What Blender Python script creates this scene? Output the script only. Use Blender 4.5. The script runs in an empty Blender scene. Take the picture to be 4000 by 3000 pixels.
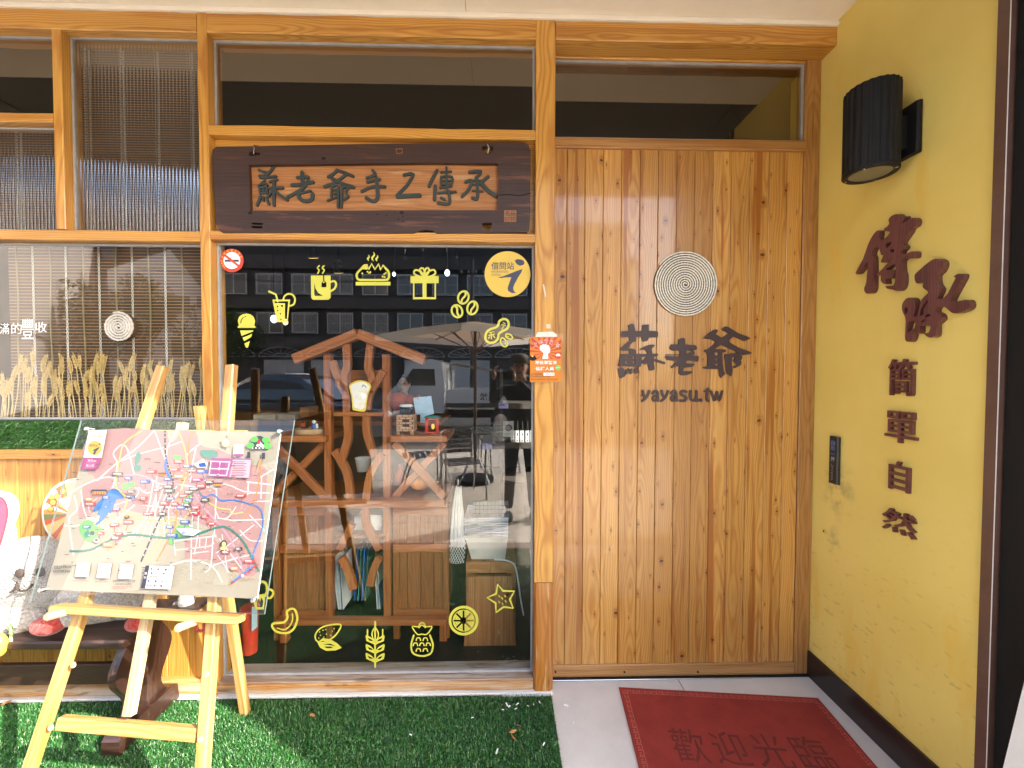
import bpy, bmesh, math, random
import numpy as np
from mathutils import Vector, Matrix, noise as mnoise
from mathutils.geometry import tessellate_polygon
R = random.Random(7)
SC = bpy.context.scene
C = SC.collection
rad = math.radians

# ------------------------------------------------------------------ camera
F = 1600.0                                   # focal length in pixels of a 4000 px wide frame
CAM = Vector((0.0, -1.882, 1.5))             # y = 0 is the front face of the shop's timber posts
cd = bpy.data.cameras.new('camera'); cam = bpy.data.objects.new('camera', cd); C.objects.link(cam)
cd.sensor_width = 36; cd.lens = 36 * F / 4000; cd.clip_start = 0.02; cd.clip_end = 500
_yaw, _pit, _rol = math.atan(36 / F), math.atan(40 / F), rad(0.15)
CR = (Matrix.Rotation(-_yaw, 3, 'Z') @ Matrix.Rotation(math.pi / 2 - _pit, 3, 'X') @ Matrix.Rotation(_rol, 3, 'Z'))
cam.matrix_world = Matrix.Translation(CAM) @ CR.to_4x4()
SC.camera = cam

# ------------------------------------------------------------------ light
SUN_TO = Vector((0.857, -0.515, 0.66)).normalized()       # towards the sun
w = bpy.data.worlds.new('World'); SC.world = w; w.use_nodes = True
wn = w.node_tree.nodes; wl = w.node_tree.links
sky = wn.new('ShaderNodeTexSky'); sky.sky_type = 'NISHITA'; sky.sun_disc = False
sky.sun_elevation = math.asin(SUN_TO.z); sky.sun_rotation = math.atan2(SUN_TO.x, SUN_TO.y)
sky.air_density = 1.0; sky.dust_density = 3.0; sky.ozone_density = 1.0
wl.new(sky.outputs[0], wn['Background'].inputs[0]); wn['Background'].inputs[1].default_value = 0.15
sl = bpy.data.lights.new('sun', 'SUN'); sl.energy = 2.6; sl.angle = rad(0.5); sl.color = (1.0, 0.94, 0.85)
so = bpy.data.objects.new('sun', sl); C.objects.link(so); so.rotation_euler = (-SUN_TO).to_track_quat('-Z', 'Y').to_euler()
so.location = (4, -4, 6)
SC.view_settings.view_transform = 'Standard'; SC.view_settings.look = 'None'
SC.view_settings.gamma = 1.0; SC.view_settings.exposure = 2.8; SC.view_settings.use_curve_mapping = False
try:
    SC.cycles.max_bounces = 10; SC.cycles.transparent_max_bounces = 24; SC.cycles.glossy_bounces = 4
    SC.cycles.diffuse_bounces = 5; SC.cycles.caustics_reflective = False; SC.cycles.caustics_refractive = False
    SC.cycles.sample_clamp_indirect = 6.0
    SC.cycles.use_denoising = True
except Exception:
    pass

# ------------------------------------------------------------------ from a point of the photograph to a place in the scene
def ray(u, v):
    return CR @ Vector(((u - 2000) / F, -(v - 1500) / F, -1.0))
def P(u, v, y=0.0):
    d = ray(u, v); return CAM + d * ((y - CAM.y) / d.y)
def PX(u, v, x):
    d = ray(u, v); return CAM + d * ((x - CAM.x) / d.x)
def PZ(u, v, z=0.0):
    d = ray(u, v); return CAM + d * ((z - CAM.z) / d.z)
def PN(u, v, q, n):
    d = ray(u, v); return CAM + d * ((q - CAM).dot(n) / d.dot(n))
def zf(v, y=0.0): return P(1965, v, y).z
def xf(u, y=0.0, v=1460): return P(u, v, y).x

# ------------------------------------------------------------------ objects
WM = {}
I4 = Matrix.Identity(4)
def tagp(o, label=None, cat=None, group=None, kind=None):
    if label: o['label'] = label
    if cat: o['category'] = cat
    if group: o['group'] = group
    if kind: o['kind'] = kind
    return o
def place(o, M, parent=None):
    C.objects.link(o)
    if parent is not None:
        o.parent = parent; o.matrix_parent_inverse = WM[parent].inverted()
    o.matrix_basis = M; WM[o] = M.copy()
    return o
def thing(name, label, cat, loc=(0, 0, 0), group=None):
    o = bpy.data.objects.new(name, None); o.empty_display_size = 0.05
    place(o, Matrix.Translation(Vector(loc))); return tagp(o, label, cat, group)
def mesh(name, verts, faces, mat, parent=None, M=None, smooth=False, idx=None):
    me = bpy.data.meshes.new(name)
    me.from_pydata([tuple(v) for v in verts], [], faces)
    for m in (mat if isinstance(mat, (list, tuple)) else [mat]): me.materials.append(m)
    if idx is not None: me.polygons.foreach_set('material_index', idx)
    if smooth: me.polygons.foreach_set('use_smooth', [True] * len(me.polygons))
    me.update()
    o = bpy.data.objects.new(name, me)
    return place(o, M if M is not None else I4, parent)
def frame(o, x, z):
    x = Vector(x).normalized(); z = Vector(z); z = (z - x * z.dot(x)).normalized(); y = z.cross(x)
    m = Matrix((x, y, z)).transposed().to_4x4(); m.translation = Vector(o); return m
def plane_m(o, right, up):
    r = Vector(right).normalized(); u = Vector(up); u = (u - r * u.dot(r)).normalized(); n = r.cross(u)
    m = Matrix((r, u, n)).transposed().to_4x4(); m.translation = Vector(o); return m
_seed = [0]
def timber(name, p0, p1, w, t, mat, parent=None, up=(0, 0, 1), ch=0.003, wob=0.0, n=None, wob_sides=(1, 1, 1, 1)):
    """A bar from p0 to p1, w wide along «up», t thick; its grain runs along its own x axis. wob = hand-hewn unevenness."""
    p0, p1 = Vector(p0), Vector(p1); L = (p1 - p0).length
    M = frame(p0, p1 - p0, up)
    ch = min(ch, w * .3, t * .3)
    a, b = t / 2, w / 2
    sec = [(-a, -b + ch), (-a, b - ch), (-a + ch, b), (a - ch, b), (a, b - ch), (a, -b + ch), (a - ch, -b), (-a + ch, -b)]
    if n is None: n = max(2, int(L / 0.07)) if wob else 2
    _seed[0] += 1; sd = _seed[0] * 7.31
    vs, fs = [], []
    for i in range(n):
        x = L * i / (n - 1)
        for k, (y, z) in enumerate(sec):
            dy = dz = 0
            if wob:
                q = mnoise.noise(Vector((x * 5.0, sd + (y > 0) * 3.1, sd + (z > 0) * 5.7))) + .5 * mnoise.noise(Vector((x * 19., sd, (z > 0) * 5.7 + (y > 0) * 9)))
                dz = q * wob * (1 if z > 0 else -1); dy = .6 * mnoise.noise(Vector((x * 6, sd + 9, (z > 0) * 3. + (y > 0) * 4))) * wob
            vs.append((x, y + dy, z + dz))
    for i in range(n - 1):
        for k in range(8):
            k2 = (k + 1) % 8
            fs.append((i * 8 + k, (i + 1) * 8 + k, (i + 1) * 8 + k2, i * 8 + k2))
    fs.append(tuple(range(8))); fs.append(tuple(reversed(range((n - 1) * 8, n * 8))))
    fs = [tuple(reversed(f)) for f in fs]
    return mesh(name, vs, fs, mat, parent, M)
def rail(name, x0, x1, z0, z1, y0, y1, mat, parent, wob=0.0015, ch=.003):     # horizontal
    return timber(name, (x0, (y0 + y1) / 2, (z0 + z1) / 2), (x1, (y0 + y1) / 2, (z0 + z1) / 2), z1 - z0, y1 - y0, mat, parent, (0, 0, 1), ch, wob)
def post(name, x0, x1, z0, z1, y0, y1, mat, parent, wob=0.0015, ch=.003):     # vertical
    return timber(name, ((x0 + x1) / 2, (y0 + y1) / 2, z0), ((x0 + x1) / 2, (y0 + y1) / 2, z1), x1 - x0, y1 - y0, mat, parent, (1, 0, 0), ch, wob)
def box_vf(x0, x1, y0, y1, z0, z1):
    v = [(x0, y0, z0), (x1, y0, z0), (x1, y1, z0), (x0, y1, z0), (x0, y0, z1), (x1, y0, z1), (x1, y1, z1), (x0, y1, z1)]
    return v, [(0, 3, 2, 1), (4, 5, 6, 7), (0, 1, 5, 4), (1, 2, 6, 5), (2, 3, 7, 6), (3, 0, 4, 7)]
class MB:
    """Collects shapes into one mesh."""
    def __init__(s): s.v = []; s.f = []; s.i = []
    def add(s, v, f, m=0, M=None):
        o = len(s.v); s.v += [tuple(M @ Vector(q)) if M is not None else tuple(q) for q in v]
        s.f += [tuple(o + k for k in q) for q in f]; s.i += [m] * len(f); return s
    def box(s, x0, x1, y0, y1, z0, z1, m=0, M=None): return s.add(*box_vf(min(x0, x1), max(x0, x1), min(y0, y1), max(y0, y1), min(z0, z1), max(z0, z1)), m, M)
    def tube(s, pts, r, n=8, m=0, closed=False, M=None, caps=True):
        pts = [Vector(p) for p in pts]; k = len(pts); rs = r if isinstance(r, (list, tuple)) else [r] * k
        vs, fs = [], []; up = None
        for i, p in enumerate(pts):
            a = pts[i - 1] if (i > 0 or closed) else p; b = pts[(i + 1) % k] if (i < k - 1 or closed) else p
            t = (b - a); t = t.normalized() if t.length > 1e-9 else Vector((0, 0, 1))
            if up is None: up = Vector((0, 0, 1)) if abs(t.z) < .9 else Vector((1, 0, 0))
            s_ = t.cross(up); s_ = s_.normalized() if s_.length > 1e-6 else t.orthogonal().normalized(); u_ = s_.cross(t); up = u_
            for j in range(n):
                an = 2 * math.pi * j / n; vs.append(p + (s_ * math.cos(an) + u_ * math.sin(an)) * rs[i])
        for i in range(k if closed else k - 1):
            for j in range(n):
                a, b = i * n, ((i + 1) % k) * n; j2 = (j + 1) % n
                fs.append((a + j, a + j2, b + j2, b + j))
        if caps and not closed: fs.append(tuple(reversed(range(n)))); fs.append(tuple(range((k - 1) * n, k * n)))
        return s.add(vs, fs, m, M)
    def lathe(s, prof, c=(0, 0, 0), n=20, m=0, M=None, sx=1, sy=1, caps=True):
        vs, fs = [], []; c = Vector(c)
        for (r, z) in prof:
            for j in range(n):
                a = 2 * math.pi * j / n; vs.append((c.x + r * sx * math.cos(a), c.y + r * sy * math.sin(a), c.z + z))
        for i in range(len(prof) - 1):
            for j in range(n):
                j2 = (j + 1) % n; fs.append((i * n + j, i * n + j2, (i + 1) * n + j2, (i + 1) * n + j))
        if caps: fs.append(tuple(reversed(range(n)))); fs.append(tuple(range((len(prof) - 1) * n, len(prof) * n)))
        return s.add(vs, fs, m, M)
    def ball(s, c, r, nu=12, nv=8, m=0, M=None, bump=0, freq=30):
        c = Vector(c); r = Vector(r) if hasattr(r, '__len__') else Vector((r, r, r)); vs, fs = [], []
        for i in range(nv + 1):
            th = math.pi * i / nv
            for j in range(nu):
                ph = 2 * math.pi * j / nu
                d = Vector((math.sin(th) * math.cos(ph), math.sin(th) * math.sin(ph), math.cos(th)))
                k = 1 + bump * mnoise.noise(Vector((d.x * r.x, d.y * r.y, d.z * r.z)) * freq + c * 9) if bump else 1
                vs.append((c.x + d.x * r.x * k, c.y + d.y * r.y * k, c.z + d.z * r.z * k))
        for i in range(nv):
            for j in range(nu):
                j2 = (j + 1) % nu; fs.append((i * nu + j, (i + 1) * nu + j, (i + 1) * nu + j2, i * nu + j2))
        return s.add(vs, fs, m, M)
    def build(s, name, mat, parent=None, M=None, smooth=False):
        return mesh(name, s.v, s.f, mat, parent, M, smooth, s.i if isinstance(mat, (list, tuple)) else None)
def box(name, x0, x1, y0, y1, z0, z1, mat, parent=None): return MB().box(x0, x1, y0, y1, z0, z1).build(name, mat, parent)
def regrain(o, x=(0, 0, 1), z=(1, 0, 0)):
    """Turns a mesh's own axes so that its wood grain runs along x."""
    c = sum((v.co for v in o.data.vertices), Vector()) / len(o.data.vertices); A = frame(c, x, z)
    o.data.transform(A.inverted()); o.matrix_basis = A; WM[o] = A.copy(); return o
def copy_tree(o, M, parent=None):
    c = o.copy(); C.objects.link(c)
    if parent is None: c.matrix_basis = M
    else: c.parent = parent
    WM[c] = M if parent is None else WM[o]
    for ch in o.children: copy_tree(ch, None, c)
    return c

# ------------------------------------------------------------------ flat shapes and lettering
def smooth_pts(pts, k=4, closed=False):
    n = len(pts); out = []
    if n < 3: return [tuple(p) for p in pts]
    for i in range(n if closed else n - 1):
        p0 = pts[(i - 1) % n] if (closed or i > 0) else pts[i]; p1 = pts[i]; p2 = pts[(i + 1) % n]
        p3 = pts[(i + 2) % n] if (closed or i + 2 < n) else p2
        for j in range(k):
            t = j / k
            out.append(tuple(.5 * (2 * p1[d] + (p2[d] - p0[d]) * t + (2 * p0[d] - 5 * p1[d] + 4 * p2[d] - p3[d]) * t * t + (3 * p1[d] - p0[d] - 3 * p2[d] + p3[d]) * t ** 3) for d in range(len(p1))))
    if not closed: out.append(tuple(pts[-1]))
    return out
class Flat:
    """Flat shapes in a 2D drawing that «at» maps onto a surface; each new shape lies a hair above the last; thick > 0 gives them sides."""
    def __init__(s, at, n, thick=0.0, step=0.00012, lift=0.0):
        s.at = at; s.n = Vector(n).normalized(); s.t = thick; s.step = step; s.h = lift; s.mb = MB()
    def _put(s, loops, tris, m):
        s.h += s.step; out = []
        for lp in loops: out += [s.at(*p[:2]) for p in lp]
        top = [p + s.n * (s.h + s.t) for p in out]; fs = []
        for t in tris:
            a, b, c = (top[k] for k in t)
            fs.append(tuple(t) if (b - a).cross(c - a).dot(s.n) > 0 else (t[0], t[2], t[1]))
        if s.t > 0:
            k = len(out); bot = [p - s.n * .0005 for p in out]; o = 0
            for li, lp in enumerate(loops):
                L = len(lp); ar = sum((out[o + i] - out[o]).cross(out[o + (i + 1) % L] - out[o]).dot(s.n) for i in range(L))
                ccw = ar > 0
                if li > 0: ccw = not ccw
                for i in range(L):
                    a, b = o + i, o + (i + 1) % L
                    fs.append((k + a, k + b, b, a) if ccw == (li == 0) or li > 0 and ccw else (a, b, k + b, k + a))
                o += L
            s.mb.add(top + bot, fs, m)
        else: s.mb.add(top, fs, m)
        return s
    def poly(s, pts, holes=(), m=0, sm=0):
        loops = [smooth_pts(l, sm, True) if sm else [tuple(p) for p in l] for l in [pts] + list(holes)]
        tr = tessellate_polygon([[Vector((p[0], p[1], 0)) for p in l] for l in loops])
        return s._put(loops, tr, m)
    def stroke(s, pts, w, m=0, closed=False, sm=4, cap=True):
        p = [q if len(q) == 3 else (q[0], q[1], w) for q in pts]
        p = smooth_pts(p, sm, closed) if sm else p
        n = len(p); L, Rr = [], []
        for i in range(n):
            a = p[i - 1] if (i or closed) else p[0]; b = p[(i + 1) % n] if (i < n - 1 or closed) else p[-1]
            d = Vector((b[0] - a[0], b[1] - a[1])); d = d.normalized() if d.length > 1e-9 else Vector((1, 0))
            q = Vector((-d.y, d.x)) * (p[i][2] / 2)
            L.append((p[i][0] + q.x, p[i][1] + q.y)); Rr.append((p[i][0] - q.x, p[i][1] - q.y))
        if closed:
            tris = []
            for i in range(n):
                j = (i + 1) % n; tris += [(i, j, n + i), (j, n + j, n + i)]
            return s._put([L, Rr], tris, m)
        def arc(c, r, a0, k=5): return [(c[0] + r * math.cos(a0 - math.pi * t / (k + 1)), c[1] + r * math.sin(a0 - math.pi * t / (k + 1))) for t in range(1, k + 1)]
        lp = list(L)
        if cap:
            e = p[-1]; lp += arc(e, e[2] / 2, math.atan2(L[-1][1] - e[1], L[-1][0] - e[0]))
        nE = len(lp); lp += list(reversed(Rr))
        if cap:
            e = p[0]; lp += arc(e, e[2] / 2, math.atan2(Rr[0][1] - e[1], Rr[0][0] - e[0]))
        tris = []
        rr = lambda i: nE + (n - 1 - i)
        for i in range(n - 1): tris += [(i, i + 1, rr(i)), (i + 1, rr(i + 1), rr(i))]
        if cap:
            for j in range(n - 1, nE): tris.append((j, j + 1, rr(n - 1))) if j + 1 != rr(n - 1) else None
            last = [rr(0)] + list(range(nE + n, len(lp))) + [0]
            for j in range(1, len(last) - 1): tris.append((last[0], last[j], last[j + 1]))
        return s._put([lp], tris, m)
    def disc(s, c, r, m=0, n=28, ry=None):
        ry = ry or r
        return s.poly([(c[0] + r * math.cos(2 * math.pi * i / n), c[1] + ry * math.sin(2 * math.pi * i / n)) for i in range(n)], m=m)
    def ring(s, c, r, w, m=0, n=32, ry=None):
        ry = ry or r
        return s.stroke([(c[0] + r * math.cos(2 * math.pi * i / n), c[1] + ry * math.sin(2 * math.pi * i / n)) for i in range(n)], w, m, True, 0)
    def rect(s, x0, y0, x1, y1, m=0): return s.poly([(x0, y0), (x1, y0), (x1, y1), (x0, y1)], m=m)
    def text(s, txt, x, y, w, h, m=0, bold=0.0, rot=0.0, keep=False):
        """Lettering fitted to the box (x, y, w, h) of the drawing, y downwards."""
        vs, fs = glyphs(txt, bold)
        x0 = min(v[0] for v in vs); x1 = max(v[0] for v in vs); y0 = min(v[1] for v in vs); y1 = max(v[1] for v in vs)
        sx, sy = w / max(x1 - x0, 1e-6), h / max(y1 - y0, 1e-6)
        if keep: sx = sy = min(sx, sy)
        s.h += s.step; cx, cy = x + w / 2, y + h / 2; ca, sa = math.cos(rot), math.sin(rot); out = []
        for v in vs:
            a = (v[0] - (x0 + x1) / 2) * sx; b = -(v[1] - (y0 + y1) / 2) * sy
            out.append(s.at(cx + a * ca - b * sa, cy + a * sa + b * ca) + s.n * s.h)
        ff = []
        for t in fs:
            a, b, c = out[t[0]], out[t[1]], out[t[2]]
            ff.append(t if (b - a).cross(c - a).dot(s.n) > 0 else tuple(reversed(t)))
        s.mb.add(out, ff, m); return s
    def build(s, name, mat, parent=None): return s.mb.build(name, mat, parent)
_gl = {}
def glyphs(txt, bold=0.0, depth=0.0):
    k = (txt, bold, depth)
    if k not in _gl:
        c = bpy.data.curves.new('t', 'FONT'); c.body = txt; c.size = 1; c.extrude = depth; c.offset = bold; c.resolution_u = 2
        o = bpy.data.objects.new('t', c); C.objects.link(o)
        me = bpy.data.meshes.new_from_object(o.evaluated_get(bpy.context.evaluated_depsgraph_get()))
        _gl[k] = ([tuple(v.co) for v in me.vertices], [tuple(p.vertices) for p in me.polygons])
        bpy.data.objects.remove(o); bpy.data.curves.remove(c); bpy.data.meshes.remove(me)
    return _gl[k]
def letter(name, txt, quad, n, depth, mat, parent=None, bold=0.02, shear=0.0):
    """A raised character filling the quad (top-left, top-right, bottom-right, bottom-left in the scene)."""
    vs, fs = glyphs(txt, bold, 1.0)
    x0 = min(v[0] for v in vs); x1 = max(v[0] for v in vs); y0 = min(v[1] for v in vs); y1 = max(v[1] for v in vs)
    tl, tr, br, bl = [Vector(q) for q in quad]; n = Vector(n).normalized(); out = []
    for v in vs:
        a = (v[0] - x0) / (x1 - x0); b = (v[1] - y0) / (y1 - y0)
        out.append(bl.lerp(br, a).lerp(tl.lerp(tr, a), b) + n * depth * (v[2] + 1) / 2)
    return mesh(name, out, fs, mat, parent)
# ------------------------------------------------------------------ materials
def srgb(r, g, b):
    f = lambda c: (c / 255 / 12.92) if c <= 10 else ((c / 255 + .055) / 1.055) ** 2.4
    return (f(r), f(g), f(b), 1)
class NT:
    def __init__(s, name):
        s.m = bpy.data.materials.new(name); s.m.use_nodes = True; s.t = s.m.node_tree; s.t.nodes.clear()
        s.out = s.t.nodes.new('ShaderNodeOutputMaterial')
    def n(s, typ, **kw):
        q = s.t.nodes.new('ShaderNode' + typ); ins = kw.pop('ins', {})
        for k, v in kw.items(): setattr(q, k, v)
        for k, v in ins.items(): s.put(q.inputs[k], v)
        return q
    def put(s, sock, v):
        if hasattr(v, 'links') and hasattr(v, 'node'): s.t.links.new(v, sock)
        else:
            try: sock.default_value = v
            except Exception: sock.default_value = tuple(v)[:3]
    def ma(s, op, a, b=0.0, c=0.0, clamp=False):
        q = s.n('Math', operation=op, use_clamp=clamp)
        for i, v in enumerate((a, b, c)): s.put(q.inputs[i], v)
        return q.outputs[0]
    def vm(s, op, a, b=(0, 0, 0)):
        q = s.n('VectorMath', operation=op); s.put(q.inputs[0], a); s.put(q.inputs[1], b); return q.outputs[0]
    def mix(s, f, a, b, mode='MIX'):
        q = s.n('MixRGB', blend_type=mode); s.put(q.inputs[0], f); s.put(q.inputs[1], a); s.put(q.inputs[2], b); return q.outputs[0]
    def noise(s, vec, scale=1.0, detail=3.0, rough=.55, dim='3D', dist=0.0):
        q = s.n('TexNoise', noise_dimensions=dim); s.put(q.inputs['Vector'], vec); s.put(q.inputs['Scale'], scale)
        s.put(q.inputs['Detail'], detail); s.put(q.inputs['Roughness'], rough); s.put(q.inputs['Distortion'], dist); return q
    def ss(s, x, a, b):
        if a > b: return s.ma('SUBTRACT', 1.0, s.ss(x, b, a))
        q = s.n('MapRange', interpolation_type='SMOOTHSTEP'); s.put(q.inputs[0], x); q.inputs[1].default_value = a; q.inputs[2].default_value = b; return q.outputs[0]
    def bump(s, h, strength=.3, dist=.002):
        q = s.n('Bump'); s.put(q.inputs['Height'], h); q.inputs['Strength'].default_value = strength; q.inputs['Distance'].default_value = dist; return q.outputs[0]
    def bsdf(s, **kw):
        q = s.n('BsdfPrincipled')
        for k, v in kw.items(): s.put(q.inputs[k.replace('_', ' ')], v)
        s.t.links.new(q.outputs[0], s.out.inputs[0]); return q
def mat(name, col, rough=.6, metal=0.0, var=.12, scale=18, coat=0.0, bump=0.0, bscale=60, spec=None, coord='Object', coat_rough=.1):
    """Plain surface with slight mottling."""
    k = NT(name); co = k.n('TexCoord').outputs[coord]
    n1 = k.noise(co, scale, 4).outputs[0]; n2 = k.noise(co, scale * 6, 3).outputs[0]
    f = k.ma('ADD', k.ma('MULTIPLY', n1, .7), k.ma('MULTIPLY', n2, .3))
    d = tuple(c * (1 - var) for c in col[:3]) + (1,); l = tuple(min(1, c * (1 + var)) for c in col[:3]) + (1,)
    c_ = k.mix(k.ss(f, .3, .7), d, l)
    r_ = k.ma('ADD', rough - .06, k.ma('MULTIPLY', n1, .12))
    b = k.bsdf(Base_Color=c_, Roughness=r_, Metallic=metal, Coat_Weight=coat, Coat_Roughness=coat_rough)
    if spec is not None: b.inputs['Specular IOR Level'].default_value = spec
    if bump: k.put(b.inputs['Normal'], k.bump(k.noise(co, bscale, 4).outputs[0], bump, .004))
    return k.m
def wood(name, light, mid, dark, ring=150, knots=0.0, rough=.45, coat=0.0, fibre=.5, weather=0.0, wcol=(.5, .47, .42, 1), tone=.18, bump=.25, coat_rough=.12, kx=7.0, kz=9.0, wfloor=None, bands=.5):
    k = NT(name); co = k.n('TexCoord').outputs['Object']; rnd = k.n('ObjectInfo').outputs['Random']
    off = k.n('CombineXYZ', ins={0: k.ma('MULTIPLY', rnd, 37.1), 1: k.ma('MULTIPLY', rnd, 11.3), 2: k.ma('MULTIPLY', rnd, 23.7)}).outputs[0]
    v = k.vm('ADD', co, off); s = k.n('SeparateXYZ', ins={0: v}); X, Y, Z = s.outputs[0], s.outputs[1], s.outputs[2]
    so_ = k.n('SeparateXYZ', ins={0: co}); Y0, Z0 = so_.outputs[1], so_.outputs[2]
    slow = k.noise(k.vm('MULTIPLY', v, (1.3, 4, 4)), 1.0, 2).outputs[0]
    med = k.noise(k.vm('MULTIPLY', v, (5, 26, 26)), 1.0, 3).outputs[0]
    r2 = k.ma('FRACT', k.ma('MULTIPLY', rnd, 97.0))
    zc = k.ma('ADD', Z0, k.ma('MULTIPLY', k.ma('SUBTRACT', r2, .5), .12)); yc = k.ma('ADD', Y0, .035)
    rr = k.ma('SQRT', k.ma('ADD', k.ma('MULTIPLY', zc, zc), k.ma('MULTIPLY', yc, yc)))
    rr = k.ma('ADD', rr, k.ma('MULTIPLY', k.ma('SUBTRACT', slow, .5), .085)); rr = k.ma('ADD', rr, k.ma('MULTIPLY', k.ma('SUBTRACT', med, .5), .006))
    kn = None
    if knots > 0:
        kv = k.n('CombineXYZ', ins={0: k.ma('MULTIPLY', X, kx), 1: k.ma('MULTIPLY', Z, kz), 2: 0.0}).outputs[0]
        vo = k.n('TexVoronoi', voronoi_dimensions='2D', feature='F1'); k.put(vo.inputs['Vector'], kv); vo.inputs['Scale'].default_value = 1.0; vo.inputs['Randomness'].default_value = .85
        cs = k.n('SeparateColor', ins={0: vo.outputs['Color']})
        on = k.ma('GREATER_THAN', cs.outputs[0], 1 - knots)
        size = k.ma('ADD', .024, k.ma('MULTIPLY', k.ma('POWER', cs.outputs[1], 3.5), .075))
        dl = k.n('SeparateXYZ', ins={0: k.vm('SUBTRACT', kv, vo.outputs['Position'])}); wob = k.ma('MULTIPLY', k.ma('SUBTRACT', k.noise(v, 120, 2).outputs[0], .5), .07)
        def el(fx, fz): a_ = k.ma('MULTIPLY', dl.outputs[0], fx); b_ = k.ma('MULTIPLY', dl.outputs[1], fz); return k.ma('SQRT', k.ma('ADD', k.ma('MULTIPLY', a_, a_), k.ma('MULTIPLY', b_, b_)))
        dn = k.ma('DIVIDE', k.ma('ADD', el(1.15, k.ma('ADD', .7, k.ma('MULTIPLY', cs.outputs[2], .7))), wob), size)
        dh = k.ma('DIVIDE', k.ma('ADD', el(.3, 1.15), wob), size); inside = k.ma('SUBTRACT', 1.0, k.ss(vo.outputs['Distance'], .16, .36))
        core = k.ma('MULTIPLY', k.ma('SUBTRACT', 1.0, k.ss(dn, .65, 1.15)), on)
        halo = k.ma('MULTIPLY', k.ma('SUBTRACT', 1.0, k.ss(dh, .5, 2.8)), k.ma('MULTIPLY', on, inside))
        rr = k.ma('ADD', rr, k.ma('MULTIPLY', halo, .012)); kn = (core, halo, dn)
    g = k.ma('SINE', k.ma('MULTIPLY', rr, ring * 6.283)); g = k.ma('ADD', k.ma('MULTIPLY', g, .5), .5); g = k.ma('POWER', g, 1.8)
    fb = k.noise(k.vm('MULTIPLY', v, (5, 330, 330)), 1.0, 2).outputs[0]
    fb2 = k.noise(k.vm('MULTIPLY', v, (2.2, 70, 70)), 1.0, 3).outputs[0]
    c_ = k.mix(k.ma('MULTIPLY', g, .95), light, mid)
    c_ = k.mix(k.ma('MULTIPLY', k.ss(fb2, .48, .78), fibre), c_, dark)
    c_ = k.mix(k.ma('MULTIPLY', k.ss(fb, .45, .75), fibre * .55), c_, dark)
    tn = k.ma('ADD', 1 - tone, k.ma('MULTIPLY', k.ma('FRACT', k.ma('MULTIPLY', rnd, 53.0)), 2 * tone))
    band = k.noise(k.vm('MULTIPLY', v, (.8, 3, 30)), 1.0, 3, .6).outputs[0]
    c_ = k.mix(k.ma('MULTIPLY', k.ss(band, .50, .62), k.ma('MULTIPLY', k.ma('ADD', .4, k.ss(k.ma('FRACT', k.ma('MULTIPLY', rnd, 71.0)), .35, .8)), bands * .72)), c_, tuple(x * q for x, q in zip(mid[:3], (.68, .48, .32))) + (1,))
    blot = k.ma('ADD', .86, k.ma('MULTIPLY', k.noise(k.vm('MULTIPLY', v, (2.0, 9, 9)), 1.0, 3).outputs[0], .28))
    c_ = k.mix(1.0, c_, k.n('CombineXYZ', ins={0: k.ma('MULTIPLY', tn, blot), 1: k.ma('MULTIPLY', k.ma('POWER', tn, 1.25), blot), 2: k.ma('MULTIPLY', k.ma('POWER', tn, 1.6), blot)}).outputs[0], 'MULTIPLY')
    if kn:
        c_ = k.mix(k.ma('MULTIPLY', kn[1], .6), c_, tuple(x * q for x, q in zip(mid[:3], (.66, .46, .28))) + (1,))
        c_ = k.mix(k.ma('MULTIPLY', kn[0], .92), c_, (.016, .007, .004, 1))
        c_ = k.mix(k.ma('MULTIPLY', k.ma('MULTIPLY', kn[0], k.ma('SUBTRACT', 1.0, k.ss(kn[2], .2, .6))), .5), c_, (.13, .05, .018, 1))
    rg = k.ma('ADD', rough, k.ma('MULTIPLY', k.ma('SUBTRACT', fb2, .5), .2))
    if weather > 0:
        wm = k.noise(k.vm('MULTIPLY', v, (2.5, 30, 30)), 1.0, 5, .62).outputs[0]
        wm = k.ss(wm, .62 - .25 * weather, .75 - .2 * weather)
        if wfloor is not None:                                   # wear that gathers along the lower edge of a board
            wm = k.ma('MULTIPLY', wm, k.ss(k.ma('ADD', Z0, k.ma('MULTIPLY', med, .03)), wfloor[0], wfloor[1]))
        c_ = k.mix(k.ma('MULTIPLY', wm, .85), c_, wcol)
        st = k.noise(k.vm('MULTIPLY', v, (7, 40, 40)), 1.0, 4).outputs[0]
        c_ = k.mix(k.ma('MULTIPLY', k.ss(st, .58, .72), .7 * weather), c_, (.07, .03, .012, 1))
    hb = k.ma('ADD', k.ma('MULTIPLY', g, .4), k.ma('MULTIPLY', fb, .6))
    b = k.bsdf(Base_Color=c_, Roughness=rg, Coat_Weight=coat, Coat_Roughness=coat_rough)
    k.put(b.inputs['Normal'], k.bump(hb, bump, .0012))
    return k.m
def glass(name, tint=(.93, .95, .94, 1), ior=2.0, rough=0.0, gtint=(1, 1, 1, 1)):
    k = NT(name); bk = k.n('NewGeometry').outputs['Backfacing']
    fr = k.n('Fresnel'); fr.inputs['IOR'].default_value = ior
    f = k.ma('MULTIPLY', fr.outputs[0], k.ma('SUBTRACT', 1.0, bk))
    a = k.n('BsdfTransparent'); a.inputs[0].default_value = tint
    g = k.n('BsdfGlossy'); g.inputs['Roughness'].default_value = rough; g.inputs[0].default_value = gtint
    mx = k.n('MixShader'); k.put(mx.inputs[0], f); k.put(mx.inputs[1], a.outputs[0]); k.put(mx.inputs[2], g.outputs[0])
    k.t.links.new(mx.outputs[0], k.out.inputs[0]); return k.m
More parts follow.
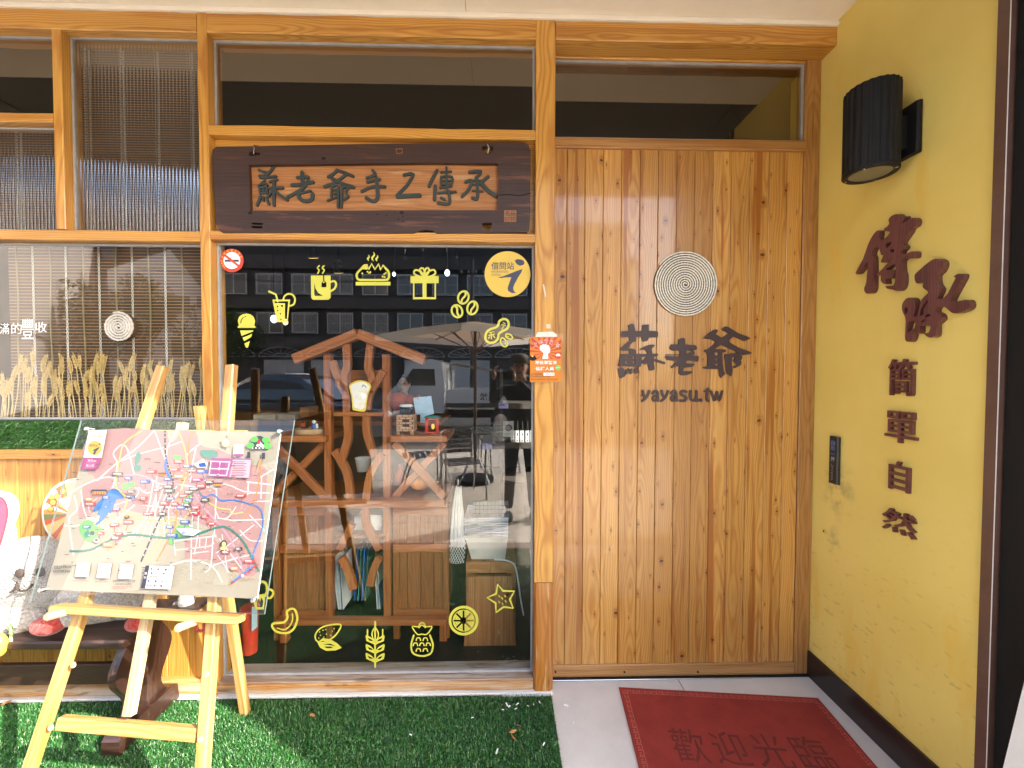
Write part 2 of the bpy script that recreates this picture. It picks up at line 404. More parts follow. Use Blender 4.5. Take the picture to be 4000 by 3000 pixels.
def emit(name, col, strength):
    k = NT(name); e = k.n('Emission'); e.inputs[0].default_value = col; e.inputs[1].default_value = strength
    k.t.links.new(e.outputs[0], k.out.inputs[0]); return k.m

M = {}
M['frame'] = wood('honey_pine_frame', (.58, .305, .060, 1), (.43, .18, .027, 1), (.26, .09, .014, 1), ring=120, rough=.42, coat=.15, fibre=.4, tone=.07, bump=.3)
M['frame_low'] = wood('stained_pine_foot', (.46, .19, .035, 1), (.36, .13, .02, 1), (.17, .05, .01, 1), ring=120, rough=.4, coat=.35, fibre=.7, tone=.05, weather=.25, wcol=(.6, .42, .2, 1))
M['door'] = wood('varnished_knotty_pine', (.555, .295, .074, 1), (.45, .195, .036, 1), (.24, .078, .012, 1), ring=130, knots=.74, kx=9.5, rough=.36, coat=.65, fibre=.38, tone=.17, coat_rough=.07, bump=.12, bands=.9)
M['door_rail'] = wood('door_rail_oak', (.46, .235, .075, 1), (.36, .17, .045, 1), (.18, .07, .018, 1), ring=150, rough=.38, coat=.3, fibre=.7, tone=.06)
M['dado'] = wood('dado_pine', (.48, .25, .055, 1), (.40, .175, .030, 1), (.26, .09, .014, 1), ring=110, knots=.45, rough=.42, coat=.2, fibre=.35, tone=.1)
M['sill'] = wood('weathered_sill', (.46, .24, .075, 1), (.38, .17, .04, 1), (.16, .06, .016, 1), ring=120, rough=.65, weather=1.0, wcol=(.50, .43, .34, 1), fibre=.8, tone=.08, bump=.5, wfloor=(.05, -.004))
M['sill_top'] = wood('grey_weathered_board', (.36, .27, .2, 1), (.28, .19, .13, 1), (.13, .08, .05, 1), ring=120, rough=.7, weather=.8, wcol=(.42, .38, .34, 1), fibre=.7)
M['easel'] = wood('pale_easel_pine', (.42, .27, .10, 1), (.345, .185, .05, 1), (.25, .115, .028, 1), ring=75, rough=.4, coat=.15, fibre=.3, tone=.06)
M['mast'] = wood('raw_easel_mast', (.46, .36, .22, 1), (.39, .28, .155, 1), (.29, .195, .095, 1), ring=80, rough=.6, fibre=.4, tone=.05)
M['bench'] = wood('dark_bench_wood', (.034, .014, .009, 1), (.024, .010, .007, 1), (.012, .005, .004, 1), ring=140, rough=.42, coat=.2, fibre=.6, weather=.3, wcol=(.075, .042, .034, 1))
M['rack'] = wood('red_brown_rack_wood', (.43, .155, .048, 1), (.34, .11, .032, 1), (.16, .045, .014, 1), ring=130, rough=.4, coat=.2, fibre=.6, tone=.08)
M['rackd'] = wood('cabinet_wood', (.33, .125, .035, 1), (.25, .085, .022, 1), (.11, .035, .01, 1), ring=120, rough=.45, coat=.15, fibre=.6, tone=.1)
M['stool'] = wood('stool_cedar', (.44, .21, .075, 1), (.35, .14, .045, 1), (.18, .065, .02, 1), ring=110, knots=.3, rough=.5, fibre=.5, tone=.06)
M['log'] = wood('cut_log', (.62, .46, .28, 1), (.52, .36, .2, 1), (.35, .2, .1, 1), ring=90, rough=.6)
M['plaque'] = wood('old_plaque_wood', (.048, .022, .015, 1), (.036, .016, .011, 1), (.014, .008, .008, 1), ring=150, rough=.5, fibre=.7, tone=.03, weather=.18, wcol=(.16, .06, .03, 1), bump=.55)
M['plaque_in'] = wood('carved_plaque_field', (.36, .155, .05, 1), (.29, .115, .034, 1), (.14, .05, .016, 1), ring=90, rough=.65, fibre=.7, tone=.03, bump=.5, weather=.3, wcol=(.42, .24, .11, 1))
M['purple'] = wood('dark_red_rosewood', (.155, .050, .050, 1), (.10, .030, .032, 1), (.04, .012, .015, 1), ring=130, rough=.35, coat=.2, fibre=.6, tone=.12)
M['blindslat'] = wood('bamboo_slat', (.085, .042, .022, 1), (.06, .028, .015, 1), (.03, .013, .008, 1), ring=100, rough=.5, fibre=.6, tone=.15)
M['bamboo_edge'] = mat('bamboo_edge', (.46, .26, .1, 1), .5)
M['cordw'] = mat('white_cord', (.72, .72, .70, 1), .7)
M['cordb'] = mat('beige_tape', (.26, .21, .12, 1), .8)
M['glass'] = glass('shop_glass')
M['glass_side'] = glass('side_glass', (.93, .95, .94, 1), 1.75)
M['glass_top'] = glass('transom_glass', (.82, .78, .72, 1), 2.35, 0.0, (1, .86, .70, 1))
M['reeded'] = glass('reeded_glass', (.80, .83, .82, 1), 1.75, .05)
M['acrylic'] = glass('acrylic_sheet', (.95, .965, .97, 1), 1.55)
M['acredge'] = mat('acrylic_edge', (.10, .13, .13, 1), .3, coat=.5)
M['seal'] = mat('grey_silicone', (.33, .33, .34, 1), .45)
M['yellow_sticker'] = mat('yellow_green_vinyl', (.48, .465, .062, 1), .45, var=.03)
M['dark_ink'] = mat('dark_ink', (.03, .033, .045, 1), .5)
M['letter_brown'] = mat('dark_brown_letter', (.052, .03, .028, 1), .45, var=.06)
M['letter_green'] = mat('green_black_letter', (.022, .03, .026, 1), .55)
M['white'] = mat('white_paint', (.72, .71, .68, 1), .5, var=.04)
M['paper'] = mat('paper_white', (.80, .80, .78, 1), .7, var=.03)
M['rope2'] = mat('white_rope', (.44, .42, .38, 1), .85, var=.2, scale=150)
M['rope'] = mat('cream_rope', (.84, .79, .68, 1), .85, var=.2, scale=150)
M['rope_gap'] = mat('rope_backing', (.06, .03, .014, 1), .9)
M['black'] = mat('black_metal', (.006, .006, .0062, 1), .6, var=.2, spec=.3)
M['blackp'] = mat('black_plastic', (.015, .015, .016, 1), .4)
M['steel'] = mat('steel', (.62, .62, .63, 1), .22, 1.0, var=.05)
M['brownmetal'] = mat('brown_metal', (.11, .06, .045, 1), .35, coat=.2)
M['skirt'] = mat('dark_skirting', (.016, .010, .009, 1), .32, coat=.15, var=.15)
M['sign_yellow'] = mat('sticker_gold', (.62, .42, .062, 1), .4, var=.02)
M['red_print'] = mat('red_print', (.62, .045, .02, 1), .45)
M['orange_print'] = mat('orange_print', (.62, .20, .008, 1), .45, var=.03)
M['deep_red_print'] = mat('deep_red_print', (.50, .055, .025, 1), .5)
M['skyblue_paper'] = mat('pale_blue_paper', (.45, .62, .76, 1), .7)
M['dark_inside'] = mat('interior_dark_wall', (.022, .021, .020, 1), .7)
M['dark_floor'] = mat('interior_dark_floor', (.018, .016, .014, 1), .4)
M['shelf'] = mat('dark_shelf', (.06, .05, .042, 1), .55)
def wall_yellow():
    k = NT('yellow_render'); co = k.n('TexCoord').outputs['Object']
    n1 = k.noise(co, 2.2, 5).outputs[0]; n2 = k.noise(co, 260, 3).outputs[0]; n3 = k.noise(k.vm('MULTIPLY', co, (1, 3.2, .8)), 1.7, 4, .6).outputs[0]
    c = k.mix(k.ss(n1, .3, .7), (.69, .53, .13, 1), (.74, .59, .165, 1))
    c = k.mix(k.ma('MULTIPLY', k.ss(n3, .56, .66), .6), c, (.72, .47, .075, 1))             # damp, deeper yellow stains
    s = k.n('SeparateXYZ', ins={0: co})
    low = k.ma('SUBTRACT', 1.0, k.ss(s.outputs[2], .15, 1.15))
    d = k.noise(k.vm('MULTIPLY', co, (1, 14, 34)), 1.4, 3, .6).outputs[0]
    c = k.mix(k.ma('MULTIPLY', k.ma('MULTIPLY', k.ss(d, .60, .68), low), .4), c, (.30, .20, .08, 1))   # scuffs near the floor
    rot = k.n('VectorRotate', rotation_type='X_AXIS'); k.put(rot.inputs['Vector'], co); rot.inputs['Angle'].default_value = -.55
    vo = k.n('TexVoronoi', voronoi_dimensions='3D', feature='F1'); k.put(vo.inputs['Vector'], k.vm('MULTIPLY', rot.outputs[0], (1, 9, 60))); vo.inputs['Scale'].default_value = 1.0
    vc = k.n('SeparateColor', ins={0: vo.outputs['Color']})
    mk = k.ma('MULTIPLY', k.ma('MULTIPLY', k.ma('LESS_THAN', vo.outputs['Distance'], .13), k.ma('GREATER_THAN', vc.outputs[0], .98)), k.ss(s.outputs[2], 1.2, .5))
    c = k.mix(k.ma('MULTIPLY', mk, .6), c, (.10, .06, .025, 1))
    for (yy, zz, r) in ((.03, .98, .13), (.05, .74, .06)):                                  # hand marks round the switch, and round the bolt
        dd = k.n('VectorMath', operation='DISTANCE'); k.put(dd.inputs[0], k.vm('MULTIPLY', co, (0, 1, .7))); dd.inputs[1].default_value = (0, yy - .09, zz * .7)
        g = k.ma('MULTIPLY', k.ma('SUBTRACT', 1.0, k.ss(dd.outputs['Value'], r * .2, r)), k.ss(k.noise(co, 22, 4).outputs[0], .42, .7))
        c = k.mix(k.ma('MULTIPLY', g, .5), c, (.26, .2, .1, 1))
    b = k.bsdf(Base_Color=c, Roughness=.72); k.put(b.inputs['Normal'], k.bump(k.ma('ADD', n2, k.ma('MULTIPLY', n1, .3)), .16, .002)); return k.m
M['yellow'] = wall_yellow()
def turf(name, a, b, dry):
    k = NT(name); rp = k.n('NewGeometry').outputs['Random Per Island']
    c = k.mix(rp, a, b); c = k.mix(k.ma('GREATER_THAN', rp, .94), c, dry)
    co = k.n('TexCoord').outputs['Object']; c = k.mix(k.ma('MULTIPLY', k.ss(k.noise(co, 4, 3).outputs[0], .35, .7), .35), c, tuple(x * .6 for x in a[:3]) + (1,))
    d = k.bsdf(Base_Color=c, Roughness=.42); d.inputs['Specular IOR Level'].default_value = .6
    return k.m
M['turf'] = turf('turf_blades', (.009, .070, .012, 1), (.045, .20, .034, 1), (.20, .32, .10, 1))
M['turf_dark'] = turf('turf_box_blades', (.02, .09, .015, 1), (.045, .17, .028, 1), (.10, .24, .05, 1))
M['turf_base'] = mat('turf_backing', (.02, .055, .018, 1), .9, var=.4, scale=90)
def tile_mat(name, c, gap, sx, sy, grout):
    k = NT(name); co = k.n('TexCoord').outputs['Object']
    n = k.noise(co, 7, 5).outputs[0]; n2 = k.noise(co, 120, 3).outputs[0]
    col = k.mix(k.ss(n, .3, .7), tuple(x * .9 for x in c[:3]) + (1,), c); col = k.mix(k.ma('MULTIPLY', k.ss(n2, .5, .8), .15), col, tuple(x * .6 for x in c[:3]) + (1,))
    k.bsdf(Base_Color=col, Roughness=k.ma('ADD', .3, k.ma('MULTIPLY', n, .2))); return k.m
M['tile'] = tile_mat('entrance_tile', (.67, .665, .64, 1), 0, 1, 1, 0)
M['pave'] = mat('beige_paver', (.56, .495, .41, 1), .75, var=.15, scale=9, bump=.2)
M['pave2'] = mat('sandy_paver', (.60, .535, .45, 1), .75, var=.15, scale=9, bump=.2)
M['grout'] = mat('paving_joint', (.16, .13, .1, 1), .9)
M['asphalt'] = mat('asphalt', (.05, .05, .052, 1), .9, var=.3, scale=60, bump=.3, bscale=200)
M['pebble'] = mat('pebble_wash', (.26, .2, .17, 1), .8, var=.45, scale=140, bump=.5, bscale=160)
M['ceil'] = mat('ceiling_board', (.76, .70, .60, 1), .75, var=.03, scale=5)
M['awning'] = mat('dark_grey_awning', (.075, .077, .073, 1), .8)
def rubber(name):
    k = NT(name); co = k.n('TexCoord').outputs['Object']
    wv = k.n('TexWave', wave_type='BANDS', bands_direction='DIAGONAL'); k.put(wv.inputs['Vector'], co); wv.inputs['Scale'].default_value = 95; wv.inputs['Distortion'].default_value = .4
    w2 = k.n('TexWave', wave_type='BANDS', bands_direction='X'); k.put(w2.inputs['Vector'], co); w2.inputs['Scale'].default_value = 95
    h = k.ma('MULTIPLY', wv.outputs['Fac'], w2.outputs['Fac'])
    n = k.noise(co, 9, 5, .6).outputs[0]; n2 = k.noise(co, 90, 3).outputs[0]
    c = k.mix(k.ss(n, .3, .7), (.37, .032, .026, 1), (.50, .052, .040, 1))
    c = k.mix(k.ma('MULTIPLY', k.ma('SUBTRACT', 1.0, h), .5), c, (.11, .012, .011, 1))
    c = k.mix(k.ma('MULTIPLY', k.ss(n2, .58, .74), .4), c, (.07, .03, .025, 1))
    b = k.bsdf(Base_Color=c, Roughness=.62); k.put(b.inputs['Normal'], k.bump(h, .7, .003)); return k.m
M['mat_red'] = rubber('red_rubber_mat')
M['mat_dark'] = mat('dark_mat_lettering', (.13, .018, .015, 1), .75, var=.4, scale=200)
M['mat_key'] = mat('mat_border_key', (.60, .14, .11, 1), .6, var=.15)
def plush(name, c, sc=85):
    k = NT(name); co = k.n('TexCoord').outputs['Object']
    vo = k.n('TexVoronoi', feature='F1'); k.put(vo.inputs['Vector'], co); vo.inputs['Scale'].default_value = sc
    n = k.noise(co, 300, 3).outputs[0]
    col = k.mix(k.ss(vo.outputs['Distance'], .25, .75), c, tuple(x * .72 for x in c[:3]) + (1,))
    b = k.bsdf(Base_Color=col, Roughness=.95, Sheen_Weight=.3)
    k.put(b.inputs['Normal'], k.bump(k.ma('ADD', k.ma('SUBTRACT', 1.0, vo.outputs['Distance']), k.ma('MULTIPLY', n, .4)), .9, .008)); return k.m
M['plush'] = plush('cream_plush_yarn', (.40, .37, .33, 1))
M['plushred'] = plush('red_plush_yarn', (.42, .04, .03, 1))
M['plushface'] = plush('pale_plush_face', (.34, .325, .30, 1), 160)
M['plusheye'] = mat('felt_eye', (.05, .035, .03, 1), .9)
M['skin'] = mat('skin', (.48, .27, .18, 1), .5)
M['hair'] = mat('dark_hair', (.012, .009, .008, 1), .5)
M['shirt'] = mat('dark_shirt', (.03, .03, .032, 1), .85)
M['trouser'] = mat('dark_trousers', (.025, .025, .03, 1), .85)
M['apron'] = mat('orange_shirt', (.55, .09, .02, 1), .8)
M['cap'] = mat('olive_cap', (.14, .115, .085, 1), .85)
for nm, c in dict(pinkmap=(202, 152, 150), greymap=(198, 186, 166), roadw=(240, 238, 236), yroad=(226, 216, 130), blue=(36, 128, 214), dblue=(30, 84, 168), red2=(196, 44, 56), dgrey=(78, 72, 66), green=(120, 190, 110), teal=(70, 140, 126), magenta=(166, 74, 130), pink2=(226, 176, 196), orange2=(240, 160, 80), text_red=(190, 80, 80), cream=(244, 240, 232), purple2=(160, 96, 150), lgreen=(98, 214, 84), legend=(236, 240, 246), slate=(56, 60, 82), pink=(190, 72, 98), mauve=(120, 60, 70), cyan=(58, 120, 200), olive=(112, 118, 70), tan=(232, 190, 120), rust=(204, 96, 60), fangreen=(110, 132, 88), yellow2=(246, 214, 90), bluelabel=(150, 190, 230), lavender=(150, 150, 210)).items():
    M[nm] = mat('print_' + nm, srgb(*c), .55, var=.02, coat=.1)

for nm in list(M):                                         # inks of the map print: colours dimmed so the sunlit board does not blow out
    if nm.startswith('map_'): del M[nm]
def ink(nm, k=.38):
    c = None
    src = M[nm]; ramp = [q for q in src.node_tree.nodes if q.type == 'MIX_RGB'][0]
    c = [ (a + b) / 2 * k for a, b in zip(ramp.inputs[1].default_value, ramp.inputs[2].default_value)]
    M['map_' + nm] = mat('map_' + nm, (c[0], c[1], c[2], 1), .5, var=.02); return M['map_' + nm]
def fluted():
    k = NT('fluted_glass'); fr = k.n('Fresnel'); fr.inputs['IOR'].default_value = 2.9
    a = k.n('BsdfRefraction'); a.inputs['IOR'].default_value = 1.16; a.inputs['Roughness'].default_value = .03; a.inputs[0].default_value = (.86, .87, .84, 1)
    b = k.n('BsdfTransparent'); b.inputs[0].default_value = (.85, .86, .83, 1)
    m0 = k.n('MixShader'); m0.inputs[0].default_value = .55; k.put(m0.inputs[1], a.outputs[0]); k.put(m0.inputs[2], b.outputs[0])
    g = k.n('BsdfGlossy'); g.inputs['Roughness'].default_value = .05
    mx = k.n('MixShader'); k.put(mx.inputs[0], k.ma('MULTIPLY', fr.outputs[0], k.ma('SUBTRACT', 1.0, k.n('NewGeometry').outputs['Backfacing']))); k.put(mx.inputs[1], m0.outputs[0]); k.put(mx.inputs[2], g.outputs[0]); k.t.links.new(mx.outputs[0], k.out.inputs[0]); return k.m
M['reeded'] = fluted()
# ------------------------------------------------------------------ the place: ground
XW = 1.528                                             # face of the yellow side wall
def struct(o): o['kind'] = 'structure'; return o
ground = struct(box('ground', -60, 60, -60, 8, -.30, -.012, M['asphalt']))
tile = struct(mesh('entrance_floor', *box_vf(-.1, 3.2, -1.50, .3, -.010, 0.0), M['grout']))
for (x0, x1, y0, y1) in ((.0, .86, -.62, .2), (.864, 1.66, -.62, .2), (.0, .86, -1.47, -.624), (.864, 1.66, -1.47, -.624)):
    box('tile', x0, x1, y0, y1, -.004, .004, M['tile'], tile)
GX = .228                                              # edge of the artificial turf
turfb = struct(box('turf_mat', -3.5, GX, -1.48, -.03, 0.0055, .011, M['turf_base']))
kerb = struct(box('pebble_strip', -6, 3.2, -1.62, -1.485, -.011, .004, M['pebble']))
pv = struct(box('pavement', -14, 9, -6.6, -1.625, -.02, -.006, M['grout']))
_pt = {}
for i in range(-18, 12):
    for j in range(9):
        x0 = i * .5 + (.25 if j % 2 else 0); y1 = -1.63 - j * .5; m = M['pave'] if (i * 7 + j * 3) % 5 else M['pave2']
        if (m.name) not in _pt: _pt[m.name] = box('paver', 0, .494, -.494, 0, -.0055, .002 , m, pv); o = _pt[m.name]
        else: o = _pt[m.name].copy(); C.objects.link(o)
        o.matrix_basis = Matrix.Translation((x0, y1, (i * 13 + j * 5) % 4 * .0004))

def blades(name, n, area, mtl, h=(.018, .03), wd=.0022, up=Vector((0, 0, 1)), seed=1, curl=.9, parent=None):
    """Artificial turf: each blade a bent strip of two faces. area = function of n -> points."""
    g = np.random.default_rng(seed); p = area(g, n); up = np.array(up); ref = np.array((1., 0, 0)) if abs(up[0]) < .5 else np.array((0, 1., 0))
    t1 = np.cross(up, ref); t1 /= np.linalg.norm(t1); t2 = np.cross(up, t1)
    a = g.uniform(0, 2 * np.pi, n); d = np.cos(a)[:, None] * t1 + np.sin(a)[:, None] * t2; s = -np.sin(a)[:, None] * t1 + np.cos(a)[:, None] * t2
    H = g.uniform(h[0], h[1], n)[:, None]; W = (wd * g.uniform(.7, 1.2, n))[:, None]; k = (g.uniform(.2, 1, n) * curl)[:, None]
    tw = g.uniform(-.5, .5, n)[:, None]
    m_ = p + up * H * .6 + d * H * .3 * k; e = p + up * H * (1 - .35 * k) + d * H * .9 * k + s * H * tw * .5
    V = np.stack([p - s * W * .5, p + s * W * .5, m_ - s * W * .5, m_ + s * W * .5, e - s * W * .25, e + s * W * .25], 1).reshape(-1, 3)
    b = (np.arange(n) * 6)[:, None]; Fq = np.concatenate([b + np.array([0, 1, 3, 2]), b + np.array([2, 3, 5, 4])], 1).reshape(-1, 4)
    me = bpy.data.meshes.new(name); me.vertices.add(len(V)); me.vertices.foreach_set('co', V.ravel())
    me.loops.add(Fq.size); me.loops.foreach_set('vertex_index', Fq.ravel().astype(np.int32)); me.polygons.add(len(Fq))
    me.polygons.foreach_set('loop_start', np.arange(0, Fq.size, 4, dtype=np.int32)); me.polygons.foreach_set('loop_total', np.full(len(Fq), 4, dtype=np.int32))
    me.materials.append(mtl); me.update(calc_edges=True)
    o = bpy.data.objects.new(name, me); return place(o, I4, parent)
def rect_area(x0, x1, y0, y1, z):
    def f(g, n):
        x = g.uniform(x0, x1, n); y = g.uniform(y0, y1, n)
        return np.stack([x, y, np.full(n, z)], 1)
    return f
for o in (blades('grass', 125000, rect_area(-2.45, GX, -.72, -.034, .010), M['turf'], h=(.010, .020), wd=.0019, seed=3),
          blades('grass', 22000, rect_area(-3.5, -2.45, -.72, -.034, .010), M['turf'], h=(.010, .020), wd=.0024, seed=5),
          blades('grass', 24000, rect_area(-3.5, GX, -1.475, -.72, .010), M['turf'], wd=.003, seed=4)):
    tagp(o, 'short curly blades of artificial green turf in front of the shop', kind='stuff')

# ------------------------------------------------------------------ the shopfront
shop = thing('timber_shopfront', 'honey coloured timber shopfront with glass panes and plank door beside the yellow wall', 'shopfront', (0, 0, 0))
W_ = M['frame']
zb0, zb1 = zf(150), zf(76)
xl = -3.3
pL = (P(790, 1460).x, P(828, 1460).x); pM = (P(2089, 1460).x, P(2164, 1460).x)
pD = (P(214, 700).x, P(250, 700).x)
# posts
post('post', pL[0], pL[1], .0, zb1, 0, .10, W_, shop, .002)
zfoot = zf(2276)
post('post', pM[0], pM[1], zfoot, zb1, 0, .12, W_, shop, .0022)
post('post_foot', pM[0] - .001, pM[1] + .002, .004, zfoot - .0015, -.004, .12, M['frame_low'], shop, .003, ch=.012)
post('post', pD[0], pD[1], zf(912), zb0 - .001, 0, .09, W_, shop, .002)
# beams and rails
for (a, b) in ((xl, pL[0] - .001), (pL[1] + .001, pM[0] - .001), (pM[1] + .001, XW - .001)):
    rail('beam', a, b, zb0, zb1, -.001, .118, W_, shop, .0045)
rail('rail', pL[1] + .001, pM[0] - .001, zf(543), zf(505), .0, .09, W_, shop, .0022)
rail('rail', pL[1] + .001, pM[0] - .001, zf(946), zf(911), .0, .09, W_, shop, .0025)
rail('rail', xl, pL[0] - .001, zf(955), zf(915), .0, .09, W_, shop, .0025)
rail('rail', xl, pD[0] - .001, zf(506), zf(471), .0, .09, W_, shop, .002)
rail('rail', xl, pL[0] - .001, zf(1790), zf(1753), -.004, .08, M['dado'], shop, .001)
# cornice strip under the ceiling
rail('cornice_strip', xl, XW - .001, zb1 + .001, zb1 + .022, -.012, .1, M['ceil'], shop, 0)
# panes with their grey seals
def pane(x0, x1, z0, z1, y, m, name='pane', seal=.010, th=.008):
    p = box(name, x0, x1, y, y + th, z0, z1, m, shop)
    b = MB(); s = seal; a, c = y - .004, y + th + .003
    e = .0006
    b.box(x0 - .002, x1 + .002, a, c, z1 - s, z1 - e); b.box(x0 - .002, x1 + .002, a, c, z0 + e, z0 + s)
    b.box(x0 + e, x0 + s, a - e, c + e, z0 + s, z1 - s); b.box(x1 - s, x1 - e, a - e, c + e, z0 + s, z1 - s)
    b.build('seal', M['seal'], p); return p
GY = .045
zs_top = zf(2655) ; zs_low = .014
pane(pL[1] + .002, pM[0] - .002, zs_top + .005, zf(946) - .001, GY, M['glass'])
pane(pL[1] + .002, pM[0] - .002, zf(505) + .001, zb0 - .001, GY, M['glass_top'])
xdL = pM[1] + .001
# the blank board behind the hanging plaque
box('backing_board', pL[1] + .001, pM[0] - .001, .040, .07, zf(911) + .0005, zf(543) - .0005, M['frame'], shop)
zlb = zf(1643)
pane(xl, pL[0] - .002, zlb, zf(955) - .001, GY, M['glass_side'])
pane(xl, pD[0] - .002, zf(471) + .001, zb0 - .001, GY, M['glass_top'])
def reeded(x0, x1, z0, z1, y):
    n = int((x1 - x0) / .0155); vs, fs = [], []
    k = n * 6
    for i in range(k + 1):
        x = x0 + (x1 - x0) * i / k; d = -.0018 * abs(math.sin(math.pi * i / 6))
        vs += [(x, y + d, z0), (x, y + d, z1)]
    for i in range(k): fs.append((2 * i, 2 * i + 2, 2 * i + 3, 2 * i + 1))
    p = mesh('reeded_pane', vs, fs, M['reeded'], shop, smooth=True)
    b = MB(); s = .009
    b.box(x0, x1, y - .006, y + .006, z1 - s, z1 - .0006); b.box(x0 + .0006, x0 + s, y - .007, y + .007, z0, z1 - s); b.build('seal', M['seal'], p)
reeded(pD[1] + .002, pL[0] - .002, zf(915) + .001, zb0 - .001, GY)
reeded(xl, pD[0] - .002, zf(915) + .001, zf(506) - .001, GY)
# sills
rail('sill', pL[1] + .001, pM[0] - .002, zs_low, zs_top - .008, .0, .11, M['sill'], shop, .003, ch=.008)
rail('sill_board', pL[1] + .002, pM[0] - .003, zs_top - .0075, zs_top + .001, .004, .13, M['sill_top'], shop, .0008)
rail('sill', xl, pL[0] - .002, zs_low, zf(2640), .0, .11, M['sill'], shop, .003, ch=.008)
rail('base_strip', xl, pM[1], .002, .0135, -.012, .11, M['white'], shop, .0)
# dado planks under the side window
x = pL[0] - .003; zt, zb_ = zf(1790) - .001, zf(2640) + .001
R.seed(11)
while x > xl + .1:
    wd = .094 + R.uniform(-.004, .004)
    post('plank', x - wd, x - .0022, zb_, zt, .022 + R.uniform(0, .001), .04, M['dado'], shop, 0, ch=.003); x -= wd
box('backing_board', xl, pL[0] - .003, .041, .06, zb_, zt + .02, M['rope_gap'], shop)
# artificial grass planter front
tb = box('turf_front', xl, pL[0] - .003, .02, .06, zf(1753) + .001, zlb - .001, M['turf_base'], shop)
def vert_area(g, n): return np.stack([g.uniform(xl, pL[0] - .006, n), np.full(n, .019), g.uniform(zf(1753) + .003, zlb - .004, n)], 1)
o = blades('grass', 20000, vert_area, M['turf_dark'], h=(.010, .02), wd=.0024, up=Vector((0, -1, -.55)).normalized(), seed=9, parent=shop); o['kind'] = 'stuff'
# ------------------------------------------------------------------ the door, its frame and the glass over it
DY = .092
jx0 = P(3123, 1460, DY).x
post('jamb', jx0, XW - .001, .004, zb0 - .001, DY - .005, DY + .06, M['door_rail'], shop, .001)
zt0, zt1 = zf(577, DY), zf(537, DY)
zh = zf(222, DY)
rail('head_rail', xdL, jx0 - .001, zh, zb0 - .001, DY - .003, DY + .05, W_, shop, .001)
pane(xdL, jx0 - .001, zt1 + .001, zh - .001, DY + .012, M['glass_top'], seal=.011)
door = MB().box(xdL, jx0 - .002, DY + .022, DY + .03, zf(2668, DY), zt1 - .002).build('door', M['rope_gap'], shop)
rail('door_rail', xdL, jx0 - .001, zt0, zt1, DY - .014, DY + .02, M['door_rail'], door, .0008)
zd0, zd1 = zf(2600, DY), zf(2672, DY)
rail('door_rail', xdL, jx0 - .001, zd1, zd0, DY - .006, DY + .021, M['door_rail'], door, .0008)
for u in (2166, 2434, 2720):
    q = P(u + 3, 2620, DY)
    MB().lathe([(.0045, 0), (.0045, .003)], M=plane_m((q.x, DY - .0078, q.z), (1, 0, 0), (0, 0, 1)), n=10).build('screw', M['black'], door)
pxs = [255, 355, 472, 590, 708, 828, 945, 1065, 1180, 1300, 1418, 1538, 1660, 1780, 1895]
pxs = [P(2000 + q * .603, 900, DY).x for q in pxs]; pxs[0] = xdL; pxs[-1] = jx0 - .002
R.seed(5)
for i in range(14):
    dy = R.uniform(0, .0012)
    post('plank', pxs[i] + .0009, pxs[i + 1] - .0009, zd0 + .001, zt0 - .001, DY + dy, DY + .0215, M['door'], door, 0, ch=.0022)
rail('threshold', xdL, XW - .002, .0045, .012, DY - .02, DY + .06, M['black'], shop, 0, ch=.003)
rail('threshold_edge', xdL, XW - .3, .0046, .0095, DY - .0245, DY - .0205, M['steel'], shop, 0, ch=.001)
rail('door_gap_seal', xdL, jx0, .017, zd1 - .001, DY + .005, DY + .03, M['black'], shop, 0)
# unseen upper storey, added to block sky light from the room behind
box('upper_light_block', -6, 3, .13, 5.2, 3.17, 8.0, M['white'], shop)
box('side_wall', -6, xl - .002, .0, .12, 0, 3.12, M['white'], shop)
box('soffit_beam', -6, 3, .121, .14, zb1 + .03, 3.2, M['white'], shop)
# ------------------------------------------------------------------ ceiling of the porch and the dark awning beyond it
zc = zb1 + .0225
ce = struct(box('ceiling', -6.9, XW - .001, -.37, .12, zc + .012, zc + .05, M['grout']))
xs = [-6.93, -5.235, -3.545, -1.857, -.167, XW - .0015]
for i in range(5): box('panel', xs[i] + .0012, xs[i + 1] - .0012, -.369, .12, zc, zc + .012, M['ceil'], ce)
aw = thing('awning', 'dark grey awning stretched over the porch beyond the pale ceiling', 'awning', (-2.5, -1, zc))
box('fabric', -6.9, 2.4, -1.56, -.372, zc + .006, zc + .02, M['awning'], aw)
for xx in (-5.3, -3.0, -.8, 1.4): box('arm', xx - .02, xx + .02, -1.54, -.38, zc - .004, zc + .0055, M['awning'], aw)
box('front_bar', -6.9, 2.4, -1.60, -1.561, zc - .04, zc + .022, M['black'], aw)
# ------------------------------------------------------------------ yellow side wall
yw = thing('yellow_wall', 'yellow rendered side wall with wooden characters and a wall lamp on it', 'wall', (XW, 0, 0))
WE = -.63
box('wall_face', XW, XW + .2, WE, .3, .0, zc + .05, M['yellow'], yw)
timber('skirting', (XW - .006, WE + .003, .066), (XW - .006, DY - .006, .066), .128, .012, M['skirt'], yw, (0, 0, 1), .002)
mp = thing('metal_post', 'brown metal post at the outer edge of the yellow wall', 'post', (XW, -.65, 0))
box('post_body', XW - .012, XW + .2, WE - .032, WE - .001, 0, zc + .04, M['brownmetal'], mp)
box('edge_strip', XW - .0125, XW - .011, WE - .0345, WE - .0325, 0, zc + .04, M['white'], mp)
dp = thing('dark_frame', 'black metal frame standing next to the brown post', 'frame', (XW, -.72, 0))
box('frame_body', XW + .006, XW + .2, -.80, WE - .038, 0, zc + .04, M['black'], dp)
pil = thing('white_pillar', 'plain white pillar at the end of the entrance beyond the black frame', 'pillar', (XW, -1.2, 0))
box('pillar_body', XW + .06, XW + 1.0, -1.74, -.803, 0, zc + .04, M['white'], pil)
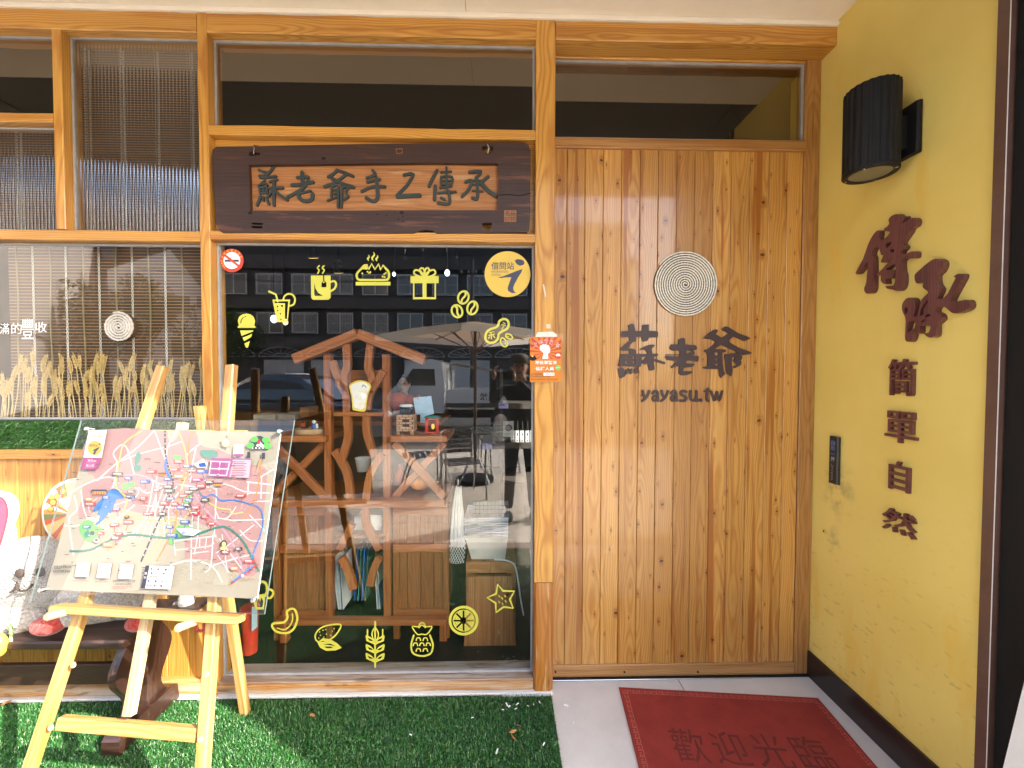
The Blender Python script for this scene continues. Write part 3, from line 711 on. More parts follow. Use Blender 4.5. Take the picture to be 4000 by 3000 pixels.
wb = thing('leaning_board', 'white board leaning against the black frame by the entrance', 'board', (1.35, -1.0, 0))
M_ = frame((1.315, -1.02, .002), (.215, 0, 1), (0, 1, 0))
MB().box(0, .95, -.008, .008, -.22, .22, M=M_).build('board_panel', M['white'], wb)
MB().box(-.0, .03, -.0085, .0085, -.2, .2, M=M_).build('foot_strip', M['black'], wb)
bt = MB(); q = PX(3222, 2075, XW)
bt.lathe([(.0105, 0), (.0105, .002), (.006, .006)], M=plane_m((XW, q.y, q.z), (0, -1, 0), (0, 0, 1)), n=14)
o = bt.build('wall_bolt', M['sign_yellow']); tagp(o, 'small round bolt plug low on the yellow wall by the door', 'bolt')
MB().lathe([(.0045, .0061), (.0045, .0068)], M=plane_m((XW, q.y, q.z), (0, -1, 0), (0, 0, 1)), n=10).build('hole', M['black'], o)
# ------------------------------------------------------------------ the dark room behind the glass
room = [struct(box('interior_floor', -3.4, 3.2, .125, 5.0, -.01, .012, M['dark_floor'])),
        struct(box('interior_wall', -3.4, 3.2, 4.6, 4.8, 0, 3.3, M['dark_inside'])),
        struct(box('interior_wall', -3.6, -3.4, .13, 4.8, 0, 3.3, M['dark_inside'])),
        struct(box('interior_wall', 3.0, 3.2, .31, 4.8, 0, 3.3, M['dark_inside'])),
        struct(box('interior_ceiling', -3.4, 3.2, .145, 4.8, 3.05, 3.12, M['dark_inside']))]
# ------------------------------------------------------------------ characters on the door (outlines in a 2212-wide enlargement of the photograph)
def zoomed(ox, oy, s): return lambda x, y: (ox + x * s, oy + y * s)
def onto_y(zz, y): return lambda a, b: P(*zz(a, b), y)
def glyph(name, outlines, at, n, thick, mtl, parent=None, sm=0):
    f = Flat(at, n, thick)
    for o in outlines: f.poly(o[0], o[1:], sm=sm)
    return f.build(name, mtl, parent)
NF = (0, -1, 0)
zd = zoomed(2380, 1230, .27125); dp_ = onto_y(zd, DY - .001)
su = [[(265,150),(320,128),(352,140),(372,232),(472,232),(475,145),(565,138),(565,232),(680,235),(697,250),(692,325),(565,325),(548,372),(500,385),(472,375),(465,318),(380,318),(378,385),(340,390),(295,432),(290,455),(268,482),(340,487),(382,512),(380,560),(440,565),(540,562),(545,548),(535,528),(520,505),(500,500),(440,505),(436,490),(510,455),(570,430),(640,430),(652,445),(620,475),(605,490),(615,560),(690,560),(702,575),(680,600),(635,603),(640,630),(800,680),(805,700),(780,710),(700,685),(640,668),(636,700),(650,780),(612,803),(570,800),(548,690),(510,715),(495,700),(470,700),(458,690),(455,735),(440,748),(250,742),(145,735),(133,715),(150,580),(160,565),(260,560),(285,555),(283,528),(262,515),(180,515),(145,495),(160,475),(250,400),(290,372),(285,318),(175,322),(160,280),(175,240),(275,232),(278,200)],
       [(240,600),(262,598),(265,628),(238,630)],[(330,600),(362,598),(368,625),(335,630)],[(228,668),(262,662),(265,700),(228,705)],[(335,670),(372,665),(362,712),(338,708)],[(460,605),(530,608),(500,640),(465,668)]]
dots = [[[(118,775),(190,758),(215,790),(228,880),(160,915),(140,900)]],[[(230,795),(272,760),(280,780),(275,835),(240,860),(225,835)]],[[(285,785),(328,762),(330,835),(305,858),(292,850)]],[[(350,780),(405,748),(412,835),(375,848),(352,830)]]]
lao = [[(995,355),(1040,332),(1085,345),(1085,425),(1240,440),(1260,480),(1245,505),(1190,515),(1105,515),(1105,570),(1190,520),(1225,535),(1222,560),(1165,600),(1275,592),(1282,625),(1268,675),(1180,660),(1110,660),(1095,695),(1220,705),(1222,720),(1180,750),(1075,762),(1058,790),(1060,810),(1195,812),(1180,840),(1100,868),(1030,870),(995,840),(1000,740),(960,740),(890,768),(885,745),(975,665),(820,648),(812,620),(795,600),(820,590),(1005,605),(1015,580),(815,580),(808,570),(1015,570),(1010,515),(890,510),(862,480),(885,425),(990,425)]]
ye = [[(1338,340),(1470,235),(1530,208),(1560,228),(1548,255),(1525,275),(1610,335),(1715,265),(1635,230),(1612,208),(1660,168),(1700,175),(1850,265),(2010,325),(2020,345),(1985,360),(1935,378),(1780,308),(1700,385),(1850,470),(2040,540),(2035,560),(1945,575),(1930,580),(1880,568),(1908,600),(1900,640),(1880,658),(1900,690),(1880,725),(1800,770),(1782,760),(1785,742),(1825,720),(1800,690),(1775,660),(1800,630),(1790,600),(1760,615),(1755,720),(1768,790),(1762,850),(1745,888),(1690,850),(1672,800),(1665,690),(1650,590),(1660,565),(1850,545),(1600,435),(1515,490),(1660,500),(1678,520),(1660,540),(1620,545),(1625,700),(1640,800),(1665,850),(1640,870),(1600,910),(1580,880),(1570,780),(1380,778),(1342,765),(1350,752),(1410,735),(1408,590),(1395,548),(1360,525),(1368,505),(1420,495),(1530,395),(1440,345)],
       [(1508,542),(1560,542),(1560,585),(1512,585)],[(1508,640),(1562,640),(1562,658),(1515,655)],[(1512,708),(1565,706),(1565,728),(1520,725)]]
dl = thing('door_lettering', 'dark brown raised shop name lettering across the middle of the plank door', 'lettering', (P(2670, 1390, DY).x, DY, 1.5))
glyph('character', [su] + dots, dp_, NF, .006, M['letter_brown'], dl)
glyph('character', [lao], dp_, NF, .006, M['letter_brown'], dl)
glyph('character', [ye], dp_, NF, .006, M['letter_brown'], dl)
def lat(*strokes):
    f = Flat(dp_, NF, .005)
    for pts, ww in strokes: f.stroke(pts, ww)
    f.build('letter', M['letter_brown'], dl)
def ly(o):
    lat(([(480+o,1095),(492+o,1150),(515+o,1180)], 38), ([(570+o,1098),(548+o,1160),(515+o,1205),(475+o,1238)], 36))
def la(o):
    lat(([(622+o,1130),(650+o,1098),(685+o,1105),(695+o,1150),(698+o,1235)], 36), ([(690+o,1160),(650+o,1165),(622+o,1200),(635+o,1232),(665+o,1228),(692+o,1195)], 34))
ly(0); la(0); ly(272); la(268)
lat(([(1100,1108),(1060,1095),(1030,1115),(1040,1150),(1085,1170),(1105,1200),(1080,1232),(1020,1235)], 38))
lat(([(1165,1098),(1160,1170),(1172,1220),(1205,1230),(1240,1205),(1252,1160),(1252,1098)], 36), ([(1252,1160),(1258,1238)], 36))
lat(([(1312,1228),(1313,1229)], 54))
lat(([(1412,1068),(1402,1150),(1402,1215),(1418,1238)], 38), ([(1370,1100),(1440,1098)], 28))
lat(([(1465,1105),(1490,1180),(1512,1232),(1545,1110)], 34), ([(1545,1110),(1580,1232),(1620,1100)], 34))

# ------------------------------------------------------------------ rope discs
def rope_spiral(b, c, r0, r1, rr, turns, ax, m=0, seg=70, n=7):
    """A two-strand rope wound into a flat spiral; ax maps (x, y, depth) onto the surface."""
    N = int(turns * seg); vs, fs = [], []; s = 0; pa = None
    for i in range(N + 1):
        t = i / N; a = 2 * math.pi * turns * t; rd = r0 + (r1 - r0) * t
        p = (c[0] + rd * math.cos(a), c[1] + rd * math.sin(a)); ds = math.hypot(p[0] - pa[0], p[1] - pa[1]) if pa else 0; s += ds; pa = p
        for j in range(n):
            th = 2 * math.pi * j / n; q = rr * (1 + .2 * math.cos(2 * th - s / rr * 1.5))
            vs.append(ax(p[0] + math.cos(a) * math.cos(th) * q, p[1] + math.sin(a) * math.cos(th) * q, rr + math.sin(th) * q))
    for i in range(N):
        for j in range(n): j2 = (j + 1) % n; fs.append((i * n + j, i * n + j2, (i + 1) * n + j2, (i + 1) * n + j))
    b.add(vs, fs, m)
q = P(2674, 1112, DY)
rd_ = thing('rope_disc', 'large flat disc of coiled cream rope on the plank door above its lettering', 'rope disc', (q.x, DY, q.z), 'coiled rope discs')
MB().lathe([(.152, 0), (.152, .004)], M=plane_m((q.x, DY - .0015, q.z), (1, 0, 0), (0, 0, 1)), n=48).build('backing', M['rope_gap'], rd_)
b = MB(); rope_spiral(b, (q.x, q.z), .004, .156, .0036, 13.4, lambda x, z, d: (x, DY - .0055 - d, z), seg=90); b.build('rope', M['rope'], rd_, smooth=True)
q = P(463, 1277, GY - .03)
rd2 = thing('rope_disc', 'small thick disc of coiled white rope on the side window with the wheat', 'rope disc', (q.x, GY, q.z), 'coiled rope discs')
MB().lathe([(.062, 0), (.062, .012), (.058, .026)], M=plane_m((q.x, GY - .001, q.z), (1, 0, 0), (0, 0, 1)), n=40).build('backing', M['rope_gap'], rd2)
b = MB(); rope_spiral(b, (q.x, q.z), .004, .066, .0048, 5.3, lambda x, z, d: (x, GY - .026 - d, z), seg=80); b.build('rope', M['rope2'], rd2, smooth=True)

# ------------------------------------------------------------------ hanging carved plaque
zp = zoomed(800, 0, .6329)
def pz(x, y, yy=-.004): return P(*zp(x, y), yy)
pc = pz(1030, 1160)
pl = thing('carved_plaque', 'old dark wooden plaque with carved shop name hung above the main window', 'plaque', pc)
YP = -.006
ol = [(48,925),(70,905),(300,902),(700,893),(1200,886),(1700,880),(1960,880),(2000,895),(2012,930),(2012,1080),(2008,1190),(2010,1300),(2005,1400),(1990,1432),(1800,1436),(1430,1440),(1410,1425),(1360,1418),(1310,1430),(1290,1440),(900,1437),(500,1436),(110,1436),(82,1418),(68,1380),(62,1250),(50,1100),(45,980)]
inn = [(270,1018),(700,1012),(1200,1006),(1400,1003),(1810,1010),(1812,1150),(1806,1298),(1300,1298),(800,1300),(280,1300),(276,1150)]
h1 = [(275,940),(300,930),(318,940),(340,945),(338,962),(272,960)]; h2 = [(1712,905),(1745,895),(1780,905),(1775,945),(1715,945)]
h3 = [(290,1374),(358,1376),(356,1388),(290,1386)]; h4 = [(290,1394),(356,1396),(354,1410),(290,1408)]; h5 = [(1712,1376),(1772,1374),(1772,1400),(1745,1428),(1715,1410)]
def toloc(pts): return [(pz(*p, YP).x - pc.x, pz(*p, YP).z - pc.z) for p in pts]
def loc_at(dy): return lambda a, b: Vector((a, dy, b))
def local_flat(name, shapes, dy, thick, mtl, parent, origin, sm=0):
    f = Flat(loc_at(0), NF, thick)
    for o, hs in shapes: f.poly(o, hs, sm=sm)
    return mesh(name, f.mb.v, f.mb.f, mtl, parent, Matrix.Translation((origin[0], dy, origin[2])))
local_flat('board', [(toloc(ol), [toloc(inn), toloc(h1), toloc(h2), toloc(h3), toloc(h4), toloc(h5)])], YP + .03, .03, M['plaque'], pl, pc)
local_flat('carved_field', [(toloc([(x + (14 if x > 1000 else -14), y + (12 if y > 1150 else -12)) for x, y in inn]), [])], YP + .024, .004, M['plaque_in'], pl, pc)
# brush strokes of the seven characters (2212-wide enlargement of 960..1960 x 600..860)
zc_ = zoomed(960, 600, .4521)
chars = [
 [([(120,145),(150,160),(190,168)],22),([(250,112),(215,160),(170,195),(125,200)],24),([(130,210),(200,208),(265,200)],20),([(170,235),(140,265),(115,285)],18),([(135,270),(175,262),(190,280)],18),([(125,300),(130,350)],18),([(125,300),(185,300),(190,345)],18),([(130,345),(190,345)],16),([(158,300),(158,345)],14),([(125,325),(190,322)],12),([(135,375),(105,450)],22),([(155,380),(160,410)],16),([(185,385),(205,440)],20),([(215,250),(275,228)],18),([(215,305),(325,300)],20),([(250,245),(250,450)],22),([(245,310),(205,375)],18),([(262,325),(310,370),(365,405)],22)],
 [([(490,165),(500,300)],30),([(450,210),(540,205)],26),([(405,275),(480,270),(585,250)],28),([(545,235),(490,310),(370,378)],26),([(560,325),(480,345)],20),([(460,330),(470,390),(520,415),(575,400),(580,350)],30)],
 [([(790,145),(760,180),(715,205)],24),([(800,150),(860,170),(930,200)],24),([(870,185),(780,250),(685,290)],24),([(745,215),(840,265),(935,295)],26),([(745,290),(745,385)],16),([(745,292),(800,285),(800,465)],20),([(748,322),(798,318)],14),([(748,352),(798,350)],14),([(710,410),(750,395),(800,378)],16),([(835,295),(830,465)],20),([(838,295),(890,292),(870,335),(890,375),(855,400)],20)],
 [([(1100,150),(1120,185),(1050,215)],24),([(1055,250),(1160,225)],22),([(1005,330),(1100,290),(1205,290)],24),([(1130,215),(1140,300),(1140,390),(1100,415),(1045,385)],28)],
 [([(1370,190),(1450,180),(1395,280)],26),([(1395,280),(1310,365)],26),([(1315,375),(1400,370),(1505,365)],34)],
 [([(1655,150),(1620,210),(1585,285)],26),([(1640,285),(1632,400)],28),([(1690,165),(1775,160)],18),([(1735,125),(1738,340)],20),([(1690,205),(1690,270)],18),([(1690,205),(1785,205),(1780,270)],18),([(1692,240),(1780,238)],14),([(1690,272),(1780,270)],14),([(1680,300),(1780,285)],16),([(1665,345),(1815,335)],18),([(1755,330),(1765,420),(1740,440),(1665,430)],24),([(1690,385),(1720,400)],18)],
 [([(1935,165),(2035,160),(1990,215)],26),([(1995,210),(2005,330),(1998,395),(1960,385)],26),([(1955,240),(2045,235)],14),([(1955,275),(2050,270)],14),([(1960,325),(2050,330)],14),([(1900,250),(1955,235),(1930,310),(1870,375)],24),([(2095,205),(2030,255)],26),([(2035,255),(2090,320),(2160,370)],32)]]
cY = YP + .019
for st in chars:
    f = Flat(onto_y(zc_, cY), NF, .006, step=.00025)
    for pts, ww in st: f.stroke(pts, ww, sm=3)
    f.build('character', M['letter_green'], pl)
f = Flat(onto_y(zp, YP - .0008), NF); f.rect(1848, 1298, 1922, 1370, 0)
for i, (cch, x, y) in enumerate((('蘇', 1886, 1300), ('銘', 1886, 1336), ('義', 1852, 1300), ('記', 1852, 1336))): f.text(cch, x, y, 32, 32, 1)
f.build('carved_seal', [M['plaque_in'], M['dark_ink']], pl)
f = Flat(onto_y(zp, YP - .0006), NF)
for hole_ in ((733, 978, 13), (280, 1314, 14), (1215, 1312, 13), (1065, 1322, 6), (1122, 1330, 5), (1222, 1335, 6), (1195, 1352, 6), (1225, 1364, 5), (1172, 1310, 4)):
    f = Flat(onto_y(zp, YP - .0006), NF); f.disc(hole_[:2], hole_[2], ry=hole_[2] * .75); f.build('worm_hole', M['black'], pl)
f = Flat(onto_y(zp, YP - .0006), NF)
f.stroke([(1812, 1208), (1870, 1200), (1940, 1206), (2010, 1192)], 7); f.build('crack', M['black'], pl)
f = Flat(onto_y(zp, YP - .0007), NF); f.stroke([(1180, 920), (1218, 918), (1220, 944), (1184, 948)], 5, closed=True, sm=0); f.build('inlaid_patch', M['plaque_in'], pl)
for (a, b2) in ((300, 905), (1745, 900)):
    t = MB(); p0 = P(*zp(a, b2 - 8), -.02); p1 = P(*zp(a + 2, b2 + 45), -.018); t.tube([p0 + Vector((0, .04, .02)), p0, (p0 + p1) / 2 + Vector((.006, -.006, 0)), p1, p1 + Vector((0, .02, 0))], .0028, 6); t.build('hook', M['steel'], pl)

# ------------------------------------------------------------------ wooden characters on the yellow wall
NW = (-1, 0, 0)
def onto_x(zz, x): return lambda a, b: PX(*zz(a, b), x)
zw = zoomed(3320, 800, .34353); awp = onto_x(zw, XW - .002)
chuan = [[(122,770),(205,620),(270,440),(320,350),(365,298),(398,298),(388,375),(412,385),(425,402),(470,372),(520,310),(455,298),(452,270),(490,245),(510,205),(500,175),(525,135),(580,108),(620,112),(640,140),(690,130),(688,150),(650,215),(700,185),(770,147),(808,160),(822,200),(800,245),(755,270),(740,310),(680,395),(655,440),(685,465),(685,495),(650,530),(648,560),(680,570),(760,532),(808,538),(810,590),(780,608),(690,612),(650,645),(655,760),(668,800),(665,900),(640,960),(590,980),(545,962),(490,955),(465,925),(545,920),(570,890),(580,800),(580,680),(520,700),(470,740),(560,735),(575,760),(560,810),(520,840),(470,840),(478,900),(440,895),(412,860),(412,800),(370,808),(368,785),(420,740),(465,690),(530,625),(450,655),(415,655),(418,630),(440,575),(415,570),(395,500),(360,470),(320,520),(305,580),(325,600),(325,900),(320,960),(300,1000),(255,1012),(225,985),(222,940),(245,880),(262,650),(215,710),(150,785)],
         [(470,440),(530,425),(515,465),(480,490)],[(520,518),(550,502),(570,520),(545,545),(522,538)]]
cheng = [[(802,800),(860,740),(960,655),(1040,612),(1100,625),(1130,660),(1125,710),(1090,770),(1050,810),(1060,900),(1095,950),(1080,1010),(1055,1060),(1085,1078),(1140,1055),(1190,1000),(1240,900),(1275,830),(1250,820),(1290,790),(1330,785),(1360,800),(1340,860),(1290,950),(1230,1060),(1225,1100),(1290,1100),(1370,1082),(1410,1085),(1435,1120),(1430,1170),(1390,1200),(1320,1225),(1265,1235),(1220,1220),(1150,1160),(1090,1150),(1050,1180),(1045,1215),(1090,1240),(1108,1275),(1105,1310),(1060,1350),(1045,1370),(1045,1470),(1020,1500),(970,1510),(910,1465),(965,1452),(985,1370),(900,1380),(860,1375),(862,1440),(845,1465),(815,1460),(800,1430),(785,1470),(770,1530),(740,1558),(705,1550),(690,1500),(700,1310),(680,1250),(658,1200),(660,1130),(700,1070),(745,1055),(785,1065),(805,1110),(805,1200),(790,1270),(825,1265),(850,1190),(880,1080),(945,1015),(955,985),(905,950),(895,920),(920,865),(860,892),(815,885)],
         [(680,1190),(700,1165),(722,1180),(715,1230),(690,1240)],[(735,1330),(805,1320),(800,1400),(745,1440),(718,1455),(712,1420)],[(860,1270),(880,1180),(950,1085),(955,1100),(905,1190),(905,1240)],[(920,1275),(945,1245),(985,1240),(970,1268)],[(868,1335),(905,1305),(925,1310),(905,1325)]]
for i, (nm, o_, lab) in enumerate((('chuan', chuan, 'largest upper wooden character, brush written, on the yellow wall under the lamp'), ('cheng', cheng, 'large wooden brush character with a long sweeping tail on the yellow wall'))):
    ob = glyph('wooden_character', [o_], awp, NW, .022, M['purple'], None, sm=2)
    regrain(ob, (0, 0, 1), (0, 1, 0)); tagp(ob, lab, 'wooden character', 'wooden characters on the yellow wall')
zq = zoomed(3400, 1370, .4643)
for ch_, (x0, y0, x1, y1), lab in (('簡', (178, 72, 392, 385), 'small wooden character with bamboo radical, topmost of the column of four on the yellow wall'),
                                   ('單', (150, 500, 408, 800), 'small wooden character with two boxes on top, second of the column on the yellow wall'),
                                   ('自', (182, 915, 345, 1205), 'small wooden character like a barred box, third of the column on the yellow wall'),
                                   ('然', (125, 1300, 398, 1598), 'small wooden character with four dots under it, lowest on the yellow wall')):
    a = onto_x(zq, XW - .001)
    xa, xb = (x0 + x1) / 2 - (x1 - x0) / 2, x1; tl = a(x0, y0); br = a(x1, y1)
    sl = 0
    ob = letter('wooden_character', ch_, ((XW - .001, tl.y, tl.z), (XW - .001, br.y, tl.z - sl), (XW - .001, br.y, br.z), (XW - .001, tl.y, br.z + sl)), NW, .014, M['purple'], None, bold=.006)
    tagp(ob, lab, 'wooden character', 'wooden characters on the yellow wall')

# ------------------------------------------------------------------ wall lamp
lx, lyy, lz0, lz1, lr = 1.40, -.33, 2.263, 2.58, .0855
wl_ = thing('wall_lamp', 'black fluted cylinder wall lamp high on the yellow wall', 'lamp', (lx, lyy, lz0))
n = 96; vs, fs = [], []
for z in (lz0 + .012, lz1):
    for j in range(n):
        a = 2 * math.pi * j / n; r = lr - (.0028 if j % 4 in (2, 3) else 0); vs.append((lx + r * math.cos(a), lyy + r * math.sin(a), z))
for j in range(n): j2 = (j + 1) % n; fs.append((j, j2, n + j2, n + j))
fs.append(tuple(range(n, 2 * n))); mesh('lamp_body', vs, fs, M['black'], wl_)
MB().lathe([(lr - .02, .004), (lr - .018, 0), (lr - .002, 0), (lr + .0005, .003), (lr + .0005, .0125)], (lx, lyy, lz0), 48, caps=False).build('rim', M['black'], wl_)
MB().lathe([(lr - .0195, .0035), (lr - .0195, .009)], (lx, lyy, lz0), 40).build('lamp_glass', mat('frosted_lamp_glass', (.13, .125, .085, 1), .35, coat=.3), wl_)
for k in range(4):
    a = rad(35 + 90 * k); MB().lathe([(.0045, -.0025), (.0045, 0)], (lx + (lr - .010) * math.cos(a), lyy + (lr - .010) * math.sin(a), lz0), 10).build('screw', M['steel'], wl_)
box('bracket', lx + lr - .01, XW - .02, lyy - .035, lyy + .035, 2.345, 2.465, M['black'], wl_)
timber('wall_plate', (XW - .012, lyy, 2.315), (XW - .012, lyy, 2.50), .15, .022, M['black'], wl_, (0, 1, 0), .006)
# ------------------------------------------------------------------ door switch
q0, q1 = PX(3270, 1705, XW), PX(3270, 1890, XW)
sw = thing('door_switch', 'slim black push plate for the automatic door on the yellow wall', 'switch', (XW, q0.y, q1.z))
timber('switch_body', (XW - .009, q0.y, q1.z), (XW - .009, q0.y, q0.z), .052, .018, M['blackp'], sw, (0, 1, 0), .006)
dsw = lambda a, b: Vector((XW - .0185, q0.y - a, q0.z - b)); H = q0.z - q1.z
f = Flat(dsw, NW); f.text('自', -.011, H * .08, .022, .022, 0); f.text('動', -.011, H * .19, .022, .024, 0); f.text('PRESS', -.013, H * .35, .026, .008, 0); f.text('押', -.010, H * .43, .020, .022, 1)
for k, cc in enumerate('してください'): f.text(cc, -.006, H * (.58 + k * .06), .011, .010, 1)
f.build('switch_lettering', [mat('switch_blue', (.12, .22, .5, 1), .5), mat('switch_grey', (.4, .42, .45, 1), .5)], sw)

# ------------------------------------------------------------------ stickers on the panes
ST = GY - .0008
def stk(lab, cat='sticker', group='yellow food stickers on the main window'):
    def fin(f, mats=None):
        o = f.build('window_sticker', mats or M['yellow_sticker']); return tagp(o, lab, cat, group)
    return fin
z2 = zoomed(800, 900, .6329); z5 = zoomed(850, 960, .29385); z6 = zoomed(1500, 960, .28029); z7 = zoomed(1000, 1600, .66298); z8 = zoomed(600, 2250, .36166)
def FS(z): return Flat(onto_y(z, ST), NF)
f = FS(z5); f.poly([(268,1068),(285,1065),(268,1000),(285,945),(330,910),(384,900),(440,912),(480,945),(500,1000),(488,1065),(505,1070),(503,1092),(268,1092)], [[(305,1000),(325,960),(358,942),(352,952),(330,970),(316,1000),(315,1035),(305,1030)],[(358,938),(380,932),(386,940),(362,945)]])
f.poly([(297,1125),(477,1122),(470,1140),(320,1200)]); f.poly([(332,1222),(462,1168),(445,1215),(355,1268)]); f.poly([(358,1298),(432,1265),(405,1350),(390,1358),(375,1350)]); stk('yellow ice cream cone sticker on the window glass below the no smoking sign')(f)
f = FS(z5); f.stroke([(685,608),(775,648),(800,740)], 26, sm=0); f.poly([(728,715),(965,715),(930,1015),(790,1015)], [[(758,738),(940,738),(918,985),(895,985),(898,765),(762,760)],[(785,800),(800,795),(808,810),(798,820)],[(842,790),(862,785),(872,805),(855,818)],[(788,855),(802,850),(810,865),(800,872)],[(825,900),(838,895),(846,908),(836,918)],[(832,972),(845,968),(852,982),(842,990)]])
f.stroke([(875,715),(890,670),(940,640),(1000,655),(1030,715),(1010,780),(955,800)], 24); stk('yellow cold drink with straw sticker on the window glass')(f)
f = FS(z5); f.poly([(1240,395),(1402,395),(1404,470),(1382,492),(1382,552),(1447,552),(1447,490),(1420,468),(1418,395),(1502,395),(1502,690),(1475,718),(1270,718),(1245,692)], [[(1285,490),(1302,570),(1340,630),(1402,665),(1292,665),(1285,640)]])
f.stroke([(1500,482),(1550,470),(1576,510),(1555,570),(1500,605)], 26); f.stroke([(1350,268),(1328,295),(1350,325),(1332,365)], 18); f.stroke([(1415,268),(1392,295),(1418,325),(1396,365)], 18); f.disc((1412,486), 11); stk('yellow steaming tea mug sticker on the window glass')(f)
f = FS(z2); f.stroke([(965,238),(942,262),(938,285),(950,304),(985,306),(1090,306),(1128,302),(1138,280),(1132,252),(1115,234)], 13)
f.stroke([(965,236),(985,215),(1000,212),(1012,240),(1030,206),(1050,240),(1072,208),(1085,242),(1100,216),(1118,236)], 13, sm=0); f.poly([(955,250),(968,235),(985,222),(1000,218),(1008,235),(1000,242),(975,240)])
for (x, y) in ((972,265),(1005,255),(1015,262),(1022,258),(1108,270),(1098,285),(1110,288),(1118,262)): f.disc((x, y), 6, n=10)
f.rect(932, 318, 1146, 340)
for (x, y, k) in ((1012,188,.8),(1042,190,1.25),(1064,190,.8)): f.stroke([(x, y, 3), (x - 7 * k, y - 15 * k, 12), (x + 4 * k, y - 30 * k, 10), (x, y - 45 * k, 3)], 10)
stk('yellow steaming bread loaf sticker at the top of the window glass')(f)
f = FS(z6); f.poly([(370,422),(762,422),(762,522),(725,522),(725,745),(405,745),(405,522),(370,522)], [[(425,522),(538,522),(538,716),(425,716)],[(592,522),(704,522),(704,716),(592,716)]])
for (a, bq) in (((565,428),(430,360)),((565,428),(520,320)),((568,428),(610,320)),((568,428),(705,360))):
    dx, dy = bq[0] - a[0], bq[1] - a[1]; nx, ny = -dy * .24, dx * .24
    f.stroke([a, (a[0] + dx * .5 + nx, a[1] + dy * .5 + ny), (bq[0] + nx * .7, bq[1] + ny * .7), (bq[0] - nx * .7, bq[1] - ny * .7), (a[0] + dx * .5 - nx, a[1] + dy * .5 - ny)], 26, closed=True)
stk('yellow ribboned gift box sticker on the window glass')(f)
def bean(f, c, rx, ry, an, w):
    ca, sa = math.cos(an), math.sin(an); T = lambda x, y: (c[0] + x * ca - y * sa, c[1] + x * sa + y * ca)
    f.stroke([T(rx * math.cos(2 * math.pi * i / 24), ry * math.sin(2 * math.pi * i / 24)) for i in range(24)], w, closed=True, sm=0)
    f.stroke([T(0, -ry), T(rx * .25, -ry * .4), T(-rx * .1, ry * .3), T(0, ry)], w)
f = FS(z6); bean(f, (1106,720), 72, 88, .35, 28); bean(f, (1018,912), 72, 88, -.45, 28); bean(f, (1232,866), 70, 92, .3, 28); stk('three yellow coffee beans sticker on the window glass')(f)
f = FS(z6); f.stroke([(1668,1020),(1720,1040),(1738,1095),(1715,1155),(1650,1190),(1600,1230),(1588,1290),(1545,1340),(1480,1352),(1428,1325),(1412,1265),(1435,1200),(1490,1160),(1550,1140),(1590,1110),(1610,1050)], 32, closed=True)
for pts in ([(1660,1070),(1690,1085)],[(1640,1100),(1690,1110)],[(1665,1130),(1640,1165)],[(1470,1210),(1530,1200)],[(1460,1250),(1540,1230)],[(1490,1210),(1500,1300)],[(1520,1250),(1545,1280)],[(1475,1270),(1455,1290)]): f.stroke(pts, 14)
f.stroke([(1640,1285),(1680,1300),(1705,1340),(1722,1380),(1690,1408),(1650,1390),(1622,1340)], 20, closed=True); f.stroke([(1705,1232),(1750,1235),(1790,1270),(1780,1300),(1740,1295),(1700,1270)], 20, closed=True); f.stroke([(1690,1350),(1695,1375)], 12); f.stroke([(1715,1262),(1740,1265)], 10)
stk('yellow peanut with two kernels sticker on the window glass near the taped poster')(f)
f = FS(z8); f.stroke([(1480,355),(1520,358),(1545,410),(1550,480),(1520,560),(1470,605),(1400,618),(1320,595),(1282,550),(1290,515),(1340,508),(1410,498),(1445,450),(1440,385),(1462,368)], 24, closed=True); f.stroke([(1498,408),(1502,470),(1470,540),(1410,580),(1335,562)], 14); stk('yellow cashew nut sticker low on the window glass beside the easel')(f)
f = FS(z7); f.stroke([(500,1268),(440,1268),(385,1285),(352,1320),(355,1360),(400,1372),(450,1345),(480,1315)], 9, closed=True)
for p in ((375,1310),(395,1300),(410,1295),(380,1330),(400,1340),(440,1330),(450,1305),(370,1345),(415,1322),(460,1290)): f.disc(p, 4, n=8)
f.poly([(362,1372),(395,1345),(440,1352),(478,1375),(506,1402),(470,1418),(415,1420),(378,1402)], [[(372,1366),(400,1362),(420,1374),(398,1370)],[(395,1382),(440,1378),(470,1392),(430,1386)],[(400,1396),(440,1394),(455,1402),(420,1404)]], sm=0); stk('yellow almonds sticker low on the window glass')(f)
f = FS(z7); f.stroke([(702,1250),(702,1518)], 11, sm=0); f.stroke([(702,1285),(684,1315),(688,1345),(702,1360),(718,1345),(720,1315)], 8, closed=True)
for s_ in (-1, 1):
    f.stroke([(702 + s_ * 45, 1296), (702 + s_ * 45, 1345)], 9, sm=0)
    for y in (1355, 1408, 1460):
        f.poly([(702 + s_ * 4, y + 30), (702 + s_ * 20, y + 22), (702 + s_ * 52, y + 8), (702 + s_ * 57, y - 22), (702 + s_ * 52, y - 28), (702 + s_ * 25, y - 15), (702 + s_ * 4, y + 8)], [[(702 + s_ * 12, y + 8), (702 + s_ * 22, y - 2), (702 + s_ * 44, y - 10), (702 + s_ * 34, y + 6)]])
stk('yellow wheat ear sticker at the foot of the window glass')(f)
f = FS(z7); f.stroke([(930,1330),(915,1385),(925,1435),(980,1452),(1030,1435),(1042,1385),(1025,1330)], 11); f.stroke([(952,1325),(925,1290),(922,1276),(955,1280),(965,1262),(978,1255),(992,1262),(1002,1280),(1036,1276),(1030,1295),(1005,1325),(978,1322)], 8, closed=True, sm=2)
f.stroke([(960,1285),(978,1270),(998,1285)], 7)
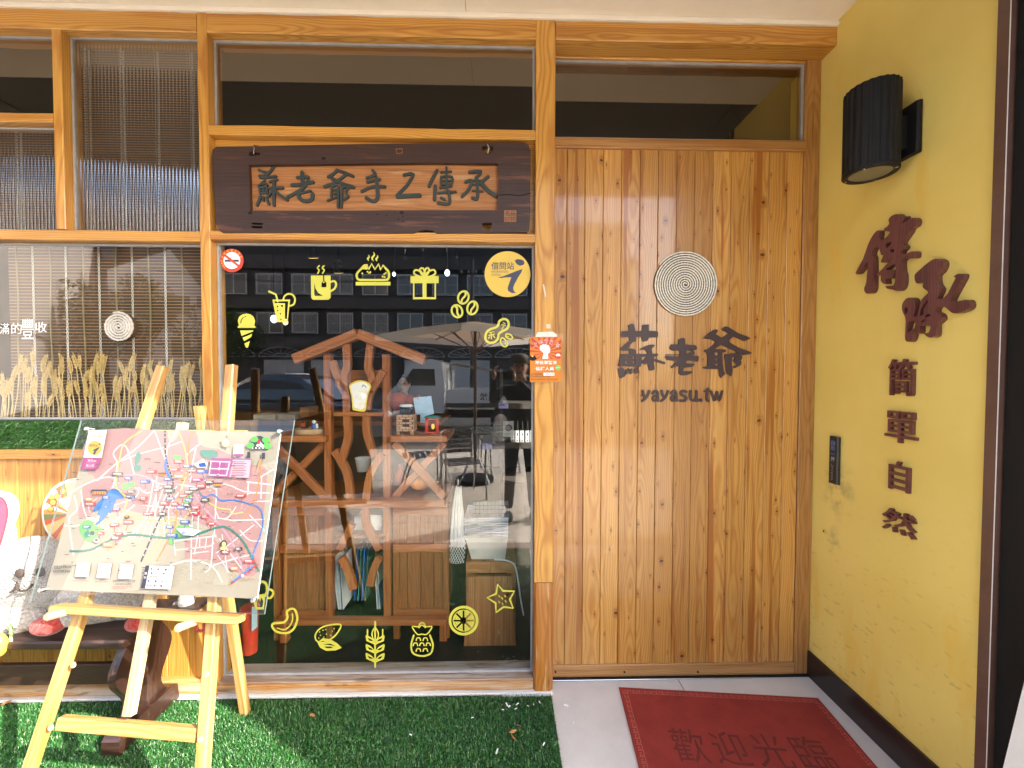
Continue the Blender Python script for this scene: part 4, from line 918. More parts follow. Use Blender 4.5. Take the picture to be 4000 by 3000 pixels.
for (x, y) in ((957,1352),(998,1352),(940,1382),(978,1382),(1015,1382),(957,1415),(998,1415)): f.stroke([(x - 13, y + 8), (x - 8, y - 6), (x + 8, y - 6), (x + 13, y + 8)], 8)
stk('yellow pineapple sticker low on the window glass')(f)
f = FS(z7); f.ring((1223,1243), 80, 16); f.ring((1223,1243), 62, 5)
for k in range(8):
    a = 2 * math.pi * k / 8 + .39; da = .30; p = lambda r, t: (1223 + r * math.cos(a + t), 1243 + r * math.sin(a + t))
    f.poly([p(20, -.1), p(58, -da), p(61, 0), p(58, da), p(20, .1)], [[p(34, -.06), p(38, -.06), p(38, .06), p(34, .06)], [p(47, -.14), p(51, -.14), p(51, -.06), p(47, -.06)], [p(47, .06), p(51, .06), p(51, .14), p(47, .14)]])
stk('round yellow citrus slice sticker on the window glass in front of the stool')(f)
f = FS(z7); f.stroke([(1424,1030),(1455,1068),(1522,1070),(1495,1118),(1515,1170),(1460,1162),(1415,1195),(1412,1140),(1362,1108),(1415,1085)], 12, closed=True, sm=0)
for p in ((1430,1095),(1465,1095),(1430,1130),(1450,1140),(1468,1125),(1447,1108)): f.stroke([p, (p[0] + 6, p[1] + 8)], 6, sm=0)
stk('yellow star fruit sticker on the window glass in front of the stool')(f)
f = FS(z8); f.stroke([(1095,150),(1120,90),(1170,62),(1215,85),(1225,160),(1205,215)], 28); f.stroke([(1250,145),(1285,160),(1290,200),(1260,235),(1235,235)], 26); f.poly([(1075,270),(1100,362),(1190,362),(1205,268),(1195,190),(1125,205)], [[(1115,280),(1140,235),(1150,280),(1165,230),(1185,275),(1175,335),(1115,335)]]); stk('yellow plant pot sticker on the window glass half behind the map board')(f)
# information station disc
f = FS(z6); f.disc((1722,396), 320, 0, 56)
f.poly([(1585,440),(1660,425),(1740,395),(1850,350),(1930,325),(1915,370),(1870,440),(1855,470),(1815,540),(1800,590),(1815,640),(1850,658),(1780,660),(1730,630),(1722,590),(1745,520),(1775,440),(1700,440),(1640,450)], m=1)
f.poly([(1820,210),(1855,186),(1905,190),(1945,205),(1960,240),(1945,265),(1895,280),(1850,255)], m=1)
f.text('借問站', 1495, 228, 318, 105, 1, bold=.012); f.text('INFORMATION', 1498, 346, 228, 32, 1); f.text('STATION', 1498, 390, 122, 32, 1)
stk('round golden information station sticker in the top corner of the window by the door post', group='round signs on the main window')(f, [M['sign_yellow'], M['slate']])
f = FS(z5); f.disc((190,196), 156, 0, 44); f.disc((190,196), 112, 1, 40); f.rect(95, 184, 283, 214, 2); f.rect(225, 184, 283, 200, 3); f.stroke([(165,165),(195,150),(185,125),(150,105)], 6, 2)
f.stroke([(75,108),(305,288)], 30, 0, sm=0)
for k, cc in enumerate('本場所禁止吸菸'):
    a = rad(200 + 140 * k / 6); f.text(cc, 190 + 134 * math.cos(a) - 14, 196 + 134 * math.sin(a) - 14, 28, 28, 5, rot=a + math.pi / 2)
for k, cc in enumerate('違者罰款'):
    a = rad(178 - 42 * k / 3); f.text(cc, 190 + 134 * math.cos(a) - 11, 196 + 134 * math.sin(a) - 11, 22, 22, 5, rot=a - math.pi / 2)
stk('round red and white no smoking sticker in the upper corner of the main window', group='round signs on the main window')(f, [M['red_print'], M['paper'], M['slate'], M['dark_ink'], M['lavender'], M['yellow2']])
# hand lettering on the side window
zl = zoomed(0, 900, .48231); f = FS(zl)
for cc, (x, y, w_, h_) in zip('滿的豐收', ((0,752,76,88),(92,748,84,90),(176,715,95,165),(286,742,95,85))): f.text(cc, x, y, w_, h_)
o = f.build('window_lettering', M['paper']); tagp(o, 'white handwritten characters on the side window glass beside the rope disc', 'lettering')
# taped poster on the post
zz = zoomed(2000, 900, .60269)
f = Flat(onto_y(zz, -.0058), NF)
f.rect(117, 690, 321, 983, 0)
for k in range(18):
    a0, a1 = 2 * math.pi * (k + .0) / 18, 2 * math.pi * (k + .45) / 18; cx, cy = 218, 790
    def edge(a):
        dx, dy = math.cos(a), math.sin(a); t = min(((319 - cx) / dx) if dx > 1e-6 else 1e9, ((119 - cx) / dx) if dx < -1e-6 else 1e9, ((833 - cy) / dy) if dy > 1e-6 else 1e9, ((692 - cy) / dy) if dy < -1e-6 else 1e9)
        return (cx + dx * t, cy + dy * t)
    f.poly([(cx, cy), edge(a0), edge(a1)], m=1)
for k, cc in enumerate('蘇老爺挺你'):
    t = (k - 2) / 2; f.text(cc, 132 + k * 37, 704 + 22 * t * t, 31, 32, 3, bold=.05, rot=t * .28); f.text(cc, 132 + k * 37, 704 + 22 * t * t, 31, 32, 2, bold=.01, rot=t * .28)
f.poly([(195,832),(205,795),(180,775),(180,755),(195,742),(215,738),(240,750),(248,770),(245,790),(232,800),(235,832)], m=3)
for (x, y) in ((190,752),(203,746),(218,746),(232,752)): f.disc((x, y), 9, 3, 12); f.stroke([(x + 5, y - 6), (x + 6, y + 14)], 1.6, 4, sm=0)
f.stroke([(184,775),(210,772),(222,780)], 2, 4); f.disc((135,828), 22, 5, 16, ry=17); f.rect(112, 826, 158, 838, 5); f.disc((132,815), 6, 7, 10); f.disc((298,812), 14, 3, 14); f.rect(286, 815, 312, 832, 1); f.disc((297,890), 17, 8, 16); f.stroke([(282,892),(312,884)], 4, 7)
f.text('現役軍警消', 150, 845, 138, 24, 3, bold=.02); f.text('‧醫護人員', 146, 884, 126, 24, 3, bold=.02)
f.text('本人持相關證件', 122, 925, 80, 11, 4); f.poly([(203,922),(274,922),(274,942),(203,942)], m=3); f.text('使用現金付款', 207, 926, 64, 11, 4); f.text('門市消費全品項九折優惠', 122, 941, 124, 11, 4); f.text('請配合店家查驗相關證件‧活動不可合併使用', 122, 961, 172, 9, 4)
o = f.build('paper_poster', [M['orange_print'], M['deep_red_print'], M['red_print'], M['paper'], M['dark_ink'], M['black'], M['paper'], M['yellow2'], M['green']])
tagp(o, 'orange poster with a raised white fist taped to the timber post beside the door', 'poster')
f = Flat(onto_y(zz, -.0042), NF); f.rect(108, 672, 330, 1000); f.build('clear_sleeve', M['acrylic'], o)
f = Flat(onto_y(zz, -.0049), NF); f.poly([(165,660),(262,655),(290,675),(290,692),(150,692)]); f.build('tape', mat('whitish_tape', (.70, .64, .56, 1), .3), o)
# paint flakes and old tape marks left on the post
M['oldtape'] = mat('old_tape', (.62, .52, .38, 1), .6)
for pts, lab in (([(222,607),(250,607),(250,635),(222,635)], 'small square scrap of old tape left on the timber post just above the orange poster'), ([(198,350),(208,348),(214,380),(222,420),(214,438),(206,395)], 'thin torn strip of old tape high on the timber post beside the golden disc')):
    f = Flat(onto_y(zz, -.0046), NF); f.poly(pts); tagp(f.build('tape_scrap', M['oldtape']), lab, 'tape')
# ------------------------------------------------------------------ easel with the map board
br = Vector((1, -.117, 0)).normalized(); bb = Vector((.117, 1, 0)).normalized()
lean = rad(14.0); bu = (bb * math.sin(lean) + Vector((0, 0, 1)) * math.cos(lean)).normalized(); bn = br.cross(bu)
QB = Vector((-1.175, -.515, .74))                         # a point of the board's front face
qb = lambda d: QB + bn * d                                # planes in front of it (+) or behind it (-)
ES = thing('easel', 'pale pine artist easel holding a map board on the grass before the shop', 'easel', (-1.175, -.5, 0))
dl_ = -.045
def BP(u, v, d=0.0): return PN(u, v, qb(d), bn)
def to_ground(a, b):
    a, b = Vector(a), Vector(b); t = (b.z - .012) / (a.z - b.z); return b + (b - a) * t
for nm, (u0, v0, u1, v1), holes in (('left', (636, 1432, 132, 2960), ((281, 2600), (193, 2845))), ('right', (905, 1428, 795, 2960), ((803, 2637), (780, 2892)))):
    a, b = BP(u0, v0, dl_), BP(u1, v1, dl_); g_ = to_ground(a, b); ax = (a - g_).normalized()
    side = ax.cross(bn).normalized()
    leg = timber('leg', g_, a, .036, .030, M['easel'], ES, side, .004)
    for (hu, hv) in holes:
        c = BP(hu, hv, dl_ + .019); t_ = MB(); t_.lathe([(.0095, 0), (.0095, .002), (.008, .004)], M=plane_m(c - bn * .005, br, bu), n=14); t_.build('dowel', M['mast'], leg)
a, b = BP(715, 1652, -.052), BP(505, 2792, -.040)
timber('mast', b, a, .034, .024, M['mast'], ES, br, .003)
a, b = BP(238, 2822, -.046), BP(773, 2866, -.046)
timber('crossbar', a, b, .038, .028, M['easel'], ES, bu, .003)
foot = PZ(958, 2785, .012); top = BP(780, 1585, -.085)
timber('rear_leg', foot, top, .036, .030, M['easel'], ES, br, .004)
timber('top_rail', BP(590, 1700, -.075), BP(960, 1702, -.075), .04, .02, M['easel'], ES, bu, .003)
# ledge and pegs
a, b = BP(222, 2374, .008), BP(940, 2418, .008)
timber('ledge', a, b, .022, .046, M['easel'], ES, bu, .003)
for (u, v) in ((332, 2372), (812, 2412)):
    c = BP(u, v, -.03); e = c + bn * .100 - br * .012
    pg = MB(); pg.tube([c, c.lerp(e, .5), e, e + (e - c).normalized() * .004], [.0115, .0115, .0125, .009], 14); pg.build('peg', M['mast'], ES, smooth=False)
# acrylic board
mb = thing('map_board', 'clear acrylic board with a large pink district map standing on the easel', 'map board', BP(620, 2000))
co = [BP(320, 1640), BP(1152, 1642), BP(1035, 2399), BP(120, 2352)]
tk = .0055
fr_ = [p + bn * .004 for p in co]; bk = [p - bn * (tk - .004) for p in co]
mesh('acrylic_sheet', fr_, [(3, 2, 1, 0)], M['acrylic'], mb); mesh('acrylic_sheet', [p for p in bk], [(0, 1, 2, 3)], M['acrylic'], mb)
vs = fr_ + bk; mesh('sheet_edge', vs, [(0, 1, 5, 4), (1, 2, 6, 5), (2, 3, 7, 6), (3, 0, 4, 7)], M['acredge'], mb)
zm = zoomed(0, 1600, .54250)
pc_ = [(645,150),(2020,160),(1850,1362),(330,1296)]
MAPM = ['greymap', 'pinkmap', 'roadw', 'yroad', 'blue', 'dblue', 'red2', 'dgrey', 'green', 'teal', 'magenta', 'pink2', 'orange2', 'text_red', 'cream', 'purple2', 'lgreen', 'legend', 'slate', 'sign_yellow', 'dark_ink', 'red_print', 'lavender']
mi = {k: i for i, k in enumerate(MAPM)}
f = Flat(lambda x, y: BP(*zm(x, y), -.0035), bn, step=.00002)
f.poly(pc_, m=0)
f.poly([(645,150),(1190,152),(1405,152),(1425,240),(1500,275),(1580,285),(1680,340),(1800,395),(1900,410),(1925,470),(1915,620),(1880,900),(1870,1130),(1830,1190),(1770,1200),(1690,1165),(1640,1120),(1590,1020),(1560,900),(1500,850),(1400,800),(1300,770),(1100,760),(900,720),(800,680),(700,700),(640,770),(560,770),(590,640),(600,540),(690,510),(660,470),(618,432)], m=mi['pinkmap'], sm=2)
f.poly([(1330,920),(1530,900),(1690,1170),(1500,1080),(1330,1070)], m=mi['pinkmap'])
f.poly([(1205,155),(1290,155),(1270,210),(1225,235)], m=mi['greymap'], sm=2); f.poly([(1430,240),(1540,180),(1700,170),(1990,170),(1985,300),(1900,330),(1750,350),(1560,270)], m=0)
rd = lambda pts, w_=9, c='roadw': f.stroke(pts, w_, mi[c], sm=3)
rd([(1105,155),(1000,265),(860,370),(700,510)], 9); rd([(1190,270),(1000,320),(860,375)], 7); rd([(815,560),(835,455),(845,380),(815,320),(850,270),(885,255),(920,290),(965,460)], 9)
rd([(1115,155),(1180,330),(1215,420)], 9); rd([(1270,155),(1215,250),(1200,350),(1240,480)], 9); rd([(1215,265),(1310,230)], 7); rd([(1450,240),(1370,300),(1340,340)], 9); rd([(1415,260),(1385,400),(1370,520)], 9)
rd([(490,610),(600,545),(740,490),(830,490)], 9); rd([(585,580),(600,700),(640,790),(730,800)], 9); rd([(535,620),(555,720),(505,770),(500,840),(530,1050)], 10); rd([(465,835),(590,830),(640,780),(720,800),(760,860),(860,770),(970,690)], 9)
rd([(820,690),(960,640),(1000,590),(970,560),(880,550)], 7); rd([(860,860),(940,920),(970,870),(1040,800),(1100,720)], 9); rd([(1090,510),(1180,540),(1250,570)], 9); rd([(1030,690),(1180,700),(1400,720)], 9); rd([(1130,480),(1120,780)], 6)
for k in range(6): rd([(1105 + k * 42, 520 + k * 8), (1065 + k * 30, 720), (965 + k * 55, 930)], 8)
rd([(1310,540),(1450,560),(1620,535),(1760,590),(1940,600)], 9); rd([(1470,560),(1560,580),(1575,780),(1900,790)], 9); rd([(1560,570),(1545,900)], 8); rd([(1390,740),(1380,900),(1375,1220)], 8); rd([(1430,720),(1425,900),(1400,1040)], 8)
rd([(1250,935),(1265,1045)], 9); rd([(1255,945),(1555,910)], 9); rd([(1270,1010),(1500,985),(1540,960)], 8); rd([(1390,1035),(1500,1020)], 8); rd([(1535,905),(1520,1120),(1480,1170)], 9); rd([(1230,1120),(1380,1085),(1530,1130),(1600,1240)], 11); rd([(1540,1120),(1700,1070),(1830,1040)], 9)
rd([(1580,930),(1700,1090),(1750,1160)], 8); rd([(1560,1030),(1640,980),(1740,900),(1830,830)], 8); rd([(1600,900),(1640,1170)], 7); rd([(1570,1050),(1650,1170)], 7); rd([(1780,520),(1950,540)], 10); rd([(1790,530),(1785,610)], 10); rd([(1785,600),(1940,600)], 9); rd([(1870,490),(1970,430)], 9); rd([(1885,490),(1880,640)], 8); rd([(1830,660),(1940,660)], 8)
rd([(1730,870),(1800,940),(1890,945)], 8); rd([(1700,700),(1640,780),(1570,780)], 8); rd([(1800,760),(1905,870)], 8); rd([(1440,930),(1440,990)], 7); rd([(1490,915),(1480,1000)], 7)
rd([(700,640),(640,690),(650,740)], 6); rd([(1110,700),(1120,780),(1170,790)], 7); rd([(1000,560),(1050,600),(1100,590),(1170,560)], 7); rd([(880,950),(800,900)], 8); rd([(700,1000),(780,940)], 8); rd([(1270,780),(1345,800),(1390,870)], 7)
rd([(850,480),(1000,470),(1150,520),(1350,560),(1480,720),(1600,850),(1690,990),(1760,1180)], 12, 'pink2')
rd([(1020,155),(900,240),(865,350),(845,470),(840,560),(880,600),(920,650),(900,730),(1000,780),(1170,800),(1260,800)], 11, 'yroad'); rd([(1290,160),(1320,240),(1350,370),(1340,480),(1310,560)], 9, 'yroad'); rd([(1510,670),(1580,710),(1660,720),(1670,750),(1750,740)], 10, 'yroad'); rd([(1390,700),(1300,820),(1230,850)], 9, 'yroad'); rd([(1230,820),(1150,960),(1070,1090)], 8, 'yroad')
rd([(1410,155),(1360,240),(1370,420),(1310,520),(1280,700),(1260,850),(1200,960),(1130,1090)], 10, 'orange2'); rd([(1890,330),(1860,560),(1800,730),(1740,790)], 8, 'orange2')
rd([(1190,156),(1195,320),(1220,430),(1250,540),(1190,700),(1110,880),(1020,1090)], 12, 'dark_ink')
for k in range(26):                                        # white dashes of the railway line
    pts = smooth_pts([(1190,156),(1195,320),(1220,430),(1250,540),(1190,700),(1110,880),(1020,1090)], 20); i = 2 + int(k * (len(pts) - 4) / 26); f.stroke([pts[i], pts[i + 1]], 7, mi['roadw'], sm=0, cap=False)
rd([(510,1018),(650,1010),(820,930),(970,900),(1100,915),(1260,925),(1400,905),(1560,850),(1640,850),(1730,920),(1790,1010),(1865,1160)], 15, 'teal')
f.poly([(790,580),(845,572),(868,600),(895,640),(850,640),(838,660),(800,745),(790,730),(775,760),(740,800),(715,800),(730,760),(700,760),(720,720),(672,735),(700,680),(740,640)], m=mi['blue'], sm=2); f.stroke([(760,770),(700,825)], 14, mi['blue'])
rd([(1200,360),(1195,420),(1230,500)], 16, 'blue'); rd([(1440,590),(1470,630),(1540,610),(1590,655),(1680,650),(1800,680),(1880,720),(1895,840),(1840,1000),(1800,1110)], 8, 'blue')
for p in ([(580,830),(640,790),(700,840),(735,860),(690,940),(630,950),(585,890)], [(880,540),(960,520),(975,545),(900,580)], [(1320,640),(1370,610),(1385,650),(1340,680)], [(1290,830),(1390,850),(1380,900),(1260,910)], [(1250,330),(1310,330),(1300,360),(1260,360)], [(1220,930),(1260,920),(1250,965),(1225,970)]): f.poly(p, m=mi['green'], sm=2)
for p in ([(1000,300),(1020,330),(1010,370),(980,400),(975,350)], [(990,395),(1020,410),(1015,440),(975,440),(970,410)], [(1445,295),(1500,290),(1570,300),(1560,345),(1500,355),(1450,330)]): f.poly(p, m=mi['teal'], sm=2)
f.disc((635,900), 24, mi['teal'], 16); f.disc((670,888), 16, mi['slate'], 14)
R.seed(21)
for (x, y, c) in ((930,495,5),(1050,520,5),(1355,408,5),(1460,445,5),(945,626,5),(770,633,5),(630,845,5),(1245,905,5),(1365,650,5),(1310,705,5),(1230,845,5),(1340,810,5),(1215,500,5),(1235,640,5),
                  (1295,375,6),(1100,448,6),(1390,440,6),(1265,432,6),(1135,580,6),(1045,640,6),(660,680,6),(1080,750,6),(935,810,6),(835,830,6),(735,890,6),(845,925,6),(870,893,6),(1195,675,6),(1270,680,6),(1330,620,6),(1420,705,6),(1410,745,6),(1485,770,6),(1535,820,6),(1745,620,6),(1635,1025,6),(1805,1090,6),(1460,550,6),
                  (860,465,7),(1225,555,7),(1235,585,7),(1520,522,7),(1410,570,7),(1370,595,7),(1490,650,7),(1185,750,7),(960,590,7),(1730,1000,7),(1360,685,7),(660,645,12),(795,970,12),(1300,480,12),(1700,1140,12),(855,716,10),(1435,505,10)):
    wd = R.uniform(52, 82); hh = R.uniform(19, 27); mm = {5: 'dblue', 6: 'red2', 7: 'dgrey', 12: 'orange2', 10: 'magenta'}[c]
    dx = R.uniform(-25, 25); f.stroke([(x, y + hh * .4), (x + dx, y + hh + R.uniform(20, 55))], 4, mi[mm], sm=0); f.disc((x + dx, y + hh + 40), 4, mi['roadw'], 8)
    f.rect(x - wd / 2, y - hh / 2, x + wd / 2, y + hh / 2, mi[mm])
    for k in range(2): f.rect(x - wd / 2 + 6, y - hh * .28 + k * hh * .38, x - wd / 2 + wd * R.uniform(.6, .9), y - hh * .28 + k * hh * .38 + (5, 3)[k], mi['roadw'])
# little landmark drawings
def pav(x, y, s):
    f.poly([(x - 50 * s, y), (x + 50 * s, y), (x + 62 * s, y + 14 * s), (x - 62 * s, y + 14 * s)], m=mi['slate']); f.rect(x - 45 * s, y + 14 * s, x + 45 * s, y + 34 * s, mi['tan2'] if 'tan2' in mi else mi['orange2'])
    for k in range(5): f.rect(x - 40 * s + k * 18 * s, y + 16 * s, x - 34 * s + k * 18 * s, y + 34 * s, mi['red2'])
pav(730, 575, 1); pav(1578, 525, .7); pav(1183, 455, .5)
f.poly([(1410,395),(1470,355),(1510,385),(1500,415),(1440,420)], m=mi['cream']); f.poly([(1440,390),(1490,380),(1500,412),(1450,415)], m=mi['dblue'])
f.poly([(1285,855),(1380,850),(1460,870),(1410,905),(1330,900)], m=mi['legend']); f.disc((1335,885), 14, mi['lavender'], 14)
f.poly([(1800,245),(1835,225),(1830,200),(1885,190),(1930,210),(1955,245),(1945,285),(1800,280)], m=mi['slate'], sm=0)
for (x, y, r) in ((1845,215,26),(1925,220,26),(1815,260,26),(1935,262,28)): f.disc((x, y), r, mi['lgreen'], 14, ry=r * .8)
f.poly([(1850,270),(1880,225),(1915,265),(1905,275),(1880,270)], m=mi['cream']); f.rect(1865, 215, 1885, 250, mi['red2'])
for x in (1830, 1855, 1880, 1905): f.disc((x, 278 - (4 if 1840 < x < 1900 else 0)), 11, mi['slate'], 12); f.disc((x, 278), 6, mi['legend'], 10)
f.rect(1792, 305, 1815, 350, mi['slate']); f.rect(1898, 310, 1920, 355, mi['slate']); f.stroke([(1890,360),(1870,420)], 8, mi['orange2'])
f.disc((1640,240), 30, mi['yroad'], 22); f.disc((1640,240), 24, mi['cream'], 20); f.ring((1640,240), 14, 4, mi['text_red'])
f.text('N', 1592, 232, 14, 18, mi['dgrey']); f.text('E', 1640, 188, 12, 15, mi['dgrey']); f.text('W', 1628, 280, 14, 14, mi['dgrey'])
f.poly([(1535,350),(1825,354),(1800,494),(1510,480)], m=mi['purple2']); f.poly([(1690,362),(1820,364),(1806,490),(1662,486)], m=mi['pink2'])
for k in range(9): f.rect(1698 - k * 2.6, 374 + k * 12.4, 1775 + (k * 17 % 30) - k * 2.6, 379 + k * 12.4, mi['dgrey']); f.disc((1688 - k * 2.6, 376 + k * 12.4), 3.5, mi['magenta'], 8)
for q in ([(1530,372),(1672,378)], [(1525,425),(1662,428)], [(1520,470),(1640,474)], [(1535,372),(1520,470)], [(1668,378),(1645,474)], [(1600,375),(1585,472)]): f.stroke(q, 6, mi['roadw'], sm=0)
for k in range(5): f.rect(1550 + k * 18, 385, 1560 + k * 18, 415, mi['magenta']); f.rect(1546 + k * 18, 436, 1556 + k * 18, 462, mi['magenta'])
f.poly([(1700,252),(1772,252),(1764,335),(1694,333)], m=mi['legend']); f.poly([(1697,318),(1766,320),(1764,337),(1695,335)], m=mi['purple2'])
f.disc((715,938), 22, mi['legend'], 16, ry=15); f.disc((715,936), 13, mi['dgrey'], 12, ry=7); f.disc((932,772), 18, mi['dgrey'], 14, ry=12); f.disc((932,768), 12, mi['orange2'], 12, ry=6)
f.disc((1628,962), 22, mi['dark_ink'], 16, ry=26); f.disc((1628,966), 15, mi['tan2'] if 'tan2' in mi else mi['yroad'], 14, ry=18); f.disc((1622,995), 22, mi['yroad'], 14, ry=12)
f.stroke([(1680,1250),(1870,1110)], 9, mi['red_print'], sm=0); f.stroke([(1700,1228),(1830,1128)], 12, mi['blue'], sm=0); f.disc((1762,1190), 10, mi['roadw'], 12); f.text('鳳山高中站', 1765, 1208, 80, 14, mi['text_red'])
# header with flag, lower lettering and legend
f.poly([(660,150),(790,151),(752,347),(622,345)], m=mi['cream']); f.text('TAIWAN', 680, 186, 86, 18, mi['red_print'], bold=.02); f.rect(694, 208, 744, 211, mi['text_red'])
f.disc((703,277), 52, mi['sign_yellow'], 30); f.text('借問站', 662, 250, 62, 20, mi['dark_ink'], bold=.01)
f.poly([(688,292),(740,268),(730,285),(712,305),(706,325),(690,324),(698,300)], m=mi['slate']); f.disc((738,250), 9, mi['slate'], 10, ry=6)
f.poly([(621,347),(751,350),(718,430),(604,428)], m=mi['magenta']); f.text('鳥松區', 652, 358, 62, 18, mi['roadw']); f.text('Niaosong Dist.', 645, 380, 60, 8, mi['pink2']); f.text('鳳山區', 640, 394, 60, 18, mi['roadw']); f.text('Fengshan Dist.', 632, 416, 60, 8, mi['pink2'])
f.text('鳥松區', 1058, 348, 44, 16, mi['dgrey']); f.text('鳳山區', 1648, 598, 46, 16, mi['dgrey'])
f.text('高雄市政府觀光局', 412, 1118, 124, 18, mi['dark_ink'], bold=.01); f.rect(412, 1139, 462, 1142, mi['dark_ink']); f.text('KAOHSIUNG', 408, 1150, 118, 19, mi['dark_ink'], bold=.02)
for (p, ms) in (([(580,1096),(674,1099),(660,1200),(562,1196)], 0), ([(735,1101),(827,1104),(810,1208),(716,1204)], 1), ([(890,1106),(984,1110),(968,1214),(872,1210)], 2)): f.poly(p, m=mi['roadw'])
f.text('高雄旅遊網', 568, 1203, 66, 13, mi['dark_ink']); f.text('Kaohsiung Travel Website', 538, 1222, 120, 11, mi['text_red']); f.text('借問站', 740, 1212, 36, 13, mi['dark_ink']); f.text('Information Station', 706, 1228, 95, 10, mi['text_red'])
f.text('高雄市借問站LINE@生活圈', 834, 1222, 158, 18, mi['dark_ink']); f.text('(LINE QR Code掃描)', 850, 1243, 116, 17, mi['dark_ink']); f.text('Information Station Life circle', 834, 1264, 140, 11, mi['text_red']); f.text('LINE QR Code Scan', 830, 1278, 90, 11, mi['text_red'])
f.poly([(1070,1118),(1275,1126),(1248,1288),(1035,1280)], m=mi['legend']); f.poly([(1070,1118),(1098,1119),(1066,1281),(1035,1280)], m=mi['slate']); f.text('圖', 1062, 1165, 18, 18, mi['roadw']); f.text('例', 1056, 1195, 18, 18, mi['roadw'])
for (x, y, c, t) in ((1112,1142,'teal','國道'),(1160,1145,'red2','省道'),(1215,1148,'dark_ink','鐵路'),(1112,1172,'red_print','捷運紅線'),(1200,1175,'text_red','捷運站'),(1108,1198,'orange2','捷運橘線'),(1092,1228,'dblue','景點'),(1142,1230,'dgrey','廟宇'),(1190,1232,'sign_yellow','借問站'),(1085,1260,'orange2','購物'),(1135,1262,'magenta','伴手禮'),(1183,1264,'red_print','觀光工廠')):
    f.disc((x, y), 8, mi[c], 12); f.text(t, x + 12, y - 7, 11 * len(t), 14, mi['dark_ink'])
R.seed(4)
for k in range(70):                                        # street names as specks of lettering
    x, y = R.uniform(480, 1850), R.uniform(300, 1180); f.rect(x, y, x + R.uniform(14, 34), y + 4, mi['dgrey' if k % 3 else 'dark_ink'])
o = f.build('map_print', [ink(k) for k in MAPM], mb)
mesh('print_back', [p - bn * .0055 for p in [BP(*zm(*q)) for q in pc_]], [(0, 1, 2, 3)], M['paper'], mb)
for (u, v) in ((645, 140), (2025, 158), (1838, 1366), (320, 1294)):
    c = BP(*zm(u, v), .004); t_ = MB(); t_.lathe([(.008, 0), (.008, .012), (.0065, .014)], M=plane_m(c, br, bu), n=14); t_.build('stud', M['steel'], mb)
# ------------------------------------------------------------------ bamboo blinds behind the side panes
def blind(lab, x0, x1, z0, z1, y, cords, tapes, pitch=.0152):
    b = thing('bamboo_blind', lab, 'blind', ((x0 + x1) / 2, y, z0), 'bamboo blinds behind the side panes')
    n = int((z1 - z0) / pitch); proto = None
    for i in range(n):
        z = z1 - (i + .5) * pitch
        if proto is None:
            proto = timber('slat', (x0, y, 0), (x1, y, 0), pitch * .86, .003, M['blindslat'], None, (0, 0, 1), .0008)
            o = proto; o.parent = b; o.matrix_parent_inverse = WM[b].inverted(); base = WM[o].copy()
        else:
            o = proto.copy(); C.objects.link(o)
        m = base.copy(); m.translation = (x0, y, z); o.matrix_basis = m
    k = MB()
    for i in range(n + 1): k.box(x0, x1, y - .002, y + .001, z1 - i * pitch - .0011, z1 - i * pitch + .0011)
    o = k.build('bamboo_splint', M['bamboo_edge'], b); o['kind'] = 'stuff'
    for cx in cords:
        k = MB()
        for s in (-1, 1):
            k.tube([(cx + s * (.0028 + .0012 * math.sin(i * 2.1)), y - .0045, z1 - i * pitch * .5) for i in range(int((z1 - z0) / pitch * 2))], .0011, 5)
        for i in range(n): k.box(cx - .003, cx + .003, y - .0052, y - .0036, z1 - (i + .5) * pitch - .0012, z1 - (i + .5) * pitch + .0012)
        k.build('cord', M['cordw'], b)
    for cx in tapes:
        k = MB(); k.tube([(cx + .003 * math.sin(i * .9 + cx * 50), y - .004, z1 - i * (z1 - z0) / 12) for i in range(13)], .0035, 5); k.build('tape', M['cordb'], b)
BY = .125
cxs = [P(285 * .48231 + k * 128.5, 1250, BY).x for k in range(5)]; tps = [P(75 + k * 128.5, 1250, BY).x for k in range(6)]
blind('dark bamboo roll blind with white cords behind the big side pane above the wheat', P(42, 1300, BY).x, P(779, 1300, BY).x + .02, zf(1640, BY), zf(940, BY), BY, cxs, tps)
blind('bamboo blind behind the tall reeded pane beside the post', P(255, 600, BY).x - .03, P(775, 600, BY).x + .02, zf(930, BY), zf(195, BY), BY, [P(360 + k * 133, 600, BY).x for k in range(4)], [], .0115)
blind('bamboo blind behind the small reeded pane under the short rail', xl + .1, P(225, 700, BY).x, zf(925, BY), zf(520, BY), BY, [P(90, 700, BY).x], [], .0115)
# planter bed that carries the wheat, behind the turf front
wp = thing('planter_box', 'dark planter box behind the turf front under the side window', 'planter', (-2.3, .09, zlb))
box('box_body', xl + .02, pL[0] - .004, .061, .12, zf(1753), zlb - .004, M['rope_gap'], wp)
